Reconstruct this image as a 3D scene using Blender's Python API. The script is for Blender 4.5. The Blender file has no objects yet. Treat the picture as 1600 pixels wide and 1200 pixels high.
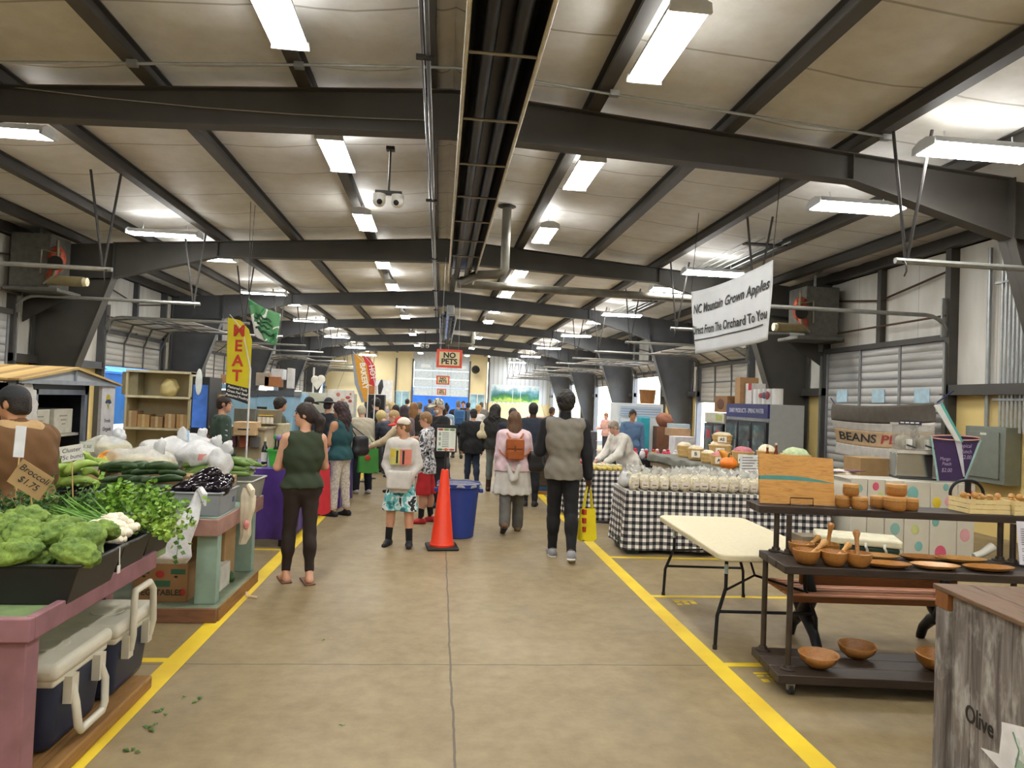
import bpy, math, random
import numpy as np
from mathutils import Vector, Matrix, Euler
SC = bpy.context.scene; COL = SC.collection
PI = math.pi; RAD = math.radians
rnd = random.Random(11)
def U(a, b): return rnd.uniform(a, b)

# ------------------------------------------------------------------ camera
CAM_R = Vector((0.99396339, -0.10216927, 0.03997773)); CAM_D = Vector((0.04222133, 0.01989136, -0.99891025)); CAM_F = Vector((0.10126272, 0.99456813, 0.02408501))
EYE = Vector((0, 0, 1.8)); FPX = 1100.0
cam = bpy.data.objects.new('camera', bpy.data.cameras.new('camera')); COL.objects.link(cam)
cam.data.sensor_width = 36; cam.data.lens = FPX/1600*36; cam.data.clip_start = .05; cam.data.clip_end = 400
cam.matrix_world = Matrix(((CAM_R.x, -CAM_D.x, -CAM_F.x, EYE.x), (CAM_R.y, -CAM_D.y, -CAM_F.y, EYE.y), (CAM_R.z, -CAM_D.z, -CAM_F.z, EYE.z), (0, 0, 0, 1)))
SC.camera = cam
def _ray(px, py): return CAM_F*FPX + CAM_R*(px-800) + CAM_D*(py-600)
def at(px, py, Y):
    r = _ray(px, py); return EYE + r*(Y/r.y)
def atz(px, py, z=0.):
    r = _ray(px, py); return EYE + r*((z-1.8)/r.z)

# ------------------------------------------------------------------ mesh builder
class MB:
    def __init__(s): s.v = []; s.f = []; s.m = []; s.uv = {}; s.M = Matrix(); s.mi = 0
    def add(s, vs, fs, uvs=None):
        b = len(s.v); M = s.M
        s.v += [tuple(M @ Vector(p)) for p in vs]
        if uvs:
            for i, t in enumerate(uvs): s.uv[b+i] = t
        s.f += [tuple(i+b for i in f) for f in fs]; s.m += [s.mi]*len(fs); return s
    def box(s, x0, x1, y0, y1, z0, z1):
        vs = [(x, y, z) for z in (z0, z1) for y in (y0, y1) for x in (x0, x1)]
        return s.add(vs, [(0, 2, 3, 1), (4, 5, 7, 6), (0, 1, 5, 4), (2, 6, 7, 3), (0, 4, 6, 2), (1, 3, 7, 5)])
    def cbox(s, c, d): return s.box(c[0]-d[0]/2, c[0]+d[0]/2, c[1]-d[1]/2, c[1]+d[1]/2, c[2]-d[2]/2, c[2]+d[2]/2)
    def frustum(s, c, b, t, z0, z1, n=4):            # rectangular frustum, b/t = (w,d) bottom/top
        vs = [(c[0]+sx*w/2, c[1]+sy*d/2, z) for (w, d), z in ((b, z0), (t, z1)) for sx, sy in ((-1, -1), (1, -1), (1, 1), (-1, 1))]
        return s.add(vs, [(3, 2, 1, 0), (4, 5, 6, 7)]+[(i, (i+1) % 4, 4+(i+1) % 4, 4+i) for i in range(4)])
    def tray(s, c, b, t, z0, z1, th=.008, rim=.015):  # open frustum tub with rim
        def rect(w, d, z): return [(c[0]+sx*w/2, c[1]+sy*d/2, z) for sx, sy in ((-1, -1), (1, -1), (1, 1), (-1, 1))]
        rs = [rect(b[0], b[1], z0), rect(t[0], t[1], z1-rim), rect(t[0]+2*rim, t[1]+2*rim, z1-rim), rect(t[0]+2*rim, t[1]+2*rim, z1), rect(t[0]-2*th, t[1]-2*th, z1), rect(b[0]-2*th, b[1]-2*th, z0+th)]
        vs = [p for r in rs for p in r]; fs = [(3, 2, 1, 0)]
        for k in range(5): fs += [(k*4+i, k*4+(i+1) % 4, k*4+4+(i+1) % 4, k*4+4+i) for i in range(4)]
        fs.append((20, 21, 22, 23)); return s.add(vs, fs)
    def tube(s, pts, r, n=8, cap=True):
        pts = [Vector(p) for p in pts]; N = len(pts); rr = r if isinstance(r, (list, tuple)) else [r]*N
        vs = []; fs = []; prev = None
        for i, p in enumerate(pts):
            t = (pts[min(i+1, N-1)]-pts[max(i-1, 0)])
            if t.length < 1e-9: t = Vector((0, 0, 1))
            t.normalize()
            if prev is None:
                a = Vector((0, 0, 1)) if abs(t.z) < .9 else Vector((1, 0, 0)); u = t.cross(a).normalized()
            else:
                u = prev - t*prev.dot(t); u = u.normalized() if u.length > 1e-6 else t.orthogonal().normalized()
            prev = u; w = t.cross(u)
            for k in range(n):
                a = 2*PI*k/n; vs.append(p+(u*math.cos(a)+w*math.sin(a))*rr[i])
        for i in range(N-1):
            for k in range(n): fs.append((i*n+k, i*n+(k+1) % n, (i+1)*n+(k+1) % n, (i+1)*n+k))
        if cap: fs += [tuple(range(n-1, -1, -1)), tuple((N-1)*n+k for k in range(n))]
        return s.add(vs, fs)
    def cyl(s, c, r, z0, z1, n=16, r1=None):
        return s.tube([(c[0], c[1], z0), (c[0], c[1], z1)], [r, r if r1 is None else r1], n)
    def lathe(s, prof, n=20, c=(0, 0, 0), sx=1, sy=1):  # prof [(r,z)]
        vs = []; fs = []
        for r, z in prof:
            for k in range(n):
                a = 2*PI*k/n; vs.append((c[0]+r*math.cos(a)*sx, c[1]+r*math.sin(a)*sy, c[2]+z))
        m = len(prof)
        for i in range(m-1):
            for k in range(n): fs.append((i*n+k, i*n+(k+1) % n, (i+1)*n+(k+1) % n, (i+1)*n+k))
        if prof[0][0] > 1e-6: fs.append(tuple(range(n-1, -1, -1)))
        if prof[-1][0] > 1e-6: fs.append(tuple((m-1)*n+k for k in range(n)))
        return s.add(vs, fs)
    def ell(s, c, r, n=14, m=8, fn=None):
        r = r if isinstance(r, (tuple, list)) else (r, r, r); vs = []; fs = []
        for i in range(m+1):
            th = PI*i/m
            for k in range(n):
                a = 2*PI*k/n; d = Vector((math.sin(th)*math.cos(a), math.sin(th)*math.sin(a), -math.cos(th))); q = fn(d) if fn else 1
                vs.append((c[0]+d.x*r[0]*q, c[1]+d.y*r[1]*q, c[2]+d.z*r[2]*q))
        for i in range(m):
            for k in range(n): fs.append((i*n+k, i*n+(k+1) % n, (i+1)*n+(k+1) % n, (i+1)*n+k))
        return s.add(vs, fs)
    def prism(s, poly, axis, a, b):   # poly 2d in the other two axes (cyclic order), extruded along axis
        def P(u, v, t): return {'x': (t, u, v), 'y': (u, t, v), 'z': (u, v, t)}[axis]
        n = len(poly); vs = [P(u, v, a) for u, v in poly]+[P(u, v, b) for u, v in poly]
        fs = [tuple(range(n)), tuple(range(2*n-1, n-1, -1))]+[(i, n+i, n+(i+1) % n, (i+1) % n) for i in range(n)]
        return s.add(vs, fs)
    def grid(s, fn, nu, nv, uv=None):
        vs = []; uvs = []; fs = []
        for j in range(nv+1):
            for i in range(nu+1):
                u, v = i/nu, j/nv; vs.append(fn(u, v)); uvs.append(uv(u, v) if uv else (u, v))
        w = nu+1
        for j in range(nv):
            for i in range(nu): fs.append((j*w+i, j*w+i+1, (j+1)*w+i+1, (j+1)*w+i))
        return s.add(vs, fs, uvs)
    def build(s, name, mat, parent=None, bevel=0, loc=None, rz=0, angle=38, solid=0, seg=2, weld=False):
        me = bpy.data.meshes.new(name); me.from_pydata(s.v, [], s.f)
        for mm in (mat if isinstance(mat, (list, tuple)) else [mat]): me.materials.append(mm)
        if any(s.m): me.polygons.foreach_set('material_index', s.m)
        if s.uv:
            ul = me.uv_layers.new(name='UV'); arr = []
            for l in me.loops: arr += s.uv.get(l.vertex_index, (0, 0))
            ul.data.foreach_set('uv', arr)
        import bmesh
        if weld or not s.uv:
            bm = bmesh.new(); bm.from_mesh(me)
            if weld: bmesh.ops.remove_doubles(bm, verts=bm.verts, dist=1e-5)
            if not s.uv: bmesh.ops.recalc_face_normals(bm, faces=bm.faces)
            bm.to_mesh(me); bm.free()
        me.polygons.foreach_set('use_smooth', [True]*len(me.polygons)); me.set_sharp_from_angle(angle=RAD(angle)); me.update()
        o = bpy.data.objects.new(name, me); COL.objects.link(o)
        if parent is not None: o.parent = parent
        if loc is not None: o.location = loc
        if rz: o.rotation_euler = (0, 0, rz)
        if bevel:
            b = o.modifiers.new('b', 'BEVEL'); b.width = bevel; b.segments = seg; b.limit_method = 'ANGLE'; b.angle_limit = RAD(40)
        if solid:
            b = o.modifiers.new('s', 'SOLIDIFY'); b.thickness = solid; b.offset = 0
        return o

def tag(o, label=None, cat=None, group=None, kind=None):
    if label: o['label'] = label
    if cat: o['category'] = cat
    if group: o['group'] = group
    if kind: o['kind'] = kind
    return o
def thing(name, label, cat, loc=(0, 0, 0), rz=0, group=None, kind=None):
    o = bpy.data.objects.new(name, None); o.empty_display_size = .1; COL.objects.link(o); o.location = loc; o.rotation_euler = (0, 0, rz)
    return tag(o, label, cat, group, kind)
KIDS = {}
def dup(root, loc=None, rz=None, label=None, group=None, scale=None, rot=None):
    def cp(o, par):
        c = o.copy(); COL.objects.link(c)
        if par is not None: c.parent = par
        for ch in list(o.children): cp(ch, c)
        return c
    r = cp(root, None)
    if loc is not None: r.location = loc
    if rz is not None: r.rotation_euler = (0, 0, rz)
    if rot is not None: r.rotation_euler = rot
    if scale is not None: r.scale = (scale,)*3 if isinstance(scale, (int, float)) else scale
    if label: r['label'] = label
    if group: r['group'] = group
    return r

# ------------------------------------------------------------------ materials (procedural)
def lin(h):
    h = h.lstrip('#'); h = ''.join(x*2 for x in h) if len(h) == 3 else h; c = [int(h[i:i+2], 16)/255 for i in (0, 2, 4)]
    return tuple(x/12.92 if x <= .04045 else ((x+.055)/1.055)**2.4 for x in c)+(1,)
_mc = {}
class NT:
    def __init__(s, name):
        s.m = bpy.data.materials.new(name); s.m.use_nodes = True; s.t = s.m.node_tree; s.b = s.t.nodes['Principled BSDF']; s.tc = None
    def n(s, typ, **kw):
        nd = s.t.nodes.new(typ)
        for k, v in kw.items():
            if k in nd.inputs: nd.inputs[k].default_value = v
            else: setattr(nd, k, v)
        return nd
    def l(s, a, b): s.t.links.new(a, b)
    def co(s, which='Object', scale=(1, 1, 1), rot=(0, 0, 0), loc=(0, 0, 0)):
        if not s.tc: s.tc = s.n('ShaderNodeTexCoord')
        mp = s.n('ShaderNodeMapping'); mp.inputs['Scale'].default_value = scale; mp.inputs['Rotation'].default_value = rot; mp.inputs['Location'].default_value = loc
        s.l(s.tc.outputs[which], mp.inputs[0]); return mp.outputs[0]
    def noise(s, vec, scale=5., detail=3., rough=.5, dist=0.):
        x = s.n('ShaderNodeTexNoise'); x.inputs['Scale'].default_value = scale; x.inputs['Detail'].default_value = detail; x.inputs['Roughness'].default_value = rough; x.inputs['Distortion'].default_value = dist
        if vec is not None: s.l(vec, x.inputs['Vector'])
        return x.outputs['Fac']
    def ramp(s, fac, stops, interp='LINEAR'):
        r = s.n('ShaderNodeValToRGB'); r.color_ramp.interpolation = interp; e = r.color_ramp.elements
        while len(e) < len(stops): e.new(.5)
        for el, (p, c) in zip(e, stops): el.position = p; el.color = lin(c) if isinstance(c, str) else c
        s.l(fac, r.inputs[0]); return r.outputs[0]
    def mix(s, fac, a, b, mode='MIX'):
        x = s.n('ShaderNodeMix', data_type='RGBA', blend_type=mode)
        for v, i in ((fac, 0), (a, 6), (b, 7)):
            if isinstance(v, (int, float)): x.inputs[i].default_value = v
            elif isinstance(v, str): x.inputs[i].default_value = lin(v)
            elif isinstance(v, tuple): x.inputs[i].default_value = v
            else: s.l(v, x.inputs[i])
        return x.outputs[2]
    def math(s, op, a, b=0., c=None):
        x = s.n('ShaderNodeMath', operation=op)
        for i, v in enumerate((a, b) if c is None else (a, b, c)):
            if isinstance(v, (int, float)): x.inputs[i].default_value = v
            else: s.l(v, x.inputs[i])
        return x.outputs[0]
    def bump(s, h, strength=.3, dist=.01):
        x = s.n('ShaderNodeBump'); x.inputs['Strength'].default_value = strength; x.inputs['Distance'].default_value = dist
        s.l(h, x.inputs['Height']); s.l(x.outputs[0], s.b.inputs['Normal'])
    def col(s, c): s.l(c, s.b.inputs['Base Color'])
    def set(s, **kw):
        for k, v in kw.items(): s.b.inputs[k.replace('_', ' ')].default_value = v
        return s
def M(hexc, rough=.6, metal=0., var=.12, scale=9., bump=0., name=None, alpha=1., trans=0., spec=None, bscale=None):
    key = (hexc, rough, metal, var, scale, bump, alpha, trans, spec, bscale)
    if key in _mc: return _mc[key]
    t = NT(name or 'surface'); c = lin(hexc)
    nz = t.noise(t.co(), scale, 4.)
    dk = tuple(x*(1-var) for x in c[:3])+(1,); lt = tuple(min(1, x*(1+var)) for x in c[:3])+(1,)
    t.col(t.ramp(nz, [(.3, dk), (.7, lt)])); t.set(Roughness=rough, Metallic=metal)
    if spec is not None: t.b.inputs['Specular IOR Level'].default_value = spec
    if bump: t.bump(nz if bscale is None else t.noise(t.co(), bscale, 3.), bump, .01)
    if alpha < 1: t.b.inputs['Alpha'].default_value = alpha
    if trans: t.b.inputs['Transmission Weight'].default_value = trans
    _mc[key] = t.m; return t.m
def EMIT(hexc, strength, name='glow'):
    key = ('E', hexc, strength)
    if key in _mc: return _mc[key]
    t = NT(name); t.set(Roughness=.5); t.b.inputs['Base Color'].default_value = lin(hexc); t.b.inputs['Emission Color'].default_value = lin(hexc); t.b.inputs['Emission Strength'].default_value = strength
    _mc[key] = t.m; return t.m
def WOOD(a, b, axis=0, scale=6., rough=.55, name='wood', stretch=12., dist=1.5, bump=.1):
    key = ('W', a, b, axis, scale, rough, stretch, dist)
    if key in _mc: return _mc[key]
    t = NT(name); sc = [stretch*.5]*3; sc[axis] = .6
    n1 = t.noise(t.co(scale=tuple(sc)), scale*.5, 5., .6, dist); n2 = t.noise(t.co(), 2.5, 3.)
    c = t.ramp(n1, [(.28, b), (.5, a), (.72, b)]); t.col(t.mix(t.math('MULTIPLY', n2, .45), c, lin(b))); t.set(Roughness=rough); t.bump(n1, bump, .004)
    _mc[key] = t.m; return t.m
def GINGHAM(n, name='gingham', a='#f2f0ea', b='#17171a'):
    key = ('G', n, a, b)
    if key in _mc: return _mc[key]
    t = NT(name); s = t.n('ShaderNodeSeparateXYZ'); t.l(t.co('UV', (n, n, 1)), s.inputs[0])
    q = [t.math('GREATER_THAN', t.math('FRACT', s.outputs[i]), .5) for i in (0, 1)]
    f = t.math('MULTIPLY', t.math('ADD', q[0], q[1]), .5)
    t.col(t.ramp(f, [(0, a), (.25, '#77767a'), (.75, b)], 'CONSTANT')); t.set(Roughness=.85); _mc[key] = t.m; return t.m
def STRIPE(cols, axis=0, period=.2, name='striped', rough=.7, coord='Object'):
    key = ('S', tuple(cols), axis, period, coord)
    if key in _mc: return _mc[key]
    t = NT(name); s = t.n('ShaderNodeSeparateXYZ'); t.l(t.co(coord, (1/period,)*3), s.inputs[0])
    k = len(cols); t.col(t.ramp(t.math('FRACT', s.outputs[axis]), [(i/k, c) for i, c in enumerate(cols)], 'CONSTANT')); t.set(Roughness=rough); _mc[key] = t.m; return t.m
def CAMO(cols, scale=8., name='camouflage', rough=.8):
    key = ('C', tuple(cols), scale)
    if key in _mc: return _mc[key]
    t = NT(name); k = len(cols); nz = t.noise(t.co(), scale, 2., .5, .6)
    t.col(t.ramp(nz, [((0 if i == 0 else .38+.3*(i-1)/max(1, k-2+1)), c) for i, c in enumerate(cols)], 'CONSTANT')); t.set(Roughness=rough); _mc[key] = t.m; return t.m

# ------------------------------------------------------------------ lettering
def text(body, size, mat, parent, loc, rot=(0, 0, 0), name='lettering', ext=.0015, align='CENTER', bold=0., warp=None, sx=1., space=1., shear=0., line=1.):
    cu = bpy.data.curves.new('t', 'FONT'); cu.body = body; cu.size = size; cu.extrude = ext; cu.align_x = align; cu.align_y = 'CENTER'; cu.offset = bold; cu.space_character = space; cu.resolution_u = 3; cu.shear = shear; cu.space_line = line
    to = bpy.data.objects.new('t', cu); COL.objects.link(to)
    me = bpy.data.meshes.new_from_object(to.evaluated_get(bpy.context.evaluated_depsgraph_get())); bpy.data.objects.remove(to); bpy.data.curves.remove(cu)
    me.materials.clear(); me.materials.append(mat)
    R_ = Euler(rot).to_matrix().to_4x4(); R_.translation = Vector(loc)
    for v in me.vertices:
        p = Vector((v.co.x*sx, v.co.y, v.co.z)); p = R_ @ p
        v.co = warp(p) if warp else p
    o = bpy.data.objects.new(name, me); COL.objects.link(o); o.parent = parent; return o
FACE_CAM = (PI/2, 0, 0)     # text upright, read from -Y
FACE_PX = (PI/2, 0, PI/2)   # read from +X side
FACE_NX = (PI/2, 0, -PI/2)  # read from -X side

# ------------------------------------------------------------------ signed distance bodies -> one continuous surface
class Sdf:
    def __init__(s, res=.012, k=.03): s.res = res; s.k = k; s.p = []
    def cap(s, a, b, ra, rb=None, sc=None, k=None, op=0, rot=None): s.p.append(('c', np.array(a, float), np.array(b, float), ra, ra if rb is None else rb, sc, s.k if k is None else k, op, rot)); return s
    def ell(s, c, r, rot=None, k=None, op=0):
        r = (r, r, r) if isinstance(r, (int, float)) else r
        s.p.append(('e', np.array(c, float), np.array(r, float), None if rot is None else np.array(Euler(rot).to_matrix()), s.k if k is None else k, op)); return s
    def bx(s, c, h, rd=.01, rot=None, k=None, op=0): s.p.append(('b', np.array(c, float), np.array(h, float), rd, None if rot is None else np.array(Euler(rot).to_matrix()), s.k if k is None else k, op)); return s
    def cut(s, pt, nrm): s.p.append(('p', np.array(pt, float), np.array(nrm, float)/np.linalg.norm(nrm))); return s
    def arrays(s, disp=None):
        lo = np.full(3, 1e9); hi = -lo
        for q in s.p:
            if q[0] == 'p' or q[-2 if q[0] == 'c' else -1] in (1, 2): continue
            if q[0] == 'c':
                m = max(q[3], q[4])*(max(q[5]) if q[5] else 1)
                for e in (q[1], q[2]): lo = np.minimum(lo, e-m); hi = np.maximum(hi, e+m)
            else:
                m = np.linalg.norm(q[2]) if q[3 if q[0] == 'e' else 4] is not None else q[2]+(q[3] if q[0] == 'b' else 0)
                lo = np.minimum(lo, q[1]-m); hi = np.maximum(hi, q[1]+m)
        lo -= 3*s.res; hi += 3*s.res; n = np.ceil((hi-lo)/s.res).astype(int)+1
        ax = [lo[i]+np.arange(n[i])*s.res for i in range(3)]
        D = np.full(n, 1.0, np.float32)
        for q in s.p:
            if q[0] == 'p':
                X, Y, Z = np.meshgrid(*ax, indexing='ij', sparse=True)
                D = np.maximum(D, (X-q[1][0])*q[2][0]+(Y-q[1][1])*q[2][1]+(Z-q[1][2])*q[2][2]).astype(np.float32); continue
            if q[0] == 'c': m = max(q[3], q[4])*(max(q[5]) if q[5] else 1); a = np.minimum(q[1], q[2])-m; b = np.maximum(q[1], q[2])+m; k, op = q[6], q[7]
            else:
                m = np.linalg.norm(q[2])+(q[3] if q[0] == 'b' else 0) if q[3 if q[0] == 'e' else 4] is not None else q[2]+(q[3] if q[0] == 'b' else 0); a = q[1]-m; b = q[1]+m; k, op = q[-2], q[-1]
            mg = k+3*s.res; i0 = np.maximum(0, np.floor((a-mg-lo)/s.res).astype(int)); i1 = np.minimum(n, np.ceil((b+mg-lo)/s.res).astype(int)+1)
            if (i1 <= i0).any(): continue
            sl = tuple(slice(i0[i], i1[i]) for i in range(3))
            P = np.stack(np.meshgrid(*[ax[i][sl[i]] for i in range(3)], indexing='ij'), -1)
            if q[0] == 'c':
                p = P-q[1]; ab = q[2]-q[1]; f = 1.
                if q[8] is not None: Rm = np.array(Euler(q[8]).to_matrix()); p = p @ Rm; ab = ab @ Rm
                if q[5]: sv = np.array(q[5]); p = p/sv; ab = ab/sv; f = min(q[5])
                t = np.clip((p @ ab)/max(1e-9, ab @ ab), 0, 1); d = (np.linalg.norm(p-t[..., None]*ab, axis=-1)-(q[3]+t*(q[4]-q[3])))*f
            elif q[0] == 'e':
                p = P-q[1]
                if q[3] is not None: p = p @ q[3]
                k0 = np.linalg.norm(p/q[2], axis=-1); k1 = np.linalg.norm(p/q[2]**2, axis=-1); d = k0*(k0-1)/np.maximum(k1, 1e-6)
            else:
                p = P-q[1]
                if q[4] is not None: p = p @ q[4]
                w = np.abs(p)-q[2]; d = np.linalg.norm(np.maximum(w, 0), axis=-1)+np.minimum(w.max(-1), 0)-q[3]
            o = D[sl]
            if op == 0: h = np.maximum(k-np.abs(o-d), 0)/max(k, 1e-6); D[sl] = np.minimum(o, d)-h*h*k*.25
            elif op == 1: D[sl] = np.maximum(o, -d)
        if disp is not None:
            X, Y, Z = np.meshgrid(*ax, indexing='ij', sparse=True); D = D+disp(X, Y, Z).astype(np.float32)
        # surface nets
        S = D < 0; nx, ny, nz = n
        c = np.zeros((nx-1, ny-1, nz-1), np.uint8); off = [(i, j, k) for i in (0, 1) for j in (0, 1) for k in (0, 1)]
        for i, j, k in off: c += S[i:nx-1+i, j:ny-1+j, k:nz-1+k]
        act = (c > 0) & (c < 8); I = np.argwhere(act); N = len(I)
        idx = np.full(act.shape, -1, np.int64); idx[act] = np.arange(N)
        val = np.stack([D[I[:, 0]+i, I[:, 1]+j, I[:, 2]+k] for i, j, k in off], 1); offs = np.array(off, float)
        acc = np.zeros((N, 3)); cnt = np.zeros((N, 1))
        for a in range(8):
            for b in range(a+1, 8):
                if np.abs(offs[a]-offs[b]).sum() != 1: continue
                va, vb = val[:, a], val[:, b]; w = (va < 0) != (vb < 0); t = np.where(w, va/np.where(w, va-vb, 1), 0)[:, None]
                acc += np.where(w[:, None], offs[a]+t*(offs[b]-offs[a]), 0); cnt += w[:, None]
        V = lo+(I+acc/np.maximum(cnt, 1))*s.res
        F = []
        for axn in range(3):
            o1, o2 = [(1, 2), (2, 0), (0, 1)][axn]; e = [0, 0, 0]; e[axn] = 1
            A = S[:nx-e[0], :ny-e[1], :nz-e[2]]; B = S[e[0]:, e[1]:, e[2]:]; E_ = np.argwhere(A != B)
            E_ = E_[(E_[:, o1] > 0) & (E_[:, o2] > 0) & (E_[:, o1] < n[o1]-1) & (E_[:, o2] < n[o2]-1)]
            if not len(E_): continue
            d1 = np.zeros(3, int); d1[o1] = 1; d2 = np.zeros(3, int); d2[o2] = 1
            q = [idx[tuple((E_-x).T)] for x in (d1+d2, d2, 0*d1, d1)]; q = np.stack(q, 1)
            fl = A[tuple(E_.T)]; q[~fl] = q[~fl][:, ::-1]; F.append(q)
        F = np.concatenate(F); F = F[(F >= 0).all(1)]
        return V, F
    def build(s, name, mat, parent=None, disp=None, loc=None, colfn=None):
        V, F = s.arrays(disp); me = bpy.data.meshes.new(name); me.vertices.add(len(V)); me.vertices.foreach_set('co', V.astype(np.float32).ravel())
        me.loops.add(F.size); me.loops.foreach_set('vertex_index', F.astype(np.int32).ravel()); me.polygons.add(len(F)); me.polygons.foreach_set('loop_start', np.arange(len(F), dtype=np.int32)*4)
        me.update(calc_edges=True); me.validate(); me.polygons.foreach_set('use_smooth', [True]*len(me.polygons)); me.materials.append(mat)
        o = bpy.data.objects.new(name, me); COL.objects.link(o)
        if parent is not None: o.parent = parent
        if loc is not None: o.location = loc
        return o
# ================================================================== SETTING
XW = 8.6; YB = -7.0; YE = 53.9; BAY = 7.62; FR = [0.52+BAY*k for k in range(-1, 8)]   # frames, last at the end wall
FR = [f for f in FR if f < YE+.2]
def zc(x): return 5.56-.075*abs(x)          # insulation plane
DARK = M('#45423e', .55, .0, .1, 3., name='brown_steel_paint'); GALV = M('#a8abac', .35, .7, .1, name='galvanised'); WHT = M('#e9e9e6', .5, var=.04, name='white_paint'); BLK = M('#17171a', .55, name='black_paint')
SLATE = M('#54565a', .5, .1, .12, 3., name='grey_steel_paint')

t = NT('concrete'); v = t.co(); n1 = t.noise(v, .55, 6., .6); n2 = t.noise(v, 7., 6., .65); n3 = t.noise(t.co(scale=(1, .25, 1)), 1.6, 4., .6)
c = t.ramp(n1, [(.3, '#7a6847'), (.52, '#8d7b58'), (.72, '#9b8a69')]); c = t.mix(.35, c, t.ramp(n2, [(.3, '#5c4d36'), (.7, '#a08f6d')])); c = t.mix(t.ramp(n3, [(.5, (0, 0, 0, 1)), (.75, (.45, .45, .45, 1))]), c, '#6a5c4a')
sp = t.n('ShaderNodeSeparateXYZ'); t.l(v, sp.inputs[0]); wob = t.math('MULTIPLY', t.math('SUBTRACT', t.noise(v, 3., 3.), .5), .03)
def joint(coord, at_, w): return t.math('LESS_THAN', t.math('ABSOLUTE', t.math('ADD', t.math('SUBTRACT', coord, at_), wob)), w)
j = joint(sp.outputs[0], .15, .007)
for yy in (4.82, 14.0, 23.2, 32.3, -4.3): j = t.math('MAXIMUM', j, joint(sp.outputs[1], yy, .006))
for xx in (-5.6, 5.7): j = t.math('MAXIMUM', j, joint(sp.outputs[0], xx, .006))
t.col(t.mix(t.math('MULTIPLY', j, .75), c, '#3b3229')); t.l(t.ramp(n1, [(.3, (.62,)*3+(1,)), (.7, (.45,)*3+(1,))]), t.b.inputs['Roughness']); t.bump(n2, .05, .004); CONC = t.m
m = MB(); m.box(-XW-.1, XW+.1, YB-.1, YE+.1, -.15, 0); floor = tag(m.build('floor', CONC), 'brown-grey concrete floor with saw-cut joints', 'floor', kind='structure')

t = NT('yellow_floor_paint'); v = t.co(); n1 = t.noise(v, 14., 5., .7); n2 = t.noise(v, 2., 3.)
t.col(t.mix(t.ramp(t.math('ADD', n1, t.math('MULTIPLY', n2, .25)), [(.36, (1, 1, 1, 1)), (.46, (0, 0, 0, 1))]), t.ramp(n2, [(.3, '#d3b01f'), (.7, '#e8cc2c')]), '#8d7d55')); t.set(Roughness=.6); YEL = t.m
def line(x0, x1, y0, y1):
    m = MB(); m.box(x0, x1, y0, y1, 0, .0025); return m.build('yellow_line', YEL, floor)
for s, xx in ((1, 1.95), (-1, -1.72)):
    line(xx, xx+.135, -3, 34)
for yy in (4.79, 8.17, 11.6, 15., 18.4): line(2.085, 5.6, yy, yy+.07)
line(2.085, 5.6, 6.52, 6.59)
for yy in (1.4, 4.85, 8.25, 11.7, 15.1): line(-5.3, -1.72, yy, yy+.075)
for q, (bx, by) in enumerate(((2.22, 4.52), (2.24, 6.27))):       # stencilled stall number
    m = MB()
    for i in range(3): m.box(bx+i*.075, bx+i*.075+.05, by+.02*i, by+.05+.02*i, 0, .002); m.box(bx+i*.075, bx+i*.075+.05, by+.09, by+.12, 0, .002)
    m.box(bx, bx+.2, by+.14, by+.165, 0, .002); m.build('stencil_mark', YEL, floor)

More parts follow.
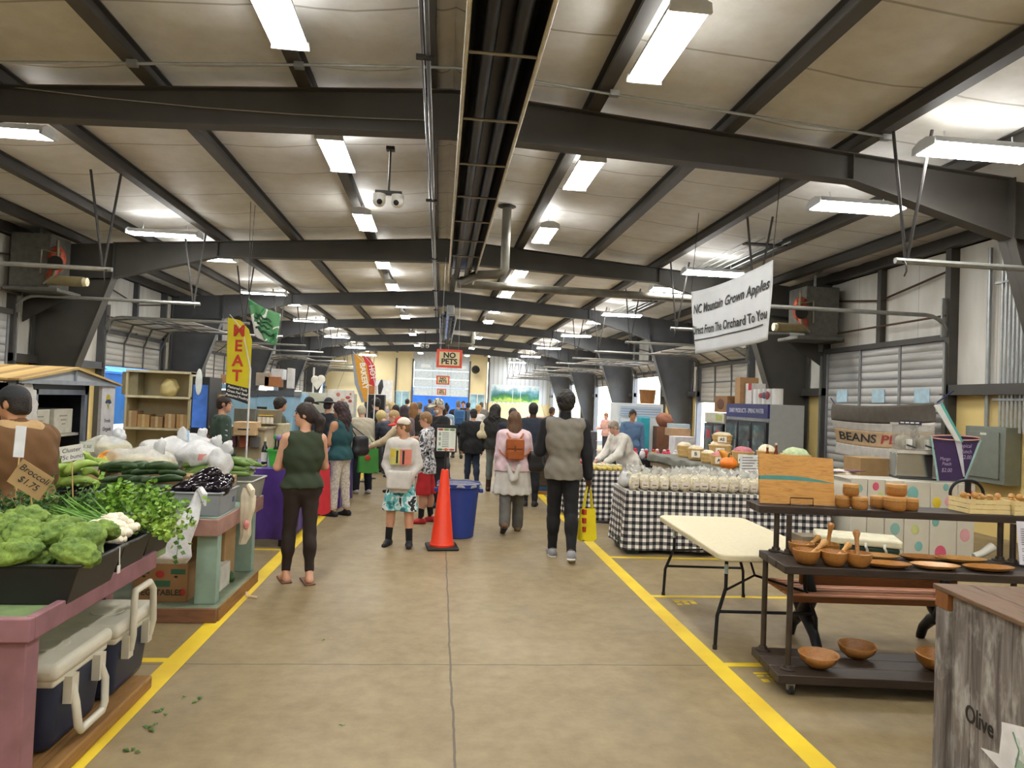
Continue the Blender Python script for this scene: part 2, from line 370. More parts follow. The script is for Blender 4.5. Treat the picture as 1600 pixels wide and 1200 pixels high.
# insulation ceiling: sagging quilt between purlins, seams across
t = NT('ceiling_insulation'); v = t.co(); n1 = t.noise(v, .5, 4.); n2 = t.noise(v, 3.5, 6., .65); sp = t.n('ShaderNodeSeparateXYZ'); t.l(v, sp.inputs[0])
seam = t.math('LESS_THAN', t.math('ABSOLUTE', t.math('SUBTRACT', t.math('FRACT', t.math('DIVIDE', sp.outputs[1], 1.22)), .5)), .013)
c = t.ramp(n1, [(.32, '#d6d3cc'), (.55, '#e9e9e8'), (.7, '#f1f2f3')]); c = t.mix(.3, c, t.ramp(n2, [(.3, '#b9b1a2'), (.7, '#eeeeec')]))
t.col(t.mix(t.math('MULTIPLY', seam, .55), c, '#6d6253')); t.set(Roughness=.55); t.bump(n2, .08, .02); INS = t.m
PX = [0.26, 1.66, 3.3, 4.88, 6.4, 7.75]
for s, nm in ((-1, 'left'), (1, 'right')):
    m = MB(); xs = []; nodes = [0]+PX+[XW]
    for a, b in zip(nodes[:-1], nodes[1:]): xs += [(a+(b-a)*i/4, i/4) for i in range(4)]
    xs.append((XW, 0)); NY = 300
    def fn(u, v_):
        x, fr = xs[min(len(xs)-1, round(u*(len(xs)-1)))]; y = YB+(YE-YB)*v_
        ph = abs(((y/1.22-.5) % 1)-.5)*2     # 0 at seam... 1 mid
        bays = min(abs(y-f) for f in FR)
        sag = .05*math.sin(PI*fr)*(.5+.5*math.sin(y*.9+x*1.7))+.035*(1-abs(2*ph-1))*(0.4+.6*math.sin(PI*fr)) + .03*math.sin(PI*fr)*max(0, 1-bays/1.3)*abs(math.sin(y*5+x))
        return (s*x, y, zc(x)-sag)
    m.grid(fn, len(xs)-1, NY)
    tag(m.build('ceiling', INS, angle=60, weld=False), 'pale insulation blanket under the %s roof slope' % nm, 'ceiling', kind='structure')
    m = MB(); m.add([(0, YB, zc(0)+.12), (s*(XW+.1), YB, zc(XW)+.12), (s*(XW+.1), YE, zc(XW)+.12), (0, YE, zc(0)+.12)], [(0, 1, 2, 3)])
    tag(m.build('roof', M('#8b8e90', .5, .5)), 'metal roof sheet above the %s insulation' % nm, 'roof', kind='structure')
    for i, x in enumerate(PX):
        m = MB(); z = zc(x); w = .075
        m.box(s*x-w, s*x+w, YB, YE, z-.2, z-.19); m.box(s*x-.012, s*x+.012, YB, YE, z-.19, z-.02); m.box(s*x-s*w-.004, s*x-s*w+.004, YB, YE, z-.19, z-.165); m.box(s*x-w, s*x+w, YB, YE, z-.03, z-.018)
        tag(m.build('purlin', DARK), 'brown steel purlin number %d from the ridge on the %s roof slope' % (i+1, nm), 'purlin', kind='structure')
    m = MB(); m.box(s*XW-.1, s*XW+.1, YB, YE, 4.66, 4.9); m.box(s*XW-s*.22-.02, s*XW, YB, YE, 4.66, 4.68); tag(m.build('trim_%d' % (1 if s < 0 else 2), DARK), 'dark eave strut along the top of the %s wall' % nm, 'trim', kind='structure')

# rigid frames
def zt(x): return 5.355-.075*abs(x)
def zb(x):
    x = abs(x); return 4.83-.037*x if x < 4.9 else 4.65-.275*(x-4.9)
for i, y in enumerate(FR):
    fr = thing('steel_frame', 'steel rigid frame %s' % (['behind the camera', 'overhead beside the camera', 'nearest in view with the deep haunch', 'second in view carrying the wall heaters', 'third along the hall', 'fourth along the hall', 'fifth along the hall', 'sixth along the hall', 'at the far end wall'][i]), 'frame', (0, y, 0), kind='structure')
    MT = DARK if y < 14 else SLATE if y > 20 else M('#45433f', .55, 0, .1, 3.)
    for s in (-1, 1):
        xs = [0, 1.5, 3, 4.4, 4.9, 5.6, 6.3, 7.0]
        m = MB()
        m.prism([(s*x, zt(x)-.012) for x in xs]+[(s*x, zb(x)+.012) for x in reversed(xs)], 'y', -.006, .006)
        for f_, sg in ((zt, -1), (zb, 1)):
            for a, b in zip(xs[:-1], xs[1:]): m.prism([(s*a, f_(a)), (s*b, f_(b)), (s*b, f_(b)+sg*.014), (s*a, f_(a)+sg*.014)], 'y', -.1, .1)
        m.box(s*4.9-.006, s*4.9+.006, -.09, .09, zb(4.9), zt(4.9))
        m.build('rafter', MT, fr)
        m = MB()
        def xi(z): return 8.36-.315*z
        zk = 4.07; m.prism([(s*xi(0), 0), (s*(XW-.05), 0), (s*(XW-.05), zt(XW)), (s*7.0, zt(7.0)), (s*7.0, zb(7.0))], 'y', -.006, .006)
        m.prism([(s*xi(0), 0), (s*xi(0)+s*.016, 0), (s*7.016, zb(7)), (s*7.0, zb(7))], 'y', -.13, .13)
        m.box(s*(XW-.06)-.008, s*(XW-.06)+.008, -.13, .13, 0, zt(XW)); m.box(s*7.0-.01, s*7.0+.01, -.13, .13, zb(7), zt(7)); m.prism([(s*7.0, zb(7)), (s*7.0, zb(7)+.016), (s*XW, 3.98), (s*XW, 3.965)], 'y', -.12, .12)
        m.build('column', MT, fr)
        m = MB(); m.box(s*8.15-.3, s*8.15+.3, -.2, .2, 0, .02); m.build('base_plate', MT, fr)

# side walls: bay by bay, overhead door in each bay
t = NT('white_wall_insulation'); v = t.co(); n1 = t.noise(t.co(scale=(1, 1, .3)), 2., 5.); sp = t.n('ShaderNodeSeparateXYZ'); t.l(v, sp.inputs[0])
seam = t.math('LESS_THAN', t.math('FRACT', t.math('DIVIDE', sp.outputs[1], .92)), .018)
t.col(t.mix(t.math('MULTIPLY', seam, .4), t.ramp(n1, [(.3, '#cfcbc0'), (.65, '#e8e6df')]), '#7d776b')); t.set(Roughness=.5); t.bump(n1, .12, .03); WINS = t.m
YPLY = M('#ecd28d', .6, var=.06, scale=1.2, name='yellow_plywood')
t = NT('door_steel'); sp = t.n('ShaderNodeSeparateXYZ'); t.l(t.co(), sp.inputs[0]); w_ = t.math('FRACT', t.math('DIVIDE', sp.outputs[2], .133)); nn = t.noise(t.co(scale=(1, .3, 1)), 3., 4.)
t.col(t.mix(t.ramp(w_, [(0, (.3, .3, .3, 1)), (.12, (0, 0, 0, 1))]), t.ramp(nn, [(.3, '#c6c6c4'), (.7, '#dcdcda')]), '#8f9092')); t.set(Roughness=.45); t.bump(w_, .5, .02); DOORW = t.m
D0, D1, DH = 2.95, 6.7, 3.12
door_state = {}   # (side, bay index) -> bottom height
def wall_box(mb, s, y0, y1, z0, z1, th=.08, dx=0.):
    a, b = s*(XW+dx), s*(XW+dx)+s*th; mb.box(min(a, b), max(a, b), y0, y1, z0, z1)
OPEN = {(1, 2): 2.0, (1, 3): 3.0, (1, 4): 2.75, (1, 5): 3.0, (1, 6): 3.0, (-1, 2): 2.28, (-1, 3): 1.9, (-1, 4): 2.2, (-1, 5): 1.9, (-1, 6): 2.6}
dn = 0
for s, nm in ((-1, 'left'), (1, 'right')):
    up = MB(); lo = MB(); dk = MB()
    for i in range(len(FR)-1):
        y0, y1 = FR[i], FR[i+1]; a, b = y0+D0, y0+D1
        for u, w in ((y0, a), (b, y1)): wall_box(up, s, u, w, 2.2, 4.75); wall_box(lo, s, u, w, 0, 2.2, .06)
        wall_box(up, s, a, b, DH, 4.75)
    wall_box(up, s, YB, FR[0], 2.2, 4.75); wall_box(lo, s, YB, FR[0], 0, 2.2, .06)
    wl = tag(up.build('wall_'+nm, WINS), 'white quilted insulation on the upper %s wall' % nm, 'wall', kind='structure')
    lo.build('wainscot', YPLY, wl)
    for i in range(len(FR)-1):
        y0, y1 = FR[i], FR[i+1]; a, b = y0+D0, y0+D1; g = MB()
        for u, w in ((y0, a), (b, y1)):
            wall_box(g, s, u, w, 2.2, 2.36, .1, -.16); wall_box(g, s, u, w, 2.19, 2.205, .2, -.22)
        wall_box(g, s, a, b, DH, DH+.1, .14, -.14)
        for q in (a-.13, b): wall_box(g, s, q, q+.13, 0, 4.7, .16, -.16)
        wall_box(g, s, (a+b)/2-.06, (a+b)/2+.06, DH, 4.7, .12, -.12)
        wall_box(g, s, y0+.9, y0+1.02, 2.3, 4.7, .12, -.12) ; wall_box(g, s, y1-.95, y1-.83, 2.3, 4.7, .12, -.12) if b+.2 < y1-.95 else None
        g.build('girt', DARK if i < 3 else SLATE, wl)
        g = MB()
        g.tube([(s*(XW-.1), a, 4.3), (s*(XW-.1), (a+b)/2, 4.05), (s*(XW-.1), b, 4.3)], .02, 6); g.build('brace_rod', M('#4a3a2c', .6, .3), wl)
        # overhead door: sections on a track that curves up and inward
        ob = OPEN.get((s, i-1), 0.); dn += 1
        pos = {1: ['right', 'beside'], -1: ['left', 'beside']}[s][0]
        dr = thing('door_%d' % dn, 'ribbed white overhead door %d from the camera along the %s wall, %s' % (i, pos, 'shut' if not ob else 'raised to head height' if ob < 2.9 else 'rolled up'), 'door', (s*(XW-.06), a, 0), kind='structure')
        RC = .45; zs = DH-.05
        def path(d):                      # distance up from the floor along the track -> (inward offset, z)
            L = RC*PI/2
            if d < zs: return 0., d
            if d < zs+L: an = (d-zs)/RC; return RC*(1-math.cos(an)), zs+RC*math.sin(an)
            return RC+(d-zs-L), zs+RC
        W = b-a; ns = 5; hs = DH/ns
        for k in range(ns):
            m = MB(); st = MB(); d0 = ob+k*hs; nsub = 4
            for j_ in range(nsub):
                (o0, z0), (o1, z1) = path(d0+hs*j_/nsub+(.006 if j_ == 0 else 0)), path(d0+hs*(j_+1)/nsub)
                m.add([(-s*o0, .02, z0), (-s*o0, W-.02, z0), (-s*o1, W-.02, z1), (-s*o1, .02, z1)], [(0, 1, 2, 3) if s < 0 else (3, 2, 1, 0)])
            (o0, z0), (o1, z1) = path(d0), path(d0+hs); dv = Vector((-s*(o1-o0), 0, z1-z0)).normalized(); nv = Vector((-s*dv.z, 0, s*dv.x))*1.0
            nv = Vector((-s, 0, 0)) if abs(dv.z) > .99 else (Vector((0, 0, -1)) if abs(dv.z) < .05 else Vector((-s*abs(dv.z), 0, -abs(dv.x))))
            p0 = Vector((-s*o0, 0, z0)); p1 = Vector((-s*o1, 0, z1))
            for yy in (.04, W/3, 2*W/3, W-.04):
                q = [p0+Vector((0, yy-.03, 0)), p0+Vector((0, yy+.03, 0)), p1+Vector((0, yy+.03, 0)), p1+Vector((0, yy-.03, 0))]
                st.add([tuple(x) for x in q]+[tuple(x+nv*.03) for x in q], [(0, 1, 2, 3), (7, 6, 5, 4), (0, 4, 5, 1), (1, 5, 6, 2), (2, 6, 7, 3), (3, 7, 4, 0)])
            q = [p0+Vector((0, .02, 0)), p0+Vector((0, W-.02, 0)), p0+Vector((0, W-.02, 0))+dv*.03, p0+Vector((0, .02, 0))+dv*.03]
            st.add([tuple(x) for x in q]+[tuple(x+nv*.02) for x in q], [(0, 1, 2, 3), (7, 6, 5, 4), (0, 4, 5, 1), (1, 5, 6, 2), (2, 6, 7, 3), (3, 7, 4, 0)])
            pn = m.build('door_section', DOORW, dr, solid=.012); st.build('stile', M('#6c6d70' if ob else '#8a8b8d', .5, .2), pn)
            if k == 3:      # small square windows in one section
                for yy in (W/6, W/2, 5*W/6):
                    g = MB(); c_ = (p0+p1)/2; hh = dv*.13
                    q = [c_-hh+Vector((0, yy-.2, 0)), c_-hh+Vector((0, yy+.2, 0)), c_+hh+Vector((0, yy+.2, 0)), c_+hh+Vector((0, yy-.2, 0))]
                    g.add([tuple(x+nv*.016) for x in q]+[tuple(x+nv*.022) for x in q], [(0, 1, 2, 3), (7, 6, 5, 4), (0, 4, 5, 1), (1, 5, 6, 2), (2, 6, 7, 3), (3, 7, 4, 0)])
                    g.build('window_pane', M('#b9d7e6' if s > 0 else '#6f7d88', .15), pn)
        for yy in (-.06, W+.06):
            m = MB(); pts = [path(d) for d in (0, 1.5, zs)]+[path(zs+RC*PI/2*q/6) for q in range(1, 7)]+[path(zs+RC*PI/2+DH)]
            m.tube([(-s*(o+.03), yy, z) for o, z in pts], .035, 8)
            m.box(min(0, -s*.14), max(0, -s*.14), yy-.02, yy+.02, 0, zs); m.box(min(0, -s*.2), max(0, -s*.2), yy-.015, yy+.015, zs+.1, zs+.75); m.build('track', M('#8e8f8b', .4, .5), dr)
            m = MB(); xo = RC+DH-.1; zt_ = zc(XW-.06-xo)-.2
            for dd in (-.22, .16): m.tube([(-s*xo, yy, zs+RC-.04), (-s*(xo+dd), yy+dd*.3, zt_)], .018, 6)
            m.tube([(-s*(xo+.06), yy, zs+RC)]+[(-s*(xo+.06-.0*q), yy-.1*math.sin(q), zs+RC-.1+.1*math.cos(q)) for q in (.6, 1.2, 1.9, 2.5)], .01, 6)
            m.build('track_hanger', M('#3c3a38', .5, .3), dr)
        m = MB(); m.tube([(-s*.16, -.1, zs+.45), (-s*.16, W+.1, zs+.45)], .02, 8); m.build('spring_shaft', M('#5c4a3a', .5, .5), dr)

# end walls
m = MB(); m.box(-XW, XW, YB-.1, YB, 0, 5.6); tag(m.build('wall_back', M('#d6d2c6', .6)), 'plain wall behind the camera', 'wall', kind='structure')
YP = M('#ecdcae', .6, var=.06, scale=.8, name='cream_panel'); m = MB(); y = YE-.15
for x0, x1, z0, z1 in ((-XW, -2.1, 1.5, 5.5), (2.2, 3.55, 1.5, 5.5), (-XW, -2.1, 0, 1.5), (2.2, XW, 0, 1.6)): m.box(x0, x1, y, y+.1, z0, z1)
we = tag(m.build('wall_end', YP), 'far end wall of cream panels', 'wall', kind='structure')
m = MB(); m.box(3.7, XW, y-.02, y+.08, 1.6, 5.4); m.build('upper_panel', STRIPE(['#d9dfe4', '#c3cad2', '#dfe4e8'], 0, .35), we)
m = MB(); m.box(-2.1, 2.2, y-.02, y+.1, 4.5, 5.6); m.build('header', M('#cfd4d6', .6), we)
m = MB()
for x0 in (-5.6, -3.4, -2.15, 2.15, 3.6): m.box(x0, x0+.12, y-.1, y, 0, 4.7)
m.build('post', SLATE, we)
dr = thing('door_%d' % (dn+1), 'wide white overhead door in the far end wall, half raised', 'door', (-2.0, YE-.16, 0), kind='structure')
for k in range(4):
    m = MB(); m.box(0, 4.15, -.03, 0, 1.95+k*.64, 1.95+k*.64+.625); p = m.build('door_section', M('#cfdbe2', .5), dr); m = MB()
    for xx in (.03, 1.38, 2.74, 4.06): m.box(xx, xx+.06, -.06, -.03, 1.95+k*.64, 1.95+k*.64+.62)
    m.build('stile', M('#b9c6ce', .5), p)
    if k == 3:
        for xx in (.5, 1.85, 3.2):
            m = MB(); m.box(xx, xx+.7, -.04, -.03, 1.95+k*.64+.2, 1.95+k*.64+.45); m.build('window_pane', M('#f4fafc', .2), p)
for s in (-1, 1):   # glazed doors beside the big door
    m = MB(); m.box(s*2.85-.55, s*2.85+.55, YE-.22, YE-.17, 0, 2.2); w_ = tag(m.build('door_%d' % (dn+2+(s > 0)), M('#8fb6c6', .3, 0, .5, 2.)), 'glazed entrance door %s the far overhead door' % ('left of' if s < 0 else 'right of'), 'door', kind='structure')
    m = MB()
    for x0, x1, z0, z1 in ((-.6, -.53, 0, 2.25), (.53, .6, 0, 2.25), (-.6, .6, 2.18, 2.26), (-.03, .03, 0, 2.2)): m.box(s*2.85+x0, s*2.85+x1, YE-.25, YE-.16, z0, z1)
    m.build('door_frame', WHT, w_)

# outside seen through the openings
t = NT('asphalt'); n1 = t.noise(t.co(), .6, 5.); t.col(t.ramp(n1, [(.3, '#9b9a97'), (.7, '#bdbcb9')])); t.set(Roughness=.9)
m = MB(); m.box(-70, 70, -30, 110, -.3, -.16); tag(m.build('outside_ground', t.m), 'pale asphalt yard outside the overhead doors', 'ground', kind='structure')
W = SC.world or bpy.data.worlds.new('World'); SC.world = W; W.use_nodes = True; nt = W.node_tree; bg = nt.nodes['Background']
sky = nt.nodes.new('ShaderNodeTexSky'); sky.sky_type = 'NISHITA'; sky.sun_elevation = RAD(38); sky.sun_rotation = RAD(120); sky.sun_disc = False; nt.links.new(sky.outputs[0], bg.inputs[0]); bg.inputs[1].default_value = 1.1
sun = bpy.data.objects.new('sun', bpy.data.lights.new('sun', 'SUN')); COL.objects.link(sun); sun.data.energy = 5.; sun.data.angle = .01; sun.rotation_euler = (RAD(50), 0, RAD(70))

# ------------------------------------------------------------------ lamps
LENS = EMIT('#fffdf8', 38., 'led_diffuser'); UPL = EMIT('#fffdf8', 13., 'added_uplight_glow'); CASE = M('#dfe3e6', .4, .1, .05, name='lamp_case')
def lamp(label, loc, rz, group):
    L = thing('ceiling_light', label, 'light', loc, rz, group)
    m = MB(); m.prism([(-.17, 0), (.17, 0), (.15, .07), (-.15, .07)], 'y', -.62, .62)
    for e in (-1, 1): m.prism([(-.18, -.035), (.18, -.035), (.17, .05), (.06, .095), (-.06, .095), (-.17, .05)], 'y', e*.66-.02 if e > 0 else -.66, .66 if e > 0 else -.62)
    m.build('housing', CASE, L, bevel=.008)
    m = MB(); m.prism([(-.165, 0), (.165, 0), (.15, -.03), (-.15, -.03)], 'y', -.615, .615); m.build('diffuser', LENS, L)
    m = MB(); m.box(-.05, .05, -.58, .58, .071, .075); m.build('added_uplight', UPL, L)  # added strip, glows upward only to brighten the ceiling
    for e in (-.4, .4): m = MB(); m.tube([(0, e, .07), (0, e, .2)], .008, 6); m.build('hanger', GALV, L)
    return L
ORD = ['nearest', 'second', 'third', 'fourth', 'fifth', 'sixth', 'seventh', 'eighth', 'ninth', 'tenth', 'eleventh', 'twelfth', 'thirteenth', 'fourteenth', 'fifteenth', 'sixteenth', 'seventeenth']
L0 = None
for s, nm, xx in ((-1, 'left', -1.52), (1, 'right', 1.86)):
    ys = [-5.2, -1.6, 2.2, 6.02]+[9.6+BAY*k+q for k in range(6) for q in (0, 3.6)]; k = 0
    for y in ys:
        seen = y > 5.5; lb = '%s white LED lamp in the row just %s of the roof ridge' % (ORD[k], nm) if seen else 'white LED lamp %s of the ridge, above and behind the camera' % nm
        if seen: k += 1
        lamp(lb, (xx, y, zc(xx)-.43), 0, 'ridge lamps')
    ys = ([2.4, 7.05, -4.5, -.6] if s > 0 else [-5, -.8, 2.5, 6.8])[:4]+[(9.3 if s > 0 else 8.75)+BAY*k_+q for k_ in range(6) for q in (0, 5.25)]
    if s < 0: ys.remove(6.8)
    k = 0; ys.sort()
    for y in ys:
        seen = y > 6.9; lb = '%s white LED lamp in the crosswise row over the %s stalls' % (ORD[k], nm) if seen else 'white LED lamp over the %s stalls behind the camera' % nm
        if seen: k += 1
        o = lamp(lb, (s*(5.72 if s > 0 else 5.35), y, zc(5.7)-.42), PI/2, 'side lamps'); o.rotation_euler = (0, s*.07, PI/2)

SC.view_settings.view_transform = 'Standard'; SC.view_settings.look = 'None'; SC.view_settings.exposure = 0.55; SC.view_settings.gamma = 1.0; SC.view_settings.use_curve_mapping = False
SC.cycles.max_bounces = 6; SC.cycles.diffuse_bounces = 4; SC.cycles.glossy_bounces = 3; SC.cycles.transparent_max_bounces = 12; SC.cycles.sample_clamp_indirect = 4.0; SC.cycles.use_denoising = True; SC.cycles.caustics_reflective = False; SC.cycles.caustics_refractive = False
# ================================================================== OVERHEAD SERVICES
RUST = M('#a5482e', .6, .3, .35, 14.); STEEL = M('#b9bcbe', .3, .8, .1); DKMET = M('#2b2927', .45, .4, .2); PIPEGREY = M('#7d7a70', .45, .5, .2, 4.)
def radiant(label, x, y0, y1, z, refl, edge):
    r = thing('radiant_tube_heater', label, 'heater', (x, 0, z))
    m = MB(); prof = [(-.24, -.07), (-.2, .08), (-.1, .15), (.1, .15), (.2, .08), (.24, -.07)]
    m.prism(prof+[(a*.97, b-.012) for a, b in reversed(prof)], 'y', y0, y1); m.build('reflector_hood', refl, r, angle=20)
    for s in (-.1, .1):
        m = MB(); m.tube([(s, y0, 0), (s, y1, 0)], .052, 12); m.build('burner_tube', DKMET, r)
    for s in (-1, 1):
        m = MB(); m.tube([(s*.255, y0, -.07), (s*.25, (y0+y1)/2, -.072), (s*.25, y1+.15, -.07)], .018, 8); m.build('edge_rail', edge, r)
    y = y0+.5
    while y < y1:
        m = MB(); m.tube([(-.25, y, -.075), (.25, y, -.075)], .012, 6); m.build('cross_strap', M('#8c877c', .4, .5), r)
        if int(y*2) % 3 == 0:
            m = MB(); m.tube([(0, y, .14), (0, y, 5.3-z)], .006, 5); m.build('suspension_wire', GALV, r)
        y += 1.15
    return r
radiant('long dark radiant tube heater hung under the ridge right overhead', .33, -1.5, 14.3, 4.24, M('#2f2c29', .3, .75, .25, 2.), M('#d8d2c4', .5))
radiant('far radiant tube heater with blue light painted onto its shiny reflector, behind the first', .16, 22.5, 33, 4.42, M('#93aec6', .18, .9, .3, 2.), M('#c4ccd2', .4))  # reflected blue light is put into the hood colour
m = MB(); m.box(-.12, .12, -.22, .22, -.15, .15); b = tag(m.build('burner_box', M('#8b8e8e', .4, .5), loc=(.22, 22.1, 4.55), bevel=.02), 'grey burner box at the near end of the far radiant heater', 'heater')
m = MB(); m.tube([(.35, 14.25, 4.2), (.4, 14.0, 4.16), (.6, 13.2, 4.14), (.98, 13.0, 4.14), (1.06, 13.0, 4.17), (1.1, 13.0, 4.25), (1.1, 13.0, 5.42)], .085, 14)
f = tag(m.build('flue_pipe', PIPEGREY), 'grey elbow flue pipe rising from the near radiant heater to the roof', 'pipe'); m = MB(); m.lathe([(.1, 0), (.17, .02), (.17, .03)], 16, (1.1, 13, 5.39)); m.build('roof_collar', DKMET, f)
m = MB(); m.tube([(.3, 17, 4.58), (6.2, 17.0, 4.52)], .1, 12); tag(m.build('flue_pipe', PIPEGREY), 'long horizontal grey flue pipe crossing the right side under the third frame', 'pipe')
m = MB(); m.tube([(.2, 33, 4.35), (1.3, 32.6, 4.3), (1.42, 32.6, 4.4), (1.42, 32.6, 5.4)], .1, 12); tag(m.build('flue_pipe', PIPEGREY), 'far elbow flue pipe behind the third roof lamp row right of the ridge', 'pipe')
# conduits
m = MB(); m.tube([(-.2, -3, 4.34), (-.19, 7, 4.33), (-.19, 22, 4.33)], .018, 8); m.tube([(-.24, -3, 4.36), (-.23, 20, 4.36)], .01, 6)
c = thing('conduit', 'pair of steel conduits running lengthwise just left of the ridge heater', 'conduit', (0, 0, 0)); m.build('pipe', M('#6f7072', .35, .7), c)
for y in (1.5, 5.2, 9, 12.8, 16.6, 20.2):
    m = MB(); m.box(-.28, -.14, y-.02, y+.02, 4.30, 4.33); m.tube([(-.21, y, 4.33), (-.21, y, 5.3)], .005, 5); m.build('clamp', DKMET, c)
m = MB(); pts = [(x, 7.45+.02*math.sin(x), zc(x)-.24) for x in (-5.2, -3.2, -1.6, 0, 1.6, 3.3, 4.9, 5.0)]; m.tube(pts, .016, 8)
c = tag(m.build('conduit', GALV), 'thin steel conduit crossing the ceiling in front of the nearest frame', 'conduit')
for x in (-3.25, -1.6, 1.75, 4.9): m = MB(); m.cbox((x, 7.45, zc(x)-.24), (.1, .07, .06)); m.build('junction_box', GALV, c)
m = MB(); m.tube([(x, 8.1, 4.93+.012*(x+2.5)**2) for x in (-4.8, -3.8, -2.8, -1.8, -1.0, -.3)], .006, 5); tag(m.build('cable', M('#a09a8e', .6)), 'slack cable draped along the nearest roof beam', 'cable')
m = MB()
for k in range(5): x = 5.5+k*.16; m.tube([(x, 12.0, zc(x)-.24), (x+.1, 23., zc(x)-.24)], .013, 6)
c = thing('conduit_rack', 'bundle of thin conduits under the ceiling on the right', 'conduit', (0, 0, 0)); m.build('pipe', GALV, c)
for y in (12.4, 16, 20): m = MB(); m.cbox((5.85, y, zc(5.8)-.26), (.8, .14, .03)); m.build('strut', DKMET, c)
# security cameras on a pole
c = thing('security_camera', 'pair of white dome cameras on a pole under the nearest roof beam', 'camera', (-.72, 8.6, 4.18))
m = MB(); m.tube([(0, 0, .08), (0, 0, .62)], .014, 8); m.box(-.05, .05, -.05, .05, .6, .64); m.build('pole', DKMET, c)
m = MB(); m.box(-.16, .16, -.04, .04, .06, .1); m.build('bracket', DKMET, c)
for s in (-1, 1):
    m = MB(); m.cyl((s*.11, 0), .075, -.02, .06, 18); m.ell((s*.11, 0, -.02), (.078, .078, .08), 18, 10); d = m.build('dome', WHT, c); m = MB(); m.ell((s*.1, -.055, -.045), (.035, .035, .035)); m.build('lens', BLK, d)
c = dup(c, (-.75, 31.5, 4.1), label='pair of white dome cameras far down the hall beside the pet sign')
# pet signs
def nopets(label, x0, x1, y, z0, z1):
    w, h = x1-x0, z1-z0; c = thing('hanging_sign', label, 'sign', ((x0+x1)/2, y, (z0+z1)/2), group='hanging pet signs')
    m = MB(); m.box(-w/2, w/2, 0, .02, -h/2, h/2); m.build('board', M('#cf4a35', .5), c)
    m = MB(); m.box(-w/2+.055, w/2-.055, -.004, 0, -h/2+.05, h/2-.05); m.build('panel', M('#cdbf96', .6), c)
    text('NO\nPETS', h*.4, M('#2a2723', .6), c, (0, -.006, -.0), FACE_CAM, bold=.006, sx=1.05, line=.85)
    for s in (-1, 1): m = MB(); m.tube([(s*w*.35, .01, h/2), (s*w*.3, .01, 4.8-(z0+z1)/2)], .004, 5); m.build('hanger', GALV, c)
nopets('nearest red framed NO PETS sign hanging over the aisle', -.1, .44, 15, 2.45, 2.84)
nopets('second red framed NO PETS sign hanging behind the nearest one', -.17, .37, 29, 2.36, 2.72)
nopets('farthest and smallest red framed NO PETS sign in the aisle', -.17, .37, 42, 2.0, 2.36)
# gas unit heaters on brackets by the second frame
def unit_heater(s, label, loc):
    c = thing('unit_heater', label, 'heater', loc)
    m = MB(); m.box(-.02, 1.0, -.5, .4, -.55, -.47); m.box(.2, .95, -.4, .35, -.47, .6); m.M = Matrix(); b = m.build('cabinet', M('#6a6a64', .5, .3, .2), c, bevel=.02)
    m = MB(); m.ell((.1, -.36, .1), (.17, .12, .27)); m.tube([(.1, -.42, .3), (.1, -.44, -.1), (.16, -.46, -.3)], .09, 10); m.build('burner', RUST, c)
    m = MB(); m.tube([(.02, -.5, .45), (-.02, -.55, .1), (.05, -.55, -.25), (.25, -.5, -.4)], .025, 6); m.tube([(-.05, -.5, .2), (.3, -.52, .25), (.32, -.5, -.2)], .02, 6); m.build('gas_line', M('#8d8770', .4, .5), c)
    m = MB(); m.lathe([(.02, -.03), (.14, -.02), (.14, .02), (.02, .03)], 16); o = m.build('belt_wheel', DKMET, c, loc=(.02, -.56, .0)); o.rotation_euler = (PI/2, 0, 0)
    m = MB(); m.tube([(-.45, -.42, -.32), (.2, -.42, -.32)], .1, 12); m.build('motor', M('#8b7f5c', .5, .3), c); m = MB(); m.tube([(-.52, -.42, -.32), (-.44, -.42, -.32)], .085, 12); m.build('motor_cap', M('#d9d2b0', .5), c)
    m = MB(); m.tube([(.5, -.2, .6), (.5, -.2, .85), (.75, -.2, 1.1)], .03, 6); m.build('conduit', GALV, c)
    m = MB(); m.box(.85, 1.05, -.45, .35, -.57, -.5); m.prism([(.2, -.55), (1.05, -.55), (1.05, -1.1)], 'y', .3, .34); m.build('bracket', DARK, c)
    if s < 0: c.rotation_euler = (0, 0, PI)
    return c
h = unit_heater(1, 'rusty red and grey gas heater bracketed high on the right wall', (7.45, 14.6, 3.9))
h2 = dup(h, (-7.5, 15.0, 4.12), label='rusty red and grey gas heater bracketed high on the left wall'); h2.scale = (-1, 1, 1)
# wall conduits and breaker panel by the nearest right frame
c = thing('conduit_bundle', 'eight silver conduits rising from the breaker box on the right wall', 'conduit', (8.5, 9.5, 0))
for k in range(8):
    m = MB(); y = -.1+k*.075; m.tube([(0, y, 1.62), (0, y, 4.05+.03*k), (-.02, y, 4.6)], .02, 8); m.build('pipe', M('#c6cacb', .3, .6), c)
for z in (2.1, 3.9): m = MB(); m.box(-.03, .05, -.2, .55, z, z+.035); m.build('strut', GALV, c)
m = MB(); m.tube([(0, .68, 1.5), (0, .68, 4.5)], .035, 10); m.build('riser', GALV, c)
c = thing('breaker_panel', 'grey electrical breaker box on the yellow wall', 'electrical panel', (8.52, 10.0, .84)); GP = M('#7f857c', .45, .2, .06)
m = MB(); m.box(-.2, .06, -.4, .4, 0, .86); m.build('cabinet', GP, c, bevel=.01); m = MB(); m.box(-.222, -.2, -.3, .3, .08, .78); d = m.build('door', GP, c, bevel=.006)
m = MB(); m.box(-.24, -.222, .2, .23, .36, .48); m.build('latch', BLK, d); m = MB(); m.box(-.226, -.222, -.06, .06, .73, .765); m.build('label', M('#d7d9cd', .5), c)
m = MB(); m.box(8.43, 8.55, 10.55, 11.0, .7, 1.45); tag(m.build('junction_box', M('#b9b9b1', .5), bevel=.01), 'pale flat cover plate on the yellow wall left of the breaker box', 'electrical box')
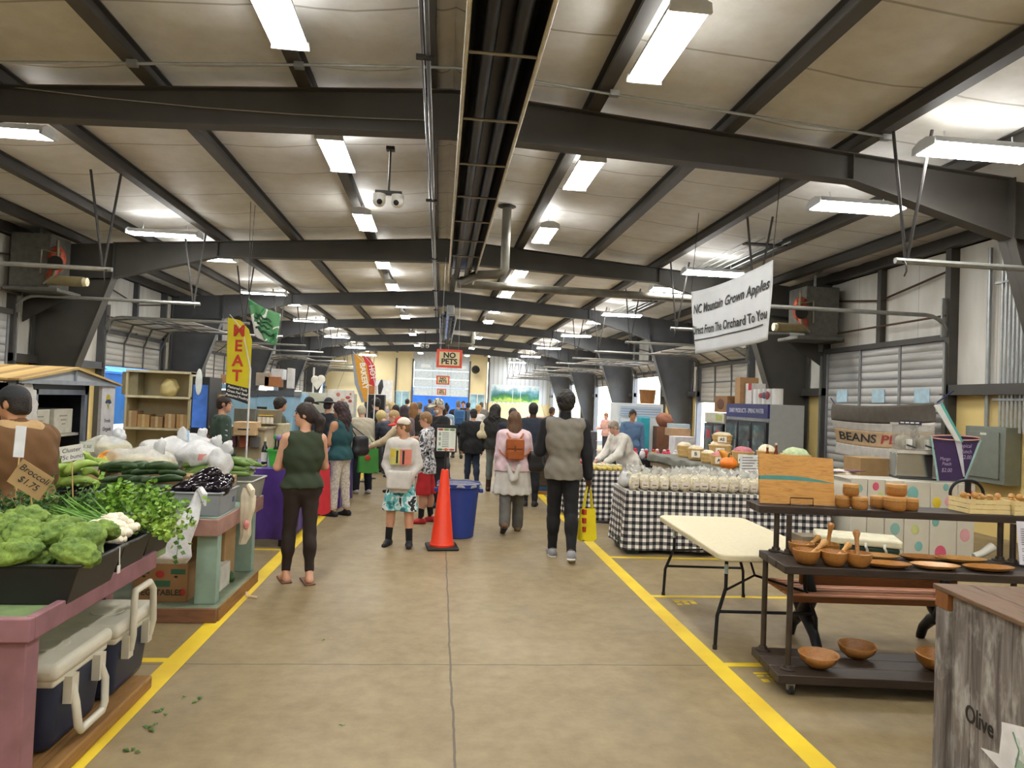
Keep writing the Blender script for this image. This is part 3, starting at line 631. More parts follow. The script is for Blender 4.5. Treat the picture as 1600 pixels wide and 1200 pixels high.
# mural on the far end wall, camera bracket
t = NT('landscape_print'); v = t.co(); n1 = t.noise(v, 1.4, 5., .6); sp = t.n('ShaderNodeSeparateXYZ'); t.l(v, sp.inputs[0])
f = t.math('ADD', t.math('MULTIPLY', sp.outputs[2], .55), t.math('MULTIPLY', n1, .75)); t.col(t.ramp(f, [(.25, '#7fae4c'), (.42, '#b9d263'), (.52, '#4f8f4a'), (.66, '#2e6f63'), (.8, '#6fa3b8'), (.95, '#dcecf2')])); t.set(Roughness=.5)
c = thing('wall_mural', 'green landscape banner on the far end wall', 'mural', (5.75, YE-.22, 1.72)); m = MB(); m.box(-1.85, 1.85, 0, .03, 0, 1.3); m.build('print', t.m, c)
for x in (-1.88, -.2, .4, 1.86): m = MB(); m.box(x-.02, x+.02, -.02, .0, -.03, 1.33); m.build('frame_bar', M('#cfe0e4', .4), c)
c = thing('wall_fan', 'dark fan on a bracket near the top of the far end wall', 'fan', (2.6, YE-.9, 4.05)); m = MB(); m.lathe([(.05, -.1), (.3, -.1), (.3, .1), (.05, .1)], 16); o = m.build('guard', DKMET, c); o.rotation_euler = (RAD(70), 0, RAD(20)); m = MB(); m.tube([(0, 0, 0), (0, .75, .25)], .03, 6); m.build('bracket', DKMET, c)
# hanging apple banner on the right and small apple banner on the left
def cloth_banner(name, label, cat, tl, tr, br, bl, mat, sag=.05, th=.004, amp=.03):
    o = thing(name, label, cat, tl); tl, tr, br, bl = [Vector(p)-Vector(tl) for p in (tl, tr, br, bl)]
    nrm = (tr-tl).cross(bl-tl).normalized()
    def S(u, v): return (tl.lerp(tr, u)).lerp(bl.lerp(br, u), v)+Vector((0, 0, -sag*4*u*(1-u)*(1-v*.6)))+nrm*amp*(math.sin(u*7+v*2)+.5*math.sin(u*15-v*5))*(.3+.7*v)
    m = MB(); m.grid(lambda u, v: S(u, v), 40, 16); m.build('cloth', mat, o, solid=th, angle=180)
    def warp(p, off=-.008): return S(p.x, p.y)+nrm*off
    return o, S, nrm
bn, S, nr = cloth_banner('hanging_banner', 'white apple banner hung from the track on the right', 'banner', at(1080, 456, 11.8), at(1207, 406, 8.8), at(1199, 531, 8.8), at(1083, 553, 11.8), M('#dcdfe2', .7, var=.05, scale=2), .06)
INK = M('#1d1c1e', .6)
sg = 1 if nr.dot(EYE-Vector(bn.location)) > 0 else -1
def bt(body, size, u, v, sx, shear=0., bold=.0):
    text(body, size, INK, bn, (u, v, 0), (0, 0, 0), warp=lambda p: S(p.x, p.y)+nr*sg*.012, sx=sx, bold=bold, shear=shear, ext=0, align='LEFT')
def bt2(body, u0, u1, v0, v1, hgt, bold, shear=.0):       # one line of letters from (u0,v0) to (u1,v1)
    cu_w = len(body); 
    def wp(p):
        q = p.x; u = u0+(u1-u0)*q; v = v0+(v1-v0)*q - p.y*hgt; return S(u, v)+nr*sg*.012
    cu = bpy.data.curves.new('t', 'FONT'); cu.body = body; cu.size = 1; to = bpy.data.objects.new('t', cu); COL.objects.link(to); bpy.context.view_layer.update(); w = to.dimensions.x; bpy.data.objects.remove(to)
    text(body, 1, INK, bn, (0, 0, 0), warp=wp, sx=1/w, bold=bold, shear=shear, ext=0, align='LEFT')
bt2('NC Mountain Grown Apples', .03, .97, .30, .28, .20, .02, .2)
bt2('Direct From The Orchard To You', .0, .97, .63, .66, .19, .02)
m = MB(); m.grid(lambda u, v: S(u*.93+.01, .775-.0*u+.018*v)+nr*sg*.01, 30, 1); m.build('underline', INK, bn)
for p, q in ((at(1080, 456, 11.8), (4.35, 11.8, 5.2)), (at(1207, 406, 8.8), (4.4, 8.9, 5.2))):
    m = MB(); m.tube([Vector(p)-bn.location, Vector(q)-bn.location], .006, 5); m.build('cord', INK, bn)
bl_, S2, n2_ = cloth_banner('hanging_banner', 'small white and green banner hung by a corner on the left', 'banner', at(388, 466, 11.5), at(438, 490, 11.3), at(431, 541, 11.2), at(395, 522, 11.5), CAMO(['#eef0ec', '#e6e9e4', '#5e9a6a', '#2f7a4c'], 3.), .03)
m = MB(); m.tube([(0, 0, 0), (.02, .05, 1.5)], .005, 5); m.tube([(0, 0, 0), (-.05, .05, 1.55)], .005, 5); m.build('cord', INK, bl_)
for k, (u0, u1, v0) in enumerate(((.2, .75, .3), (.15, .8, .42), (.25, .7, .55), (.2, .85, .72))):
    m = MB(); m.tube([S2(u0+(u1-u0)*i/8, v0+.04*math.sin(i*1.7+k))+n2_*(1 if n2_.dot(EYE-Vector(bl_.location)) > 0 else -1)*.012 for i in range(9)], .012 if k < 3 else .02, 6); m.build('brush_stroke', M('#22503a', .6), bl_)
# ================================================================== LEFT STALLS
PINK = M('#92686f', .7, var=.18, scale=6, bump=.15, name='pink_paint'); SAGE = M('#93ad9f', .7, var=.15, scale=6, bump=.15, name='sage_paint'); PEACH = M('#a98379', .7, var=.18, scale=7, name='faded_pink_paint'); GRN_EDGE = M('#7d9463', .7, var=.2, name='green_paint')
RAWW = WOOD('#a87d45', '#6a4a28', 1, 5, .8, 'raw_plank'); BTRAY = M('#1b1b1c', .45, var=.2, name='black_plastic'); GTUB = M('#8f969b', .55, var=.06, name='grey_plastic'); CARD = M('#a98a5f', .8, var=.1, scale=6, name='cardboard'); CREAM = M('#cfc4a0', .6, var=.06, name='cream_paint')
def plank(x0, x1, y0, y1, z0, z1, mat, par, name, bev=.006):
    m = MB(); m.box(x0, x1, y0, y1, z0, z1); return m.build(name, mat, par, bevel=bev)
# near table
T = thing('produce_table', 'pink painted wooden produce table nearest on the left', 'table', (-2.35, 3.95, 0))
plank(-.6, .66, -.78, .75, .745, .79, GRN_EDGE, T, 'tabletop')
plank(.66, .7, -.78, .5, .715, .815, PINK, T, 'side_rail'); plank(-.6, .7, -.82, -.78, .715, .815, PINK, T, 'end_rail')
for x, y in ((.58, -.73), (.3, .62), (-.55, -.73), (-.55, .62)): plank(x-.11, x+.09, y-.05, y+.05, .08, .745, PINK, T, 'leg')
P1 = thing('platform', 'low raw wood platform under the two blue coolers', 'platform', (-2.35, 3.95, 0)); plank(-.7, .71, -.95, .5, .0, .075, RAWW, P1, 'deck', .01)
# second table
T2 = thing('produce_table', 'sage and pink wooden produce table on a platform, second on the left', 'table', (-2.3, 6.3, 0))
plank(-.85, .62, -.58, .75, .76, .8, SAGE, T2, 'tabletop'); plank(.6, .64, -.6, .78, .66, .79, PEACH, T2, 'side_rail'); plank(-.85, .64, -.63, -.59, .66, .79, PEACH, T2, 'end_rail')
for x, y in ((.54, -.5), (.54, .55), (-.75, -.5), (-.75, .55)): plank(x-.08, x+.08, y-.05, y+.05, .115, .76, SAGE, T2, 'leg')
P2 = thing('platform', 'weathered wooden platform carrying the second produce table', 'platform', (-2.3, 6.27, 0))
plank(-.9, .66, -.6, .62, .085, .115, M('#76806a', .8, var=.25, scale=5, bump=.2), P2, 'deck'); plank(-.9, .66, -.62, -.57, 0, .11, WOOD('#8b6146', '#5d4130', 0, 5, .8), P2, 'front_board'); plank(.62, .67, -.57, .62, 0, .11, RAWW, P2, 'side_board')

# coolers
NAVY = M('#1c2740', .5, var=.12, scale=12, name='navy_plastic'); IVORY = M('#dad5c3', .5, var=.06, scale=8, name='ivory_plastic')
def cooler(label, loc, up):
    c = thing('cooler', label, 'cooler', loc, group=None)
    m = MB(); m.frustum((0, 0), (.52, .44), (.58, .5), 0, .33); m.build('body', NAVY, c, bevel=.05, seg=4)
    m = MB(); m.box(-.31, .31, -.27, .27, .33, .405); l = m.build('lid', IVORY, c, bevel=.03, seg=3)
    m = MB(); m.box(-.29, .29, -.25, .25, .3, .335); m.build('rim', IVORY, c, bevel=.012)
    for x in (-.12, .13): m = MB(); m.lathe([(.055, .0), (.07, .006), (.085, .006), (.09, 0)], 20, (x, 0, .403)); m.build('cup_ring', IVORY, l)
    m = MB()
    for y in (-.13, .13): m.box(.285, .325, y-.03, y+.03, .2, .32)
    hb = []
    z1 = .06 if not up else .55
    pts = [(.31, -.13, .27), (.335, -.14, .2), (.345, -.125, z1+.03), (.345, -.1, z1), (.345, .1, z1), (.345, .125, z1+.03), (.335, .14, .2), (.31, .13, .27)] if not up else [(.32, -.13, .24), (.335, -.14, .32), (.33, -.13, .5), (.32, -.1, .545), (.32, .1, .545), (.33, .13, .5), (.335, .14, .32), (.32, .13, .24)]
    m.tube(pts, .019, 10); m.build('handle', IVORY, c)
    for y in (-.15,): m = MB(); m.box(-.27, -.2, -.275, -.24, .28, .38); m.build('latch', IVORY, c)
    return c
cooler('navy cooler with ivory lid and hanging handle, nearest under the pink table', (-1.99, 3.71, .077), 0).scale = (1, 1.06, 1.07)
cooler('navy cooler with ivory lid and raised handle, behind the nearest cooler', (-1.98, 4.29, .077), 1).scale = (1, 1., 1.04)

# black trays of greens
def tray(name, label, x0, x1, y0, y1, z, h, mat, cat='tray', tp=.88):
    c = thing(name, label, cat, ((x0+x1)/2, (y0+y1)/2, z)); w, d = x1-x0, y1-y0
    m = MB(); m.tray((0, 0), (w*tp, d*tp), (w-.03, d-.03), 0, h); m.build('tub', mat, c, bevel=.006)
    m = MB(); m.add([(sx*w*.42, sy*d*.42, h*.45) for sx, sy in ((-1, -1), (1, -1), (1, 1), (-1, 1))], [(0, 1, 2, 3)]); m.build('liner', M('#2a2a26', .7), c); return c
tr1 = tray('produce_tray', 'black plastic tray heaped with broccoli', -2.75, -1.58, 3.38, 3.88, .79, .19, BTRAY)
m = MB(); m.box(1.17/2-.0, 1.17/2+.004, .12, .15, .06, .1); m.tube([(.585, .14, .19), (.588, .14, .1)], .003, 5); m.build('price_tag', WHT, tr1)
tray('produce_tray', 'black plastic tray of white spring onions', -2.65, -1.6, 3.9, 4.27, .79, .18, BTRAY)
tray('produce_tray', 'black plastic tray overflowing with pale green leaves', -2.6, -1.62, 4.29, 4.69, .79, .18, BTRAY)
c = thing('produce_box', 'beige carton of leafy greens behind the broccoli', 'box', (-2.72, 4.12, .79)); m = MB(); m.tray((0, 0), (.5, .36), (.52, .38), 0, .25, .008, .03); m.build('tub', M('#b9b08a', .7), c, bevel=.006)

# broccoli
def broc(seed):
    r2 = random.Random(seed); bl = [(Vector((r2.gauss(0, 1), r2.gauss(0, 1), abs(r2.gauss(0, .7)))).normalized(), r2.uniform(.16, .34)) for _ in range(70)]
    def fn(d):
        q = 1.
        for b, w in bl:
            a = d.dot(b)
            if a > math.cos(w): q = max(q, 1+.2*math.cos((math.acos(min(1, a))/w)*PI/2))
        return q*(1+.025*math.sin(d.x*55)*math.sin(d.y*57)*math.cos(d.z*50)) if d.z > -.35 else .55
    return fn
t = NT('broccoli_florets'); vv = t.co(); n1 = t.noise(vv, 60., 4., .7); n2 = t.noise(vv, 9., 3.); t.col(t.mix(.5, t.ramp(n1, [(.35, '#31491b'), (.62, '#7c9a40')]), t.ramp(n2, [(.35, '#456628'), (.65, '#9cb74e')]))); t.set(Roughness=.75); t.bump(n1, .8, .006); BROC = t.m
STALK = M('#9db56a', .6, name='pale_stalk')
def broccoli(i):
    c = thing('broccoli', 'broccoli', 'vegetable'); m = MB(); m.ell((0, 0, .045), (.088, .08, .066), 64, 40, broc(i)); m.build('florets', BROC, c, angle=180); m = MB(); m.tube([(0, 0, .02), (0, 0, -.02), (.01, 0, -.06)], [.03, .022, .024], 8); m.build('stalk', STALK, c); return c
BR = [broccoli(i) for i in range(3)]; q = 0
for r_ in range(3):
    for k in range(6):
        x = -2.62+k*.19+U(-.02, .02)+.04*(r_ % 2); y = 3.465+r_*.15+U(-.02, .02); z = .95+.05*(r_ > 0)+U(0, .03)+(.03 if 1 <= k <= 3 else 0)
        if x > -1.66: x = -1.68
        z -= .012*(k == 5)
        lb = 'green broccoli head in the black tray, row %s, %s from the aisle' % (['nearest', 'middle', 'back'][r_], ['sixth', 'fifth', 'fourth', 'third', 'second', 'first'][k])
        rt = (U(-.35, .1), U(-.3, .3), U(0, 6))
        if q < 3: o = BR[q]; o.location = (x, y, z); o.rotation_euler = rt; o['label'] = lb; o['group'] = 'broccoli heads in the tray'
        else: o = dup(BR[q % 3], (x, y, z), label=lb, group='broccoli heads in the tray', rot=rt, scale=U(.9, 1.15))
        q += 1
for k in range(7):
    dup(BR[k % 3], (-2.55+k*.145+U(-.02, .02), 3.525+U(-.01, .01), .925), label='green broccoli head low in the tray behind the near rim, %s from the aisle' % ['seventh', 'sixth', 'fifth', 'fourth', 'third', 'second', 'first'][k], group='broccoli heads in the tray', rot=(U(-.2, .1), U(-.2, .2), U(0, 6)), scale=U(.75, .9))
for k in range(5):
    o = dup(BR[k % 3], (-2.5+k*.19+U(-.03, .03), 3.62+U(-.06, .06), 1.065-.014*k), label='green broccoli head on top of the heap, %s from the aisle' % ['fifth', 'fourth', 'third', 'second', 'first'][k], group='broccoli heads in the tray', rot=(U(-.3, .2), U(-.3, .3), U(0, 6)), scale=U(.9, 1.1))
# spring onions
BULB = M('#efe6cf', .4, var=.05, name='onion_skin'); LEAFG = M('#5f8f33', .5, var=.25, scale=20, name='onion_green')
def onion():
    c = thing('spring_onion', 'onion', 'vegetable'); m = MB(); m.lathe([(.0, -.028), (.012, -.027), (.023, -.015), (.026, 0), (.02, .018), (.009, .035), (.007, .05)], 12); m.build('bulb', BULB, c)
    m = MB()
    for k in range(3): a = k*2.1; m.tube([(0, 0, .045), (.01*math.cos(a), .01*math.sin(a), .1), (.03*math.cos(a), .03*math.sin(a), .18), (.05*math.cos(a), .05*math.sin(a), .26)], [.006, .006, .005, .002], 6)
    m.build('leaves', LEAFG, c); return c
ON = onion(); first = True
for r_ in range(5):
    for k in range(11):
        x = -1.98+k*.032+U(-.006, .006); 
        if r_ < 2 and k < 2: continue
        y = 3.94+r_*.05+U(-.01, .01); z = .965+.012*r_+U(-.006, .02)+.05*max(0, 1-abs(x+1.78)/.12)*(r_ > 1)
        lb = 'white spring onion bulb in the heap beside the broccoli'
        rt = (PI/2+U(-.5, .2), U(-.3, .3), RAD(-85)+U(-.4, .4)) if r_ % 2 else (PI/2+.5+U(-.3, .3), U(-.3, .3), RAD(-100)+U(-.4, .4))
        if first: ON.location = (x, y, z); ON.rotation_euler = rt; ON['label'] = lb; ON['group'] = 'spring onions'; first = False
        else: dup(ON, (x, y, z), label=lb, group='spring onions', rot=rt, scale=U(.85, 1.15))
for k in range(26):
    x = -1.86+.03*(k % 7)+U(-.01, .01); y = 3.98+.055*(k//7)+U(-.01, .01); z = 1.0+.028*(2-abs(k % 7-3)*.6)+U(-.008, .012)
    dup(ON, (x, y, z), label='white spring onion bulb in the heap beside the broccoli', group='spring onions', rot=(PI/2+U(-.4, .3), U(-.3, .3), RAD(-85)+U(-.5, .5)), scale=U(.9, 1.2))
for k, (x, y, z) in enumerate(((-2.13, 3.95, 1.04), (-2.11, 3.99, 1.06), (-2.08, 3.93, 1.02), (-2.1, 3.97, 1.0), (-2.05, 3.96, .99), (-2.02, 3.99, .985))):
    dup(ON, (x, y, z), label='white spring onion bulb in the small loose bunch between broccoli and dark greens', group='loose onion bunch', rot=(PI/2+U(-.2, .6), U(-.3, .3), RAD(-80)+U(-.5, .5)), scale=1.1)
# leafy bunches
def bunch(name, label, cat, loc, leafc, stemc, n, R_, H_, leaf, spread, dirv=(0, 0, 1), seed=0, jag=.5, group=None):
    r2 = random.Random(seed); c = thing(name, label, cat, loc, group=group); st = MB(); lf = MB(); dv = Vector(dirv).normalized()
    for i in range(n):
        tip = Vector((r2.gauss(0, spread), r2.gauss(0, spread), r2.gauss(0, spread*.6)))*R_+dv*H_*r2.uniform(.55, 1.05); mid = tip*.5+Vector((0, 0, .02)); tip.z -= .25*max(0, tip.xy.length-R_*.7)
        if i % 3 == 0: st.tube([(0, 0, 0), mid, tip], [.0025, .002, .001], 4)
        for k in range(5):
            p = mid.lerp(tip, r2.uniform(.2, 1.1))+Vector((r2.uniform(-1, 1), r2.uniform(-1, 1), r2.uniform(-.6, 1)))*leaf*.9
            u = Vector((r2.uniform(-1, 1), r2.uniform(-1, 1), r2.uniform(-.5, .6))).normalized()*leaf; w = u.orthogonal().normalized()*leaf*jag; n_ = u.cross(w).normalized()*leaf*.25
            w = (w+n_*r2.uniform(-2, 2))
            lf.add([p-u*.6, p-u*.1+w*.8+n_, p+u*.35+w, p+u*.8, p+u*.35-w+n_, p-u*.1-w*.8], [(0, 1, 2, 3), (0, 3, 4, 5)])
    st.build('stems', stemc, c); lf.build('leaves', leafc, c, angle=180); return c
def leafm(a, b, name): 
    t = NT(name); n1 = t.noise(t.co(), 14., 3.); t.col(t.ramp(n1, [(.35, a), (.65, b)])); t.set(Roughness=.5); return t.m
LA = leafm('#4f7d1e', '#86b032', 'bright_leaf'); LB = leafm('#223f1a', '#46702c', 'dark_leaf'); LC = leafm('#2f5a22', '#5e9136', 'mid_leaf'); LD = leafm('#5d8a28', '#a0bd4a', 'yellow_leaf')
q = 0
for k, (x, y, z, dv) in enumerate(((-1.75, 4.45, .96, (.8, 0, .6)), (-1.75, 4.58, .98, (.7, .2, .7)), (-1.85, 4.36, .98, (.3, -.3, .8)), (-1.95, 4.5, 1.0, (.1, .1, 1)), (-1.82, 4.62, 1.0, (.3, .3, .9)), (-1.7, 4.36, .96, (.8, -.3, .3)))):
    bunch('parsley_bunch', 'bright leafy bunch in the far black tray, %s' % ['drooping over the aisle side', 'at the aisle side by the back corner', 'next to the onion bulbs', 'in the middle', 'by the back rim', 'hanging at the near corner'][k], 'herbs', (x, y, z), LD if k in (0, 5) else LA, STALK, 60, .075, .16, .021, 1., dv, k, .6, 'leafy bunches in the far tray')
for k, (x, y, z, dv) in enumerate(((-2.25, 4.15, .98, (0, 0, 1)), (-2.4, 4.25, .98, (-.2, .2, 1)), (-2.3, 4.4, .99, (.2, .2, .9)), (-2.15, 4.45, 1.0, (.7, .1, .6)), (-2.08, 4.32, 1.0, (.8, -.2, .55)), (-2.0, 4.25, .97, (.6, -.5, .4)))):
    bunch('herb_bunch', 'dark feathery green bunch between broccoli and squash, %s' % ['nearest the broccoli', 'below the brown price card', 'at the back', 'leaning to the right at the back', 'leaning right in the middle', 'lying above the onion stems'][k], 'herbs', (x, y, z), (LB, LB, LC, LC, LC, LA)[k], STALK, 70, .08, .15, .018, 1., dv, 20+k, .35, 'dark herb bunches')
for k in range(3):
    bunch('kale_bunch', 'leafy green bunch in the beige carton, %s' % ['left', 'middle', 'right'][k], 'greens', (-2.87+k*.13, 4.1+.03*k, 1.0), LC if k != 1 else LA, STALK, 55, .08, .13, .024, 1., (0, -.2, 1), 40+k, .6, 'greens in the beige carton')
m = MB(); r2 = random.Random(5)
c = thing('leaf_scrap', 'stray sprig hanging from the far black tray', 'leaf', (-1.6, 4.6, .8)); m.tube([(0, 0, .15), (.02, 0, .05), (.01, -.01, -.1)], .002, 4); m.build('stem', LC, c)
m = MB()
for k in range(7): p = Vector((.012+U(-.03, .03), U(-.02, .01), .1-k*.03)); m.add([p, p+Vector((.02, .01, .01)), p+Vector((.035, 0, -.01)), p+Vector((.018, -.012, -.015))], [(0, 1, 2, 3)])
m.build('leaves', LC, c)
for k, (px, py) in enumerate(((310, 1095), (255, 1113), (230, 1140), (205, 1175), (505, 1002), (535, 1135), (285, 1092), (245, 1135))):
    p = atz(px, py); c = thing('leaf_scrap', 'fallen green leaf on the concrete, %s' % ['farthest of the cluster by the coolers', 'second of the cluster by the coolers', 'third of the cluster by the coolers', 'nearest of the cluster by the coolers', 'small dark one in mid aisle', 'tiny one nearest the floor joint', 'pale bit at the top of the cluster', 'small one in the middle of the cluster'][k], 'leaf', (p.x, p.y, .003)); m = MB()
    for j in range(4):
        a = U(0, 6); d = Vector((math.cos(a), math.sin(a), 0)); n_ = Vector((-d.y, d.x, 0)); s_ = .03 if k < 4 else .012; b_ = d*U(0, s_)
        m.add([b_, b_+d*s_*.5+n_*s_*.35+Vector((0, 0, .008)), b_+d*s_*1.2+Vector((0, 0, .004)), b_+d*s_*.5-n_*s_*.35+Vector((0, 0, .008))], [(0, 1, 2, 3)])
    m.build('leaf', LC, c, solid=.002)

# grey tubs and their vegetables
tub1 = tray('bus_tub', 'grey plastic tub of eggplants at the table corner', -2.06, -1.66, 5.72, 6.22, .8, .19, GTUB, 'tub')
m = MB(); m.box(.178, .186, .12, .16, .07, .11); m.build('sticker', M('#4a628f', .5), tub1)
tray('bus_tub', 'grey plastic tub of cucumbers left of the eggplants', -2.66, -2.1, 5.72, 6.2, .8, .18, GTUB, 'tub')
tray('bus_tub', 'pale grey tub of long green gourds at the far end of the second table', -2.3, -1.62, 6.5, 7.02, .8, .19, M('#a8aaa2', .55, var=.05), 'tub')
tray('bus_tub', 'dark tub of pale green squash left of the cucumbers', -3.15, -2.68, 5.7, 6.15, .8, .18, BTRAY, 'tub')
def veg(name, mat, prof, bend, stem=None, n=12):
    c = thing(name, name, 'vegetable'); m = MB(); N = len(prof); L = prof[-1][1]-prof[0][1]
    pts = [(z, 0, bend*(1-((z-prof[0][1])/L*2-1)**2)*L) for r, z in prof]; m.tube(pts, [max(r, .001) for r, z in prof], n); m.build('flesh', mat, c, angle=180)
    if stem:
        m = MB(); p = pts[-1]; m.tube([p, (p[0]+.02, 0, p[2]+.004), (p[0]+.035, 0, p[2]+.012)], [.009, .007, .008], 8)
        if stem[1]:
            for a in range(5): an = a*1.26; m.add([(p[0]+.004, 0, p[2]), (p[0]-.012, .03*math.cos(an-.4), p[2]+.03*math.sin(an-.4)), (p[0]-.035, .036*math.cos(an), p[2]+.036*math.sin(an)), (p[0]-.012, .03*math.cos(an+.4), p[2]+.03*math.sin(an+.4))], [(0, 1, 2, 3)])
        m.build('stem', stem[0], c)
    return c
CUC = M('#2f4a24', .35, var=.35, scale=25, name='cucumber_skin'); SQ = M('#93b04c', .35, var=.2, scale=18, name='squash_skin'); EGG = M('#150d17', .12, var=.1, name='eggplant_skin'); GOU = M('#5d7a35', .45, var=.3, scale=14, name='gourd_skin'); CALYX = M('#5a4a35', .7, var=.3, name='calyx')
cu = veg('cucumber', CUC, [(.003, -.11), (.02, -.1), (.029, -.05), (.031, 0), (.029, .05), (.02, .1), (.004, .115)], .09)
sq = veg('squash', SQ, [(.003, -.12), (.024, -.11), (.036, -.06), (.033, 0), (.026, .06), (.019, .11), (.012, .13)], .16, (M('#b7c27a'), 0))
eg = veg('eggplant', EGG, [(.003, -.1), (.03, -.092), (.055, -.06), (.062, -.02), (.05, .03), (.034, .07), (.022, .095)], .04, (CALYX, 1), 16)
go = veg('long_gourd', GOU, [(.004, -.27), (.022, -.25), (.034, -.15), (.034, 0), (.03, .15), (.02, .25), (.01, .28)], .07, (M('#8a9a55'), 0))
def heap(proto, spots, lab, grp, sc=(.9, 1.1)):
    for i, (x, y, z, rz, ry) in enumerate(spots):
        o = proto if i == 0 else dup(proto, scale=U(*sc)); o.location = (x, y, z); o.rotation_euler = (U(-.3, .3), ry, rz); o['label'] = lab(i); o['group'] = grp
CNT = ['first', 'second', 'third', 'fourth', 'fifth', 'sixth', 'seventh', 'eighth', 'ninth', 'tenth', 'eleventh', 'twelfth', 'thirteenth', 'fourteenth', 'fifteenth', 'sixteenth', 'seventeenth', 'eighteenth', 'nineteenth', 'twentieth']
sp = [(-2.56+.1*(k % 5)+U(-.02, .02), 5.86+.11*((k//5) % 3)+U(-.02, .02), .985+.055*(k//5)+U(-.01, .01), RAD(20)+U(-.5, .4), U(-.15, .15)) for k in range(20)]
heap(cu, sp, lambda i: 'dark green cucumber in the %s layer of the grey tub heap' % ['bottom', 'second', 'third', 'top'][i//5], 'cucumbers in the grey tub')
sp = [(-3.02+.13*(k % 3)+U(-.02, .02), 5.85+.13*((k//3) % 3)+U(-.02, .02), 1.0+.06*(k//4)+U(-.01, .02), RAD(60)+U(-1, .9), U(-.4, .4)) for k in range(14)]
heap(sq, sp, lambda i: 'pale green curved squash in the %s part of the heap left of the cucumbers' % ['lower', 'middle', 'upper', 'top'][i//4], 'pale squash')
sp = [(-1.98, 5.83, 1.0, RAD(200), .1), (-1.83, 5.82, 1.0, RAD(190), -.1), (-1.74, 5.85, 1.0, RAD(170), 0), (-1.9, 5.93, 1.04, RAD(230), .1), (-1.78, 5.96, 1.03, RAD(150), -.2), (-1.95, 6.05, 1.03, RAD(260), .3), (-1.82, 6.08, 1.04, RAD(240), .2), (-1.73, 6.1, 1.03, RAD(280), .2), (-1.88, 6.16, 1.03, RAD(250), .3), (-1.72, 6.0, 1.0, RAD(90), .3), (-1.97, 5.95, .99, RAD(20), 0), (-1.86, 6.02, 1.09, RAD(200), .1)]
heap(eg, sp, lambda i: 'glossy black eggplant in the grey corner tub, %s counted from the near rim' % CNT[i], 'eggplants in the corner tub')
sp = [(-1.98+U(-.06, .06), 6.55+.06*(k % 6)+U(-.01, .01), 1.0+.05*(k//4)+.02*(k % 6 in (2, 3)), RAD(8)+U(-.25, .25), -.05+U(-.1, .1)) for k in range(12)]
heap(go, sp, lambda i: 'long green gourd in the far tub, %s layer' % ['bottom', 'middle', 'top'][i//4], 'long gourds in the far tub')
# cut orange squash
for k, (x, y, z) in enumerate(((-2.75, 6.25, 1.17), (-2.52, 6.32, 1.13))):
    c = thing('cut_squash', 'cut orange squash half behind the pale squash, %s' % ['left one beside the cluster price card', 'right one beside the white bags'][k], 'vegetable', (x, y, z), group='cut orange squash'); m = MB(); m.lathe([(0, -.09), (.06, -.08), (.085, -.03), (.088, .0), (.07, .006), (.05, -.012), (0, -.03)], 20); o = m.build('flesh', M('#e0973f', .4, var=.25, scale=20), c); o.rotation_euler = (RAD(62), 0, .2-.3*k)
    m = MB(); m.ell((0, 0, 0), (.03, .03, .008), 12, 6); o2 = m.build('seeds', M('#f0cf74', .5), c); o2.location = (0, -.03, .012); o2.rotation_euler = (RAD(62), 0, .2-.3*k)
    m = MB(); m.cyl((0, .03), .07, -.37+.02*k, -.05, 14); m.build('support_crate', M('#6b5f45', .8), c)

# plastic bags
t = NT('white_plastic_film'); n1 = t.noise(t.co(), 14., 4., .6); t.col(t.ramp(n1, [(.3, '#d5d8dc'), (.7, '#f3f4f4')])); t.set(Roughness=.3); t.b.inputs['Alpha'].default_value = .78; t.b.inputs['Subsurface Weight'].default_value = 0; t.bump(n1, .6, .02); FILM = t.m
t = NT('clear_plastic_film'); n1 = t.noise(t.co(), 18., 4., .6); t.col(t.ramp(n1, [(.3, '#dfe2df'), (.7, '#fbfbf6')])); t.set(Roughness=.2); t.b.inputs['Alpha'].default_value = .45; t.bump(n1, .8, .02); CLEAR = t.m
YSQ = M('#ddd28e', .45, var=.12, scale=16, name='yellow_squash')
def lump(c, r, seed, amp=.12, mat=FILM, name='film', par=None, n=34, m_=20):
    r2 = random.Random(seed); ds = [(Vector((r2.gauss(0, 1), r2.gauss(0, 1), r2.gauss(0, 1))).normalized()*r2.uniform(3, 9), r2.uniform(0, 6)) for _ in range(7)]
    m = MB(); m.ell(c, r, n, m_, lambda d: 1+amp*sum(math.sin(d.dot(a)+p) for a, p in ds)/3); return m.build(name, mat, par, angle=180)
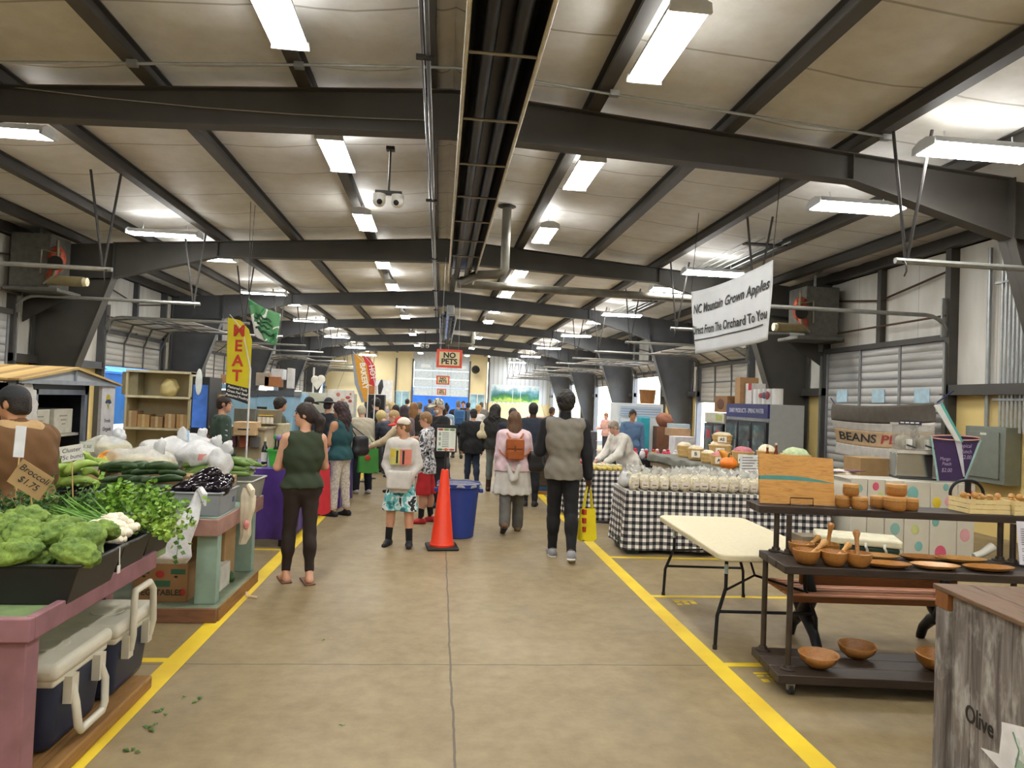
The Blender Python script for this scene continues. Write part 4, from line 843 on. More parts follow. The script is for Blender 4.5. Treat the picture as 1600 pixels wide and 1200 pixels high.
for k, (px, py, Y, r) in enumerate(((222, 720, 6.3, (.28, .17, .12)), (262, 708, 6.9, (.25, .2, .15)), (318, 712, 6.75, (.22, .17, .13)), (170, 700, 6.9, (.18, .15, .12)), (298, 700, 7.25, (.2, .15, .13)), (345, 725, 6.45, (.1, .1, .14)))):
    p = at(px, py, Y); c = thing('bagged_squash', 'white bag of produce on the second table, %s' % ['nearest, showing yellow squash', 'large, left of the blue card', 'large one right of the blue card', 'small knotted one at far left', 'rear one behind the blue card', 'drooping corner over the eggplants'][k], 'bag', (p.x, p.y, p.z), group='bagged produce')
    lump((0, 0, 0), r, 60+k, .13, CLEAR if k in (0, 3) else FILM, 'film', c)
    if k in (0, 1, 3):
        m = MB()
        for j in range(7): a = j*.9; m.tube([(r[0]*.6*math.cos(a)-.05, r[1]*.5*math.sin(a), -.02+.02*(j % 3)), (r[0]*.6*math.cos(a)+.08, r[1]*.5*math.sin(a)+.03, .02*(j % 2))], [.022, .03], 8)
        m.build('yellow_squash', YSQ, c)
    lump((r[0]*.5, 0, r[2]*1.0), (.05, .03, .07), 80+k, .3, FILM, 'knot', c, 16, 10)
    if k == 2: m = MB(); m.grid(lambda u, v: (-.02+.1*u, -r[1]*1.05+.03*abs(u-.5), -.03+.06*v), 4, 4); m.build('red_print', M('#d98f8a', .5), c)
m = MB(); m.cbox((-3.0, 6.85, .9), (.28, .26, .2)); tag(m.build('produce_carton', CARD, bevel=.004), 'brown carton under the small knotted white bag at far left', 'box')
m = MB(); m.cbox((-2.25, 6.33, .93), (1.0, .22, .25)); tag(m.build('produce_carton', CARD, bevel=.004), 'brown carton under the white produce bags on the second table', 'box')
def hang_bag(label, pts, ws, mat, red, seed, knot=True, ax=(1, 0)):
    c = thing('plastic_bag', label, 'bag', pts[0]); P0 = Vector(pts[0]); r2 = random.Random(seed); ph = [r2.uniform(0, 6) for _ in range(4)]
    def S(u, v):
        k = v*(len(pts)-1); i = min(int(k), len(pts)-2); f = k-i; p = Vector(pts[i]).lerp(Vector(pts[i+1]), f)-P0; w, d = [ws[i][j]+(ws[i+1][j]-ws[i][j])*f for j in (0, 1)]; a = u*2*PI
        rr = 1+.12*math.sin(3*a+ph[0]+4*v)+.08*math.sin(7*a+ph[1]); return p+Vector((math.cos(a)*w*rr*ax[0]-math.sin(a)*d*rr*ax[1], math.cos(a)*w*rr*ax[1]+math.sin(a)*d*rr*ax[0], 0))
    m = MB(); m.grid(S, 40, 26); m.build('film', mat, c, angle=180)
    m = MB(); m.add([S(0, 1), S(.25, 1), S(.5, 1), S(.75, 1)], [(0, 1, 2, 3)]); m.build('bottom_seam', mat, c)
    if red: m = MB(); m.ell(tuple(Vector(red[0])-P0), red[1], 16, 10); m.build('contents', M('#d98a86', .5, var=.2, scale=30), c)
    if knot: m = MB(); m.tube([(0, 0, 0), (.03, -.02, .02), (.06, -.04, -.02), (.08, -.05, -.1)], [.012, .025, .03, .008], 8); m.build('handle_loop', mat, c)
    return c
b0 = at(308, 768, 5.58)
hang_bag('clear white plastic bag hanging from the eggplant tub', [tuple(b0), tuple(at(305, 790, 5.55)), tuple(at(290, 815, 5.5)), tuple(at(277, 845, 5.48)), tuple(at(268, 870, 5.46)), tuple(at(264, 880, 5.46))], [(.015, .012), (.04, .03), (.085, .05), (.1, .06), (.15, .06), (.13, .02)], FILM, (tuple(at(268, 872, 5.47)), (.1, .04, .025)), 3)
hang_bag('crumpled cream bag hanging from the far corner of the grey tub', [tuple(at(384, 762, 6.25)), tuple(at(389, 775, 6.22)), tuple(at(388, 795, 6.2)), tuple(at(384, 815, 6.2)), tuple(at(384, 835, 6.2)), tuple(at(378, 850, 6.2))], [(.02, .02), (.06, .03), (.06, .03), (.045, .025), (.045, .025), (.03, .02)], M('#d9cdb4', .5, var=.1, scale=12), (tuple(at(385, 820, 6.17)), (.025, .025, .04)), 9)
# price cards on sticks
def card(label, x0, y0, z0, w, h, mat, lines, tilt, stickto, tsize, ry=0.):
    c = thing('price_card', label, 'sign', (x0, y0, z0)); m = MB(); m.box(-w/2, w/2, -.002, .002, -h/2, h/2); b = m.build('card', mat, c); b.rotation_euler = (0, tilt, ry)
    for k, (tx, dz) in enumerate(lines):
        o = text(tx, tsize, M('#23252e', .7), c, (0, 0, 0), (0, 0, 0), ext=.0004, shear=.25)
        o.rotation_euler = (PI/2, 0, 0); o.matrix_local = Matrix.Rotation(ry, 4, 'Z') @ Matrix.Rotation(tilt, 4, 'Y') @ Matrix.Translation((0, -.0035, dz)) @ Matrix.Rotation(PI/2, 4, 'X')
    m = MB(); m.tube([(0, .004, -h*.3), tuple(Vector(stickto)-Vector((x0, y0, z0)))], .004, 6); m.build('stick', M('#c9a873', .7), c); return c
p = at(112, 708, 5.0); card('white cluster price card on a stick by the pale squash', p.x, p.y, p.z, .145, .105, M('#eceae3', .6), [('Cluster', .02), ('75c bunch', -.025)], -.2, (p.x+.03, p.y, .95), .04)
p = at(48, 750, 3.95); card('tilted brown cardboard price card in the dark greens', p.x, p.y, p.z, .19, .14, CARD, [('Broccoli', .035), ('$1.75', -.02)], .55, (p.x+.02, p.y+.02, 1.0), .05)
p = at(31, 690, 4.2); card('narrow white card on a thin stick in front of the brown jacket', p.x, p.y, p.z, .055, .175, M('#e9ecf2', .6), [], .04, (p.x-.01, p.y, .98), .02)
p = at(136, 698, 6.6); card('small pale green card left of the white bags', p.x, p.y, p.z, .12, .09, M('#dfe6da', .6), [('1.50', 0)], 0, (p.x, p.y, .9), .04)
p = at(288, 688, 6.9); card('pale blue upright card among the white bags', p.x, p.y, p.z, .085, .19, M('#a9cbe6', .6), [('2', .03), ('lb', -.03)], 0, (p.x, p.y, .9), .05)
# boxes under the second table
c = thing('produce_carton', 'brown vegetables carton under the second table', 'box', (-2.1, 6.05, .115)); m = MB(); m.box(-.22, .19, -.25, .25, 0, .3); m.build('carton', M('#8e6b45', .8, var=.12, scale=5), c, bevel=.006)
text('VEGETABLES', .062, M('#3f3524', .8), c, (-.02, -.252, .075), FACE_CAM, bold=.002)
for x in (-.14, .1): m = MB(); m.ell((x, -.25, .2), (.014, .002, .01), 10, 6); m.build('hand_hole', BLK, c)
m = MB(); m.ell((-.02, -.251, .22), (.035, .002, .03), 12, 6); m.build('red_print', M('#a8352c', .7), c); [MB().box(*bb, -.252, -.25, *zz).build('green_print', M('#2f5a40', .7), c) for bb, zz in (((-.06, .06), (.12, .17)), ((-.2, -.1), (.22, .26)), ((.06, .17), (.22, .26)))]; m = MB(); m.ell((.155, -.252, .08), (.024, .002, .03), 12, 6); m.build('berry_print', M('#a8352c', .7), c)
c = thing('produce_carton', 'brown carton standing behind the vegetables carton', 'box', (-2.05, 6.45, .115)); m = MB(); m.box(-.2, .26, -.12, .2, 0, .5); m.build('carton', CARD, c, bevel=.006)
c = thing('produce_carton', 'small white carton with a dark print beside the table leg', 'box', (-1.88, 6.18, .115)); m = MB(); m.box(-.1, .13, -.08, .2, 0, .2); m.build('carton', M('#cfccc2', .7), c, bevel=.006); m = MB(); m.prism([(-.04, .06), (.1, .16), (.06, .02)], 'y', -.083, -.08); m.build('print', M('#5a2f3a', .7), c)
for k, y in enumerate((6.42, 6.55)): m = MB(); m.ell((0, 0, .035), (.035, .035, .036), 14, 10); tag(m.build('cucumber_end' if 0 else 'lime', M('#2f5525', .4, var=.2), loc=(-1.75-.05*k, y, .115)), 'round green fruit on the platform, %s' % ['nearer', 'farther'][k], 'fruit', 'green fruit on the platform')
m = MB(); m.tube([(0, 0, .02), (.02, -.06, .004), (.12, -.1, .004)], .012, 6); p = atz(385, 930); tag(m.build('paper_scrap', M('#d6c09a', .7), loc=(p.x, p.y, .003)), 'bent strip of tan paper on the floor by the platform', 'paper')

# purple clothed counter
t = NT('purple_tablecloth'); n1 = t.noise(t.co(scale=(1, 1, .4)), 5., 4.); t.col(t.ramp(n1, [(.3, '#33205e'), (.7, '#523691')])); t.set(Roughness=.35); t.bump(n1, .4, .02); PURP = t.m
c = thing('market_counter', 'counter draped in purple plastic cloth behind the dark green tank top', 'table', (-2.1, 9.6, 0))
plank(-.22, .4, -1.2, 1.6, .87, .9, M('#8f8d93', .5), c, 'tabletop')
for x, y in ((-.18, -1.1), (.33, -1.1), (-.18, 1.5), (.33, 1.5)): plank(x-.03, x+.03, y-.03, y+.03, 0, .87, BLK, c, 'leg')
def drape(pts, ztop, zbot, amp, seed, wv=9.):
    L = [0]
    for a, b in zip(pts[:-1], pts[1:]): L.append(L[-1]+(Vector(b)-Vector(a)).length)
    cx = sum(p[0] for p in pts)/len(pts); cy = sum(p[1] for p in pts)/len(pts)
    def S(u, v):
        d = u*L[-1]; i = 0
        while i < len(pts)-2 and d > L[i+1]: i += 1
        f = (d-L[i])/(L[i+1]-L[i]); a, b = Vector(pts[i]), Vector(pts[i+1]); p = a.lerp(b, f); t_ = (b-a).normalized(); n_ = Vector((t_.y, -t_.x))
        if n_.dot(Vector((p.x-cx, p.y-cy))) < 0: n_ = -n_
        zb_ = zbot(u) if callable(zbot) else zbot
        w = v*(amp*(math.sin(d*wv+seed)+.6*math.sin(d*wv*2.3+seed*2))+amp*1.2)
        return (p.x+n_.x*w, p.y+n_.y*w, ztop+(zb_-ztop)*v)
    return S, L[-1]
S, LL = drape([(-.24, -1.22), (.42, -1.22), (.42, 1.62)], .905, .1, .02, 1.); m = MB(); m.grid(S, 90, 10); m.add([(-.24, -1.22, .905), (.42, -1.22, .905), (.42, 1.62, .905), (-.24, 1.62, .905)], [(0, 1, 2, 3)]); m.build('tablecloth', PURP, c, angle=60)
c = thing('gift_basket', 'bright green basket of purple and green bottles on the purple counter', 'basket', (-1.86, 8.75, .908)); m = MB(); m.tray((0, 0), (.24, .2), (.28, .24), 0, .2, .006, .02); m.build('basket', M('#3fae3a', .5), c)
for k in range(5): m = MB(); x, y = -.09+.045*k, .03*(-1)**k; m.lathe([(.022, .01), (.022, .2), (.012, .24), (.012, .3), (.014, .3), (.014, .33)], 10, (x, y, 0)); m.build('bottle', M(['#233c2a', '#2a2138', '#1e4a33', '#3a2a4c', '#20382c'][k], .2), c); m = MB(); m.ell((x, y, .34), (.03, .025, .035), 10, 8); m.build('ribbon', M(['#3f9a5c', '#8a6ab0', '#4f4f7c', '#9a7fc0', '#3f9a5c'][k], .5), c)
c = thing('wine_bottle', 'tall dark bottle with pale label beside the green basket', 'bottle', (-2.06, 8.72, .908)); m = MB(); m.lathe([(.036, 0), (.037, .18), (.03, .22), (.014, .25), (.013, .32)], 14); m.build('glass', M('#141a22', .15), c); m = MB(); m.lathe([(.015, .0), (.015, .05)], 10, (0, 0, .29)); m.build('capsule', M('#d8cfa8', .5), c); m = MB(); m.lathe([(.0385, .05), (.0385, .16)], 14, (0, 0, 0)); m.build('label', M('#e8e6e0', .6), c)
c = thing('counter', 'low dark stall counter behind the purple cloth', 'table', (-1.85, 11.6, 0)); plank(-.5, .35, -.3, 1.15, .82, .86, M('#4b3a66', .5), c, 'tabletop'); S, LL = drape([(-.5, -.32), (.37, -.32), (.37, 1.17)], .862, .02, .02, 2.); m = MB(); m.grid(S, 60, 8); m.build('tablecloth', PURP, c, angle=60)

# kiosk with striped roof
k_ = thing('kiosk', 'small vendor kiosk with tan striped roof on the left', 'kiosk', (-5.4, 9.0, 0)); XG = 1.0
m = MB(); rz, ez = 2.0, 1.83
m.prism([(-1.15, ez-.02), (-1.15, ez), (0, rz), (1.2, ez-.02), (1.2, ez-.04), (0, rz-.03)], 'x', -2.2, XG+.05); m.build('roof', STRIPE(['#d9bb7a', '#d2b06c', '#a98652'], 0, .34), k_)
m = MB(); m.prism([(-1.1, ez), (0, rz-.02), (1.15, ez-.02)], 'x', XG-.02, XG); m.build('gable', M('#b9bfc6', .5, var=.05), k_)
m = MB(); m.box(XG, XG+.03, -1.12, 1.15, ez-.05, ez); m.tube([(XG+.02, 0, ez-.04), (XG+.02, 0, rz-.02)], .015, 6); m.build('gable_trim', M('#9aa3ae', .4), k_)
for y in (-1.05, 1.08): m = MB(); m.box(XG-.12, XG-.04, y-.04, y+.04, 0, ez); m.build('post', M('#6d747d', .4), k_)
for y in (-1.05, 1.08): m = MB(); m.box(-2.1, -2.02, y-.04, y+.04, 0, ez); m.build('post', M('#6d747d', .4), k_)
c = thing('display_fridge', 'black framed open display fridge under the striped roof', 'fridge', (-4.5, 8.85, 0))
m = MB(); m.box(-.7, 0, -.6, .75, 0, .45); m.box(-.7, 0, -.6, -.5, .45, 1.78); m.box(-.7, 0, .65, .75, .45, 1.78); m.box(-.7, -.6, -.5, .65, .45, 1.78); m.box(-.7, 0, -.6, .75, 1.7, 1.78); m.build('cabinet', M('#23252b', .4), c)
m = MB(); m.box(-.01, .03, -.52, -.46, .4, 1.72); m.box(-.01, .03, .58, .65, .4, 1.72); m.box(-.01, .03, -.52, .65, 1.66, 1.72); m.build('door_frame', M('#8e97a6', .3, .4), c)
for z in (1.15, .7): m = MB(); m.box(-.6, -.04, -.48, .62, z, z+.03); m.build('shelf', M('#c9c6b8', .5), c)
for k, y in enumerate((-.42, .1)):
    b = thing('carton', 'white carton on the fridge shelf, %s' % ['left', 'right'][k], 'box', (-4.62, 8.85+y+.2, 1.183), group='cartons in the fridge'); m = MB(); m.box(-.35, .05, -.21, .21, 0, .3); m.build('carton', M('#d5d2c2', .7), b, bevel=.008)
    for j in range(3): m = MB(); m.box(.05, .053, -.09+.03*j, .08-.02*j, .21-.05*j, .225-.05*j); m.build('printed_mark', M('#a39a88', .7), b)
# logo boards beside the fridge (plain sun-and-hills emblem)
def emblem(par, w, x, zc_, y0):
    t_ = MB(); t_.prism([(y0+w*.5*math.cos(a), zc_+w*.15+w*.62*math.sin(a)) for a in [PI*i/14 for i in range(15)]], 'x', x, x+.004); t_.build('sun_emblem', M('#dcc63c', .6), par)
    t_ = MB(); t_.prism([(y0-w*.72, zc_-w*.15), (y0-w*.4, zc_+.2*w), (y0+w*.4, zc_+.2*w), (y0+w*.72, zc_-w*.2), (y0+w*.2, zc_-.3*w), (y0, zc_-.1*w), (y0-w*.3, zc_-.28*w)], 'x', x, x+.006); t_.build('hill_emblem', M('#3d4a68', .6), par)
    t_ = MB(); t_.prism([(y0-w*.25, zc_-.35*w), (y0+w*.3, zc_-.3*w), (y0+w*.05, zc_-.85*w)], 'x', x, x+.006); t_.build('wheat_emblem', M('#c9c061', .6), par)
c = thing('vendor_sign', 'tall narrow white vendor board with sun emblem right of the fridge', 'sign', (-4.42, 9.9, .9)); m = MB(); m.box(-.02, .02, -.17, .2, 0, .92); m.build('board', M('#e3e2e4', .6), c); emblem(c, .12, .02, .68, .01)
for k, tx in enumerate(('Fresh', 'Organic', 'Jackson', 'Bakery')): text(tx, .075, M('#6f6c7c', .7), c, (.023, .01, .42-.11*k), FACE_PX)
c = thing('vendor_sign', 'ragged white flame shaped board with sun emblem left of the fridge', 'sign', (-4.42, 8.05, 1.15)); pts = []
for i in range(26): a = 2*PI*i/26; rr = 1 if i % 2 else .84; pts.append((math.cos(a)*.24*rr, .32+math.sin(a)*.36*rr))
m = MB(); m.prism(pts, 'x', -.015, .015); m.build('board', M('#e6e4e2', .6), c); emblem(c, .15, .015, .4, 0)
m = MB(); m.tube([(-.03, 0, -1.15), (-.03, 0, .1)], .015, 6); m.build('post', M('#555', .5) if 0 else BLK, c)

# helper: things standing on a given distance, sized from the photograph
def bxat(name, label, cat, x0, y0, x1, y1, Y, dep, mat, group=None, bevel=.006, par=None, to_floor=False):
    a = at(x0, y0, Y); b = at(x1, y1, Y); m = MB(); zb_ = 0 if to_floor else min(a.z, b.z)
    xa, xb = sorted((a.x, b.x)); loc = ((xa+xb)/2, Y, zb_); w = xb-xa; h = max(a.z, b.z)-zb_
    m.box(-w/2, w/2, 0, dep, 0, h)
    if par is None: o = thing(name, label, cat, loc, group=group); m.build('body', mat, o, bevel=bevel); return o, w, h
    o = m.build(name, mat, par, bevel=bevel); o.location = Vector(loc)-Vector(par.location); return o, w, h
sh = thing('shelf_unit', 'cream wall shelf unit stacked with cartons behind the kiosk', 'shelf', (-4.35, 11.6, 0)); a0, a1 = at(197, 590, 11.6), at(299, 590, 11.6); w = a1.x-a0.x
sh.location = ((a0.x+a1.x)/2, 11.6, 0)
m = MB(); m.box(-w/2, w/2, .42, .45, 0, 2.05); m.build('back_panel', CREAM, sh)
for x in (-w/2, w/2-.03): m = MB(); m.box(x, x+.03, 0, .44, 0, 2.05); m.build('side_panel', CREAM, sh)
for z in (2.02, 1.62, 1.12, .6): m = MB(); m.box(-w/2, w/2, -.02, .44, z, z+.035); m.build('shelf', M('#d8ceac', .6), sh)
BX = [M('#ab8a63', .8), M('#b99562', .8), M('#9c7c57', .8)]
for k, (x, w_, h_) in enumerate(((-.42, .2, .25), (-.22, .18, .2), (-.02, .18, .17), (.18, .16, .22), (.36, .16, .22))):
    o = thing('carton', 'brown carton on the middle shelf, %s from the left' % ['first', 'second', 'third', 'fourth', 'fifth'][k], 'box', (sh.location.x+x, 11.75, 1.157), group='cartons on the cream shelf'); m = MB(); m.box(-w_/2, w_/2, -.1, .15, 0, h_); m.build('carton', BX[k % 3], o, bevel=.004); m = MB(); m.box(-.02, .02, -.102, .152, 0, h_+.002); m.build('tape', M('#c9b48a', .5), o)
o = thing('carton', 'brown gray carton on the top shelf at the left', 'box', (sh.location.x-.45, 11.75, 1.657), group='top shelf'); m = MB(); m.box(-.12, .12, -.1, .15, 0, .36); m.build('carton', M('#8c8468', .8), o)
lump((0, 0, .13), (.14, .1, .15), 12, .15, M('#d7c88e', .5), 'film', thing('plastic_bag', 'yellowish plastic bag on the top shelf', 'bag', (sh.location.x+.12, 11.75, 1.657), group=None))
o, w, h = bxat('wall_cabinet', 'cream wall cabinet doors above the top shelf', 'cabinet', 205, 583, 298, 615, 12.05, .3, CREAM); 
# drink sign fridge, freezers and counters in the back row
o, w, h = bxat('drink_cooler', 'blue and black drinks cooler with round bottle sign', 'fridge', 301, 588, 324, 672, 10.8, .6, M('#1d1f24', .4), to_floor=True)
m = MB(); m.box(-w*.42, w*.42, -.01, 0, h-.75, h-.12); m.build('side_graphic', M('#4a7fe0', .4, var=.3, scale=4), o); m = MB(); m.ell((-w*.1, -.02, h-.08), (w*.2, .02, .2), 12, 8); m.build('bottle_emblem', M('#e8f2ee', .4), o)
bxat('carton', 'tall tan carton standing right of the drinks cooler', 'box', 326, 616, 342, 640, 11.2, .3, CARD); 
o, w, h = bxat('counter', 'cream desk counter along the back of the meat stall', 'counter', 300, 668, 412, 700, 10.9, .6, M('#bcae8c', .6), to_floor=True)
m = MB(); m.box(-w/2-.02, w/2+.02, -.05, .62, h, h+.035); m.build('worktop', M('#9d8e70', .5), o)
for k in range(6): x = -w/2+.1+k*.17; o2 = thing('meat_pack', 'dark red package in the counter display, %s from the left' % CNT[k], 'package', (o.location.x+x, 10.83, h-.26), group='packages on display'); m = MB(); m.box(-.06, .06, -.04, .04, 0, .16); m.build('wrap', M(['#6e2f34', '#8a4a3a', '#7a3b3f', '#5a3242', '#a0553a', '#6d6a66'][k], .5), o2)
plank(-w/2+.02, w/2-.4, -.12, 0, h-.3, h-.26, M('#8f8678', .5), o, 'display_ledge')
o, w, h = bxat('filing_cabinet', 'cream metal filing cabinet behind the green basket', 'cabinet', 398, 662, 440, 708, 11.6, .6, M('#c3b992', .5), to_floor=True)
for z in (h-.5, h-1.0): m = MB(); m.box(-w/2+.02, w/2-.02, -.012, 0, z, z+.46); d = m.build('drawer', M('#c8bf9a', .5), o, bevel=.005); m = MB(); m.box(-.07, .07, -.03, -.012, z+.28, z+.32); m.build('handle', M('#a39a78', .4), d)
o, w, h = bxat('carton', 'open brown carton of cups on the desk counter', 'box', 365, 659, 398, 681, 10.7, .35, M('#d2b183', .7)); plank(-w*.3, w*.25, -.004, 0, .08, .1, BLK, o, 'print')
bxat('metal_cabinet', 'grey metal work cabinet behind the green sweatshirt', 'cabinet', 366, 638, 399, 656, 12.3, .4, M('#74746c', .4, .3), to_floor=True); o, w, h = bxat('food_display', 'glass display box with yellow lidded jars on the desk', 'display', 402, 640, 432, 662, 11.4, .35, M('#7b735a', .4)); m = MB(); m.box(-w*.35, w*.35, -.1, .1, h*.55, h*.62); m.build('tray', M('#d9b548', .5), o)
for k in range(4): m = MB(); m.cyl((-w*.3+k*w*.2, -.08), .03, 0, .1, 10); m.build('jar', M('#e0d8c6', .4), o)
bl = M('#9cc6e0', .35, var=.06, name='pale_blue_door')
for k, (x0, x1) in enumerate(((345, 399), (400.5, 418), (419, 456))):
    o, w, h = bxat('freezer', 'pale blue upright freezer in the meat stall, %s' % ['left behind the flag', 'middle with a black panel', 'right behind the olive shirt'][k], 'freezer', x0, 618, x1, 660, 13.2+.02*k, .7, bl, to_floor=True, group='pale blue freezers'); m = MB(); m.box(-w/2-.02, w/2+.02, -.03, .7, h, h+.1); m.build('top_trim', M('#565a62', .4), o)
    m = MB(); m.box(w*.3, w*.36, -.05, -.0, h*.5, h*.75); m.build('handle', STEEL, o)
    if k == 1: m = MB(); m.box(-w*.4, w*.4, -.012, 0, h-.45, h-.2); m.build('black_panel', BLK, o)
for k, (x0, y0, x1, y1, c_, nm, ds) in enumerate(((400, 582, 420, 600, '#b9aa98', 'carton', 'pale carton on the freezers'), (413, 588, 437, 602, '#b97a4c', 'basket', 'brown wicker basket on the freezers'), (424, 576, 442, 590, '#dfe3e6', 'carton', 'white carton behind the wicker basket'), (449, 575, 455, 604, '#e6e6e4', 'paper_roll', 'tall white paper roll on the freezers'), (345, 585, 356, 598, '#b98a66', 'carton', 'brown carton at the left above the flag text'), (344, 600, 356, 608, '#8fc3e6', 'carton', 'light blue carton on the left freezer'))):
    p = at(x0, y1, 13.45); bxat(nm, ds, 'box', x0, y0, x1, y1+(3 if k < 4 else 0), 13.4+.12*(k == 2), .3, M(c_, .6))
o, w, h = bxat('paper_towel_rack', 'row of grey paper rolls on a black rack', 'rack', 313, 604, 334, 617, 11.9, .25, M('#b5acae', .6)); 
for x in (-w*.45, w*.45): m = MB(); m.tube([(x, .12, -o.location.z), (x, .12, 0)], .012, 6); m.build('post', BLK, o)
o, w, h = bxat('locker', 'cream and blue locker block behind the pirate hat', 'locker', 460, 612, 552, 655, 14.6, .5, M('#c9cbc0', .5), to_floor=True)
for k, c_ in enumerate(('#a9d3e8', '#c7c7b2', '#d2d4cc', '#c9c9bd')): m = MB(); m.box(-w/2+.02+k*w/4.2, -w/2+w/4.3+k*w/4.2, -.02, 0, .2, h-.03); m.build('door', M(c_, .5), o)
o, w, h = bxat('poster_board', 'white poster board with red apple drawings', 'poster', 512, 608, 552, 648, 14.2, .02, M('#e4dfd5', .6)); r2 = random.Random(2)
for k in range(7): m = MB(); m.ell((r2.uniform(-w*.4, w*.4), -.004, r2.uniform(.08, h-.06)), (r2.uniform(.02, .06), .003, r2.uniform(.02, .06)), 10, 6); m.build('apple_print', M(['#c77a6c', '#b5594c', '#d49a88'][k % 3], .6), o)
m = MB(); m.tube([(0, 0, -1.3), (0, 0, 0)], .012, 6); m.build('stand', DKMET, o)
c = thing('heart_decoration', 'white heart decoration on a post at the left stalls', 'decoration', tuple(at(497, 597, 14.8))); m = MB(); m.ell((-.06, 0, .04), (.085, .03, .09), 14, 8); m.ell((.06, 0, .06), (.085, .03, .09), 14, 8); m.prism([(-.135, .02), (.14, .04), (-.02, -.16)], 'y', -.025, .025); m.build('heart', M('#e9e4d6', .6), c, angle=60); m = MB(); m.tube([(-.1, .04, -1.9), (-.1, .04, .3)], .02, 6); m.build('post', WHT, c)
o, w, h = bxat('speaker', 'black box stand beyond the feather flags', 'stand', 572, 616, 600, 648, 17.5, .4, M('#18181a', .5), to_floor=True)
o, w, h = bxat('carton', 'orange brown carton on the black box stand', 'box', 568, 602, 586, 616, 17.6, .3, M('#c07a3c', .7))
c = thing('banner_roll', 'dark folded umbrella standing on the black stand', 'umbrella', tuple(at(593, 616, 17.6))); m = MB(); m.tube([(0, 0, 0), (.02, 0, .2), (.04, 0, .36)], [.03, .07, .02], 8); m.build('canopy', M('#3e4046', .6), c)
o, w, h = bxat('tent_wall', 'white canvas sheet hanging at the far left stalls', 'canvas', 580, 593, 612, 640, 30, .05, M('#e9ebee', .7), to_floor=True)
# feather flags
def feather(label, base, H, pts, mat, pole, words, wmat, ang, group=None, extra=None):
    c = thing('feather_flag', label, 'flag', base, ang); m = MB(); m.tube([(0, 0, 0), (0, 0, H*.75), (pole*.4, 0, H*.93), (pole, 0, H)], [.014, .012, .008, .005], 8); m.build('pole', M('#d8d8d6', .4), c); m = MB(); m.lathe([(.1, 0), (.1, .015), (.02, .03)], 14); m.build('base', BLK, c)
    m = MB(); m.prism(pts, 'y', -.004, .004); m.build('cloth', mat, c)
    for (tx, x, z, sz, rot_) in words: text(tx, sz, wmat, c, (x, -.008, z), (PI/2, rot_, 0), ext=.001, bold=sz*.03)
    return c
b = at(393, 700, 9.2); z0, z1 = at(393, 600, 9.2).z, at(393, 495, 9.2).z
f = feather('yellow feather flag with red letters MEAT', (b.x-.06, 9.2, 0), z1+.02, [(-.32, z1-.02), (-.3, z0), (.0, z0-.06), (.0, z1-.3), (-.05, z1-.16), (-.16, z1-.05)], M('#d6c61c', .6, var=.08, scale=4), -.3, [(ch, -.165, z1-.19-.19*k, .2, 0) for k, ch in enumerate('MEAT')], M('#c23a26', .6), -.12)
m = MB(); m.prism([(-.3, z0+.0), (-.0, z0-.06), (.0, z0-.26), (-.3, z0-.17)], 'y', -.006, .006); m.build('black_panel', BLK, f)
for k, tx in enumerate(('Pastured Pork', 'Grass Fed Beef', 'Pastured Poultry')): o = text(tx, .044, WHT, f, (-.15, -.009, z0-.065-.052*k), (PI/2, .2, 0), ext=.001, bold=.001)
GREYF = M('#8d9299', .6); b = at(571, 700, 14.9); zt_, zb_ = at(540, 553, 14.9).z, at(571, 628, 14.9).z
f = feather('orange feather flag with grey edge and white BAKERY letters', (b.x, 14.9, 0), zt_+.05, [(-.32, zt_), (-.2, zt_-.02), (-.05, zt_-.2), (.02, zt_-.5), (0, zb_), (-.06, zb_), (-.2, zt_-.6)], M('#cf9226', .6, var=.08), -.34, [('BAKERY', -.1, (zt_+zb_)/2+.05, .155, 1.4)], M('#ece6d8', .6), 0.05)
m = MB(); m.prism([(-.36, zt_+.02), (-.32, zt_), (-.2, zt_-.6), (-.06, zb_), (-.12, zb_-.02), (-.28, zt_-.6)], 'y', -.005, .005); m.build('grey_edge', GREYF, f)
b = at(582, 700, 15.5); zt_, zb_ = at(560, 556, 15.5).z, at(580, 604, 15.5).z
feather('red feather flag with white letters HOT', (b.x, 15.5, 0), zt_+.05, [(-.3, zt_), (-.15, zt_-.03), (-.03, zt_-.2), (0, zt_-.4), (0, zb_), (-.14, zb_+.05), (-.17, zt_-.3)], M('#cc2f37', .6), -.3, [('HOT', -.075, (zt_+zb_)/2-.02, .15, 1.35)], M('#efe6e2', .6), 0.05)
# blue canopy outside the left door
c = thing('canopy_tent', 'blue canopy outside the left overhead door', 'tent', (-12.5, 22.5, -.16)); m = MB(); m.add([(-3, -4, 2.3), (3, -4, 2.3), (3, 4, 2.3), (-3, 4, 2.3), (0, 0, 3.6)], [(0, 1, 4), (1, 2, 4), (2, 3, 4), (3, 0, 4)]); m.box(2.9, 2.95, -4, 4, 0.8, 2.35); m.build('canopy', M('#3f86d6', .6, var=.2, scale=2), c)
for x, y in ((-2.9, -3.9), (2.9, -3.9), (2.9, 3.9), (-2.9, 3.9)): m = MB(); m.tube([(x, y, 0), (x, y, 2.35)], .03, 8); m.build('leg', GALV, c)
# ================================================================== RIGHT STALLS
def atx(px, py, X):
    r = _ray(px, py); return EYE + r*(X/r.x)
OLIVE = WOOD('#bd8442', '#5c3214', 0, 22, .36, 'olive_wood', 12, 3.5); OLIVE2 = WOOD('#d6a560', '#8a5826', 0, 22, .38, 'light_olive_wood', 12, 3.); DKW = WOOD('#3a2d23', '#1f1712', 0, 6, .5, 'dark_stained_plank', 10, 1.5); IRON = M('#4a4139', .5, .6, .25, 10., name='iron_pipe'); IRON2 = M('#1b1c20', .45, .5, .15)
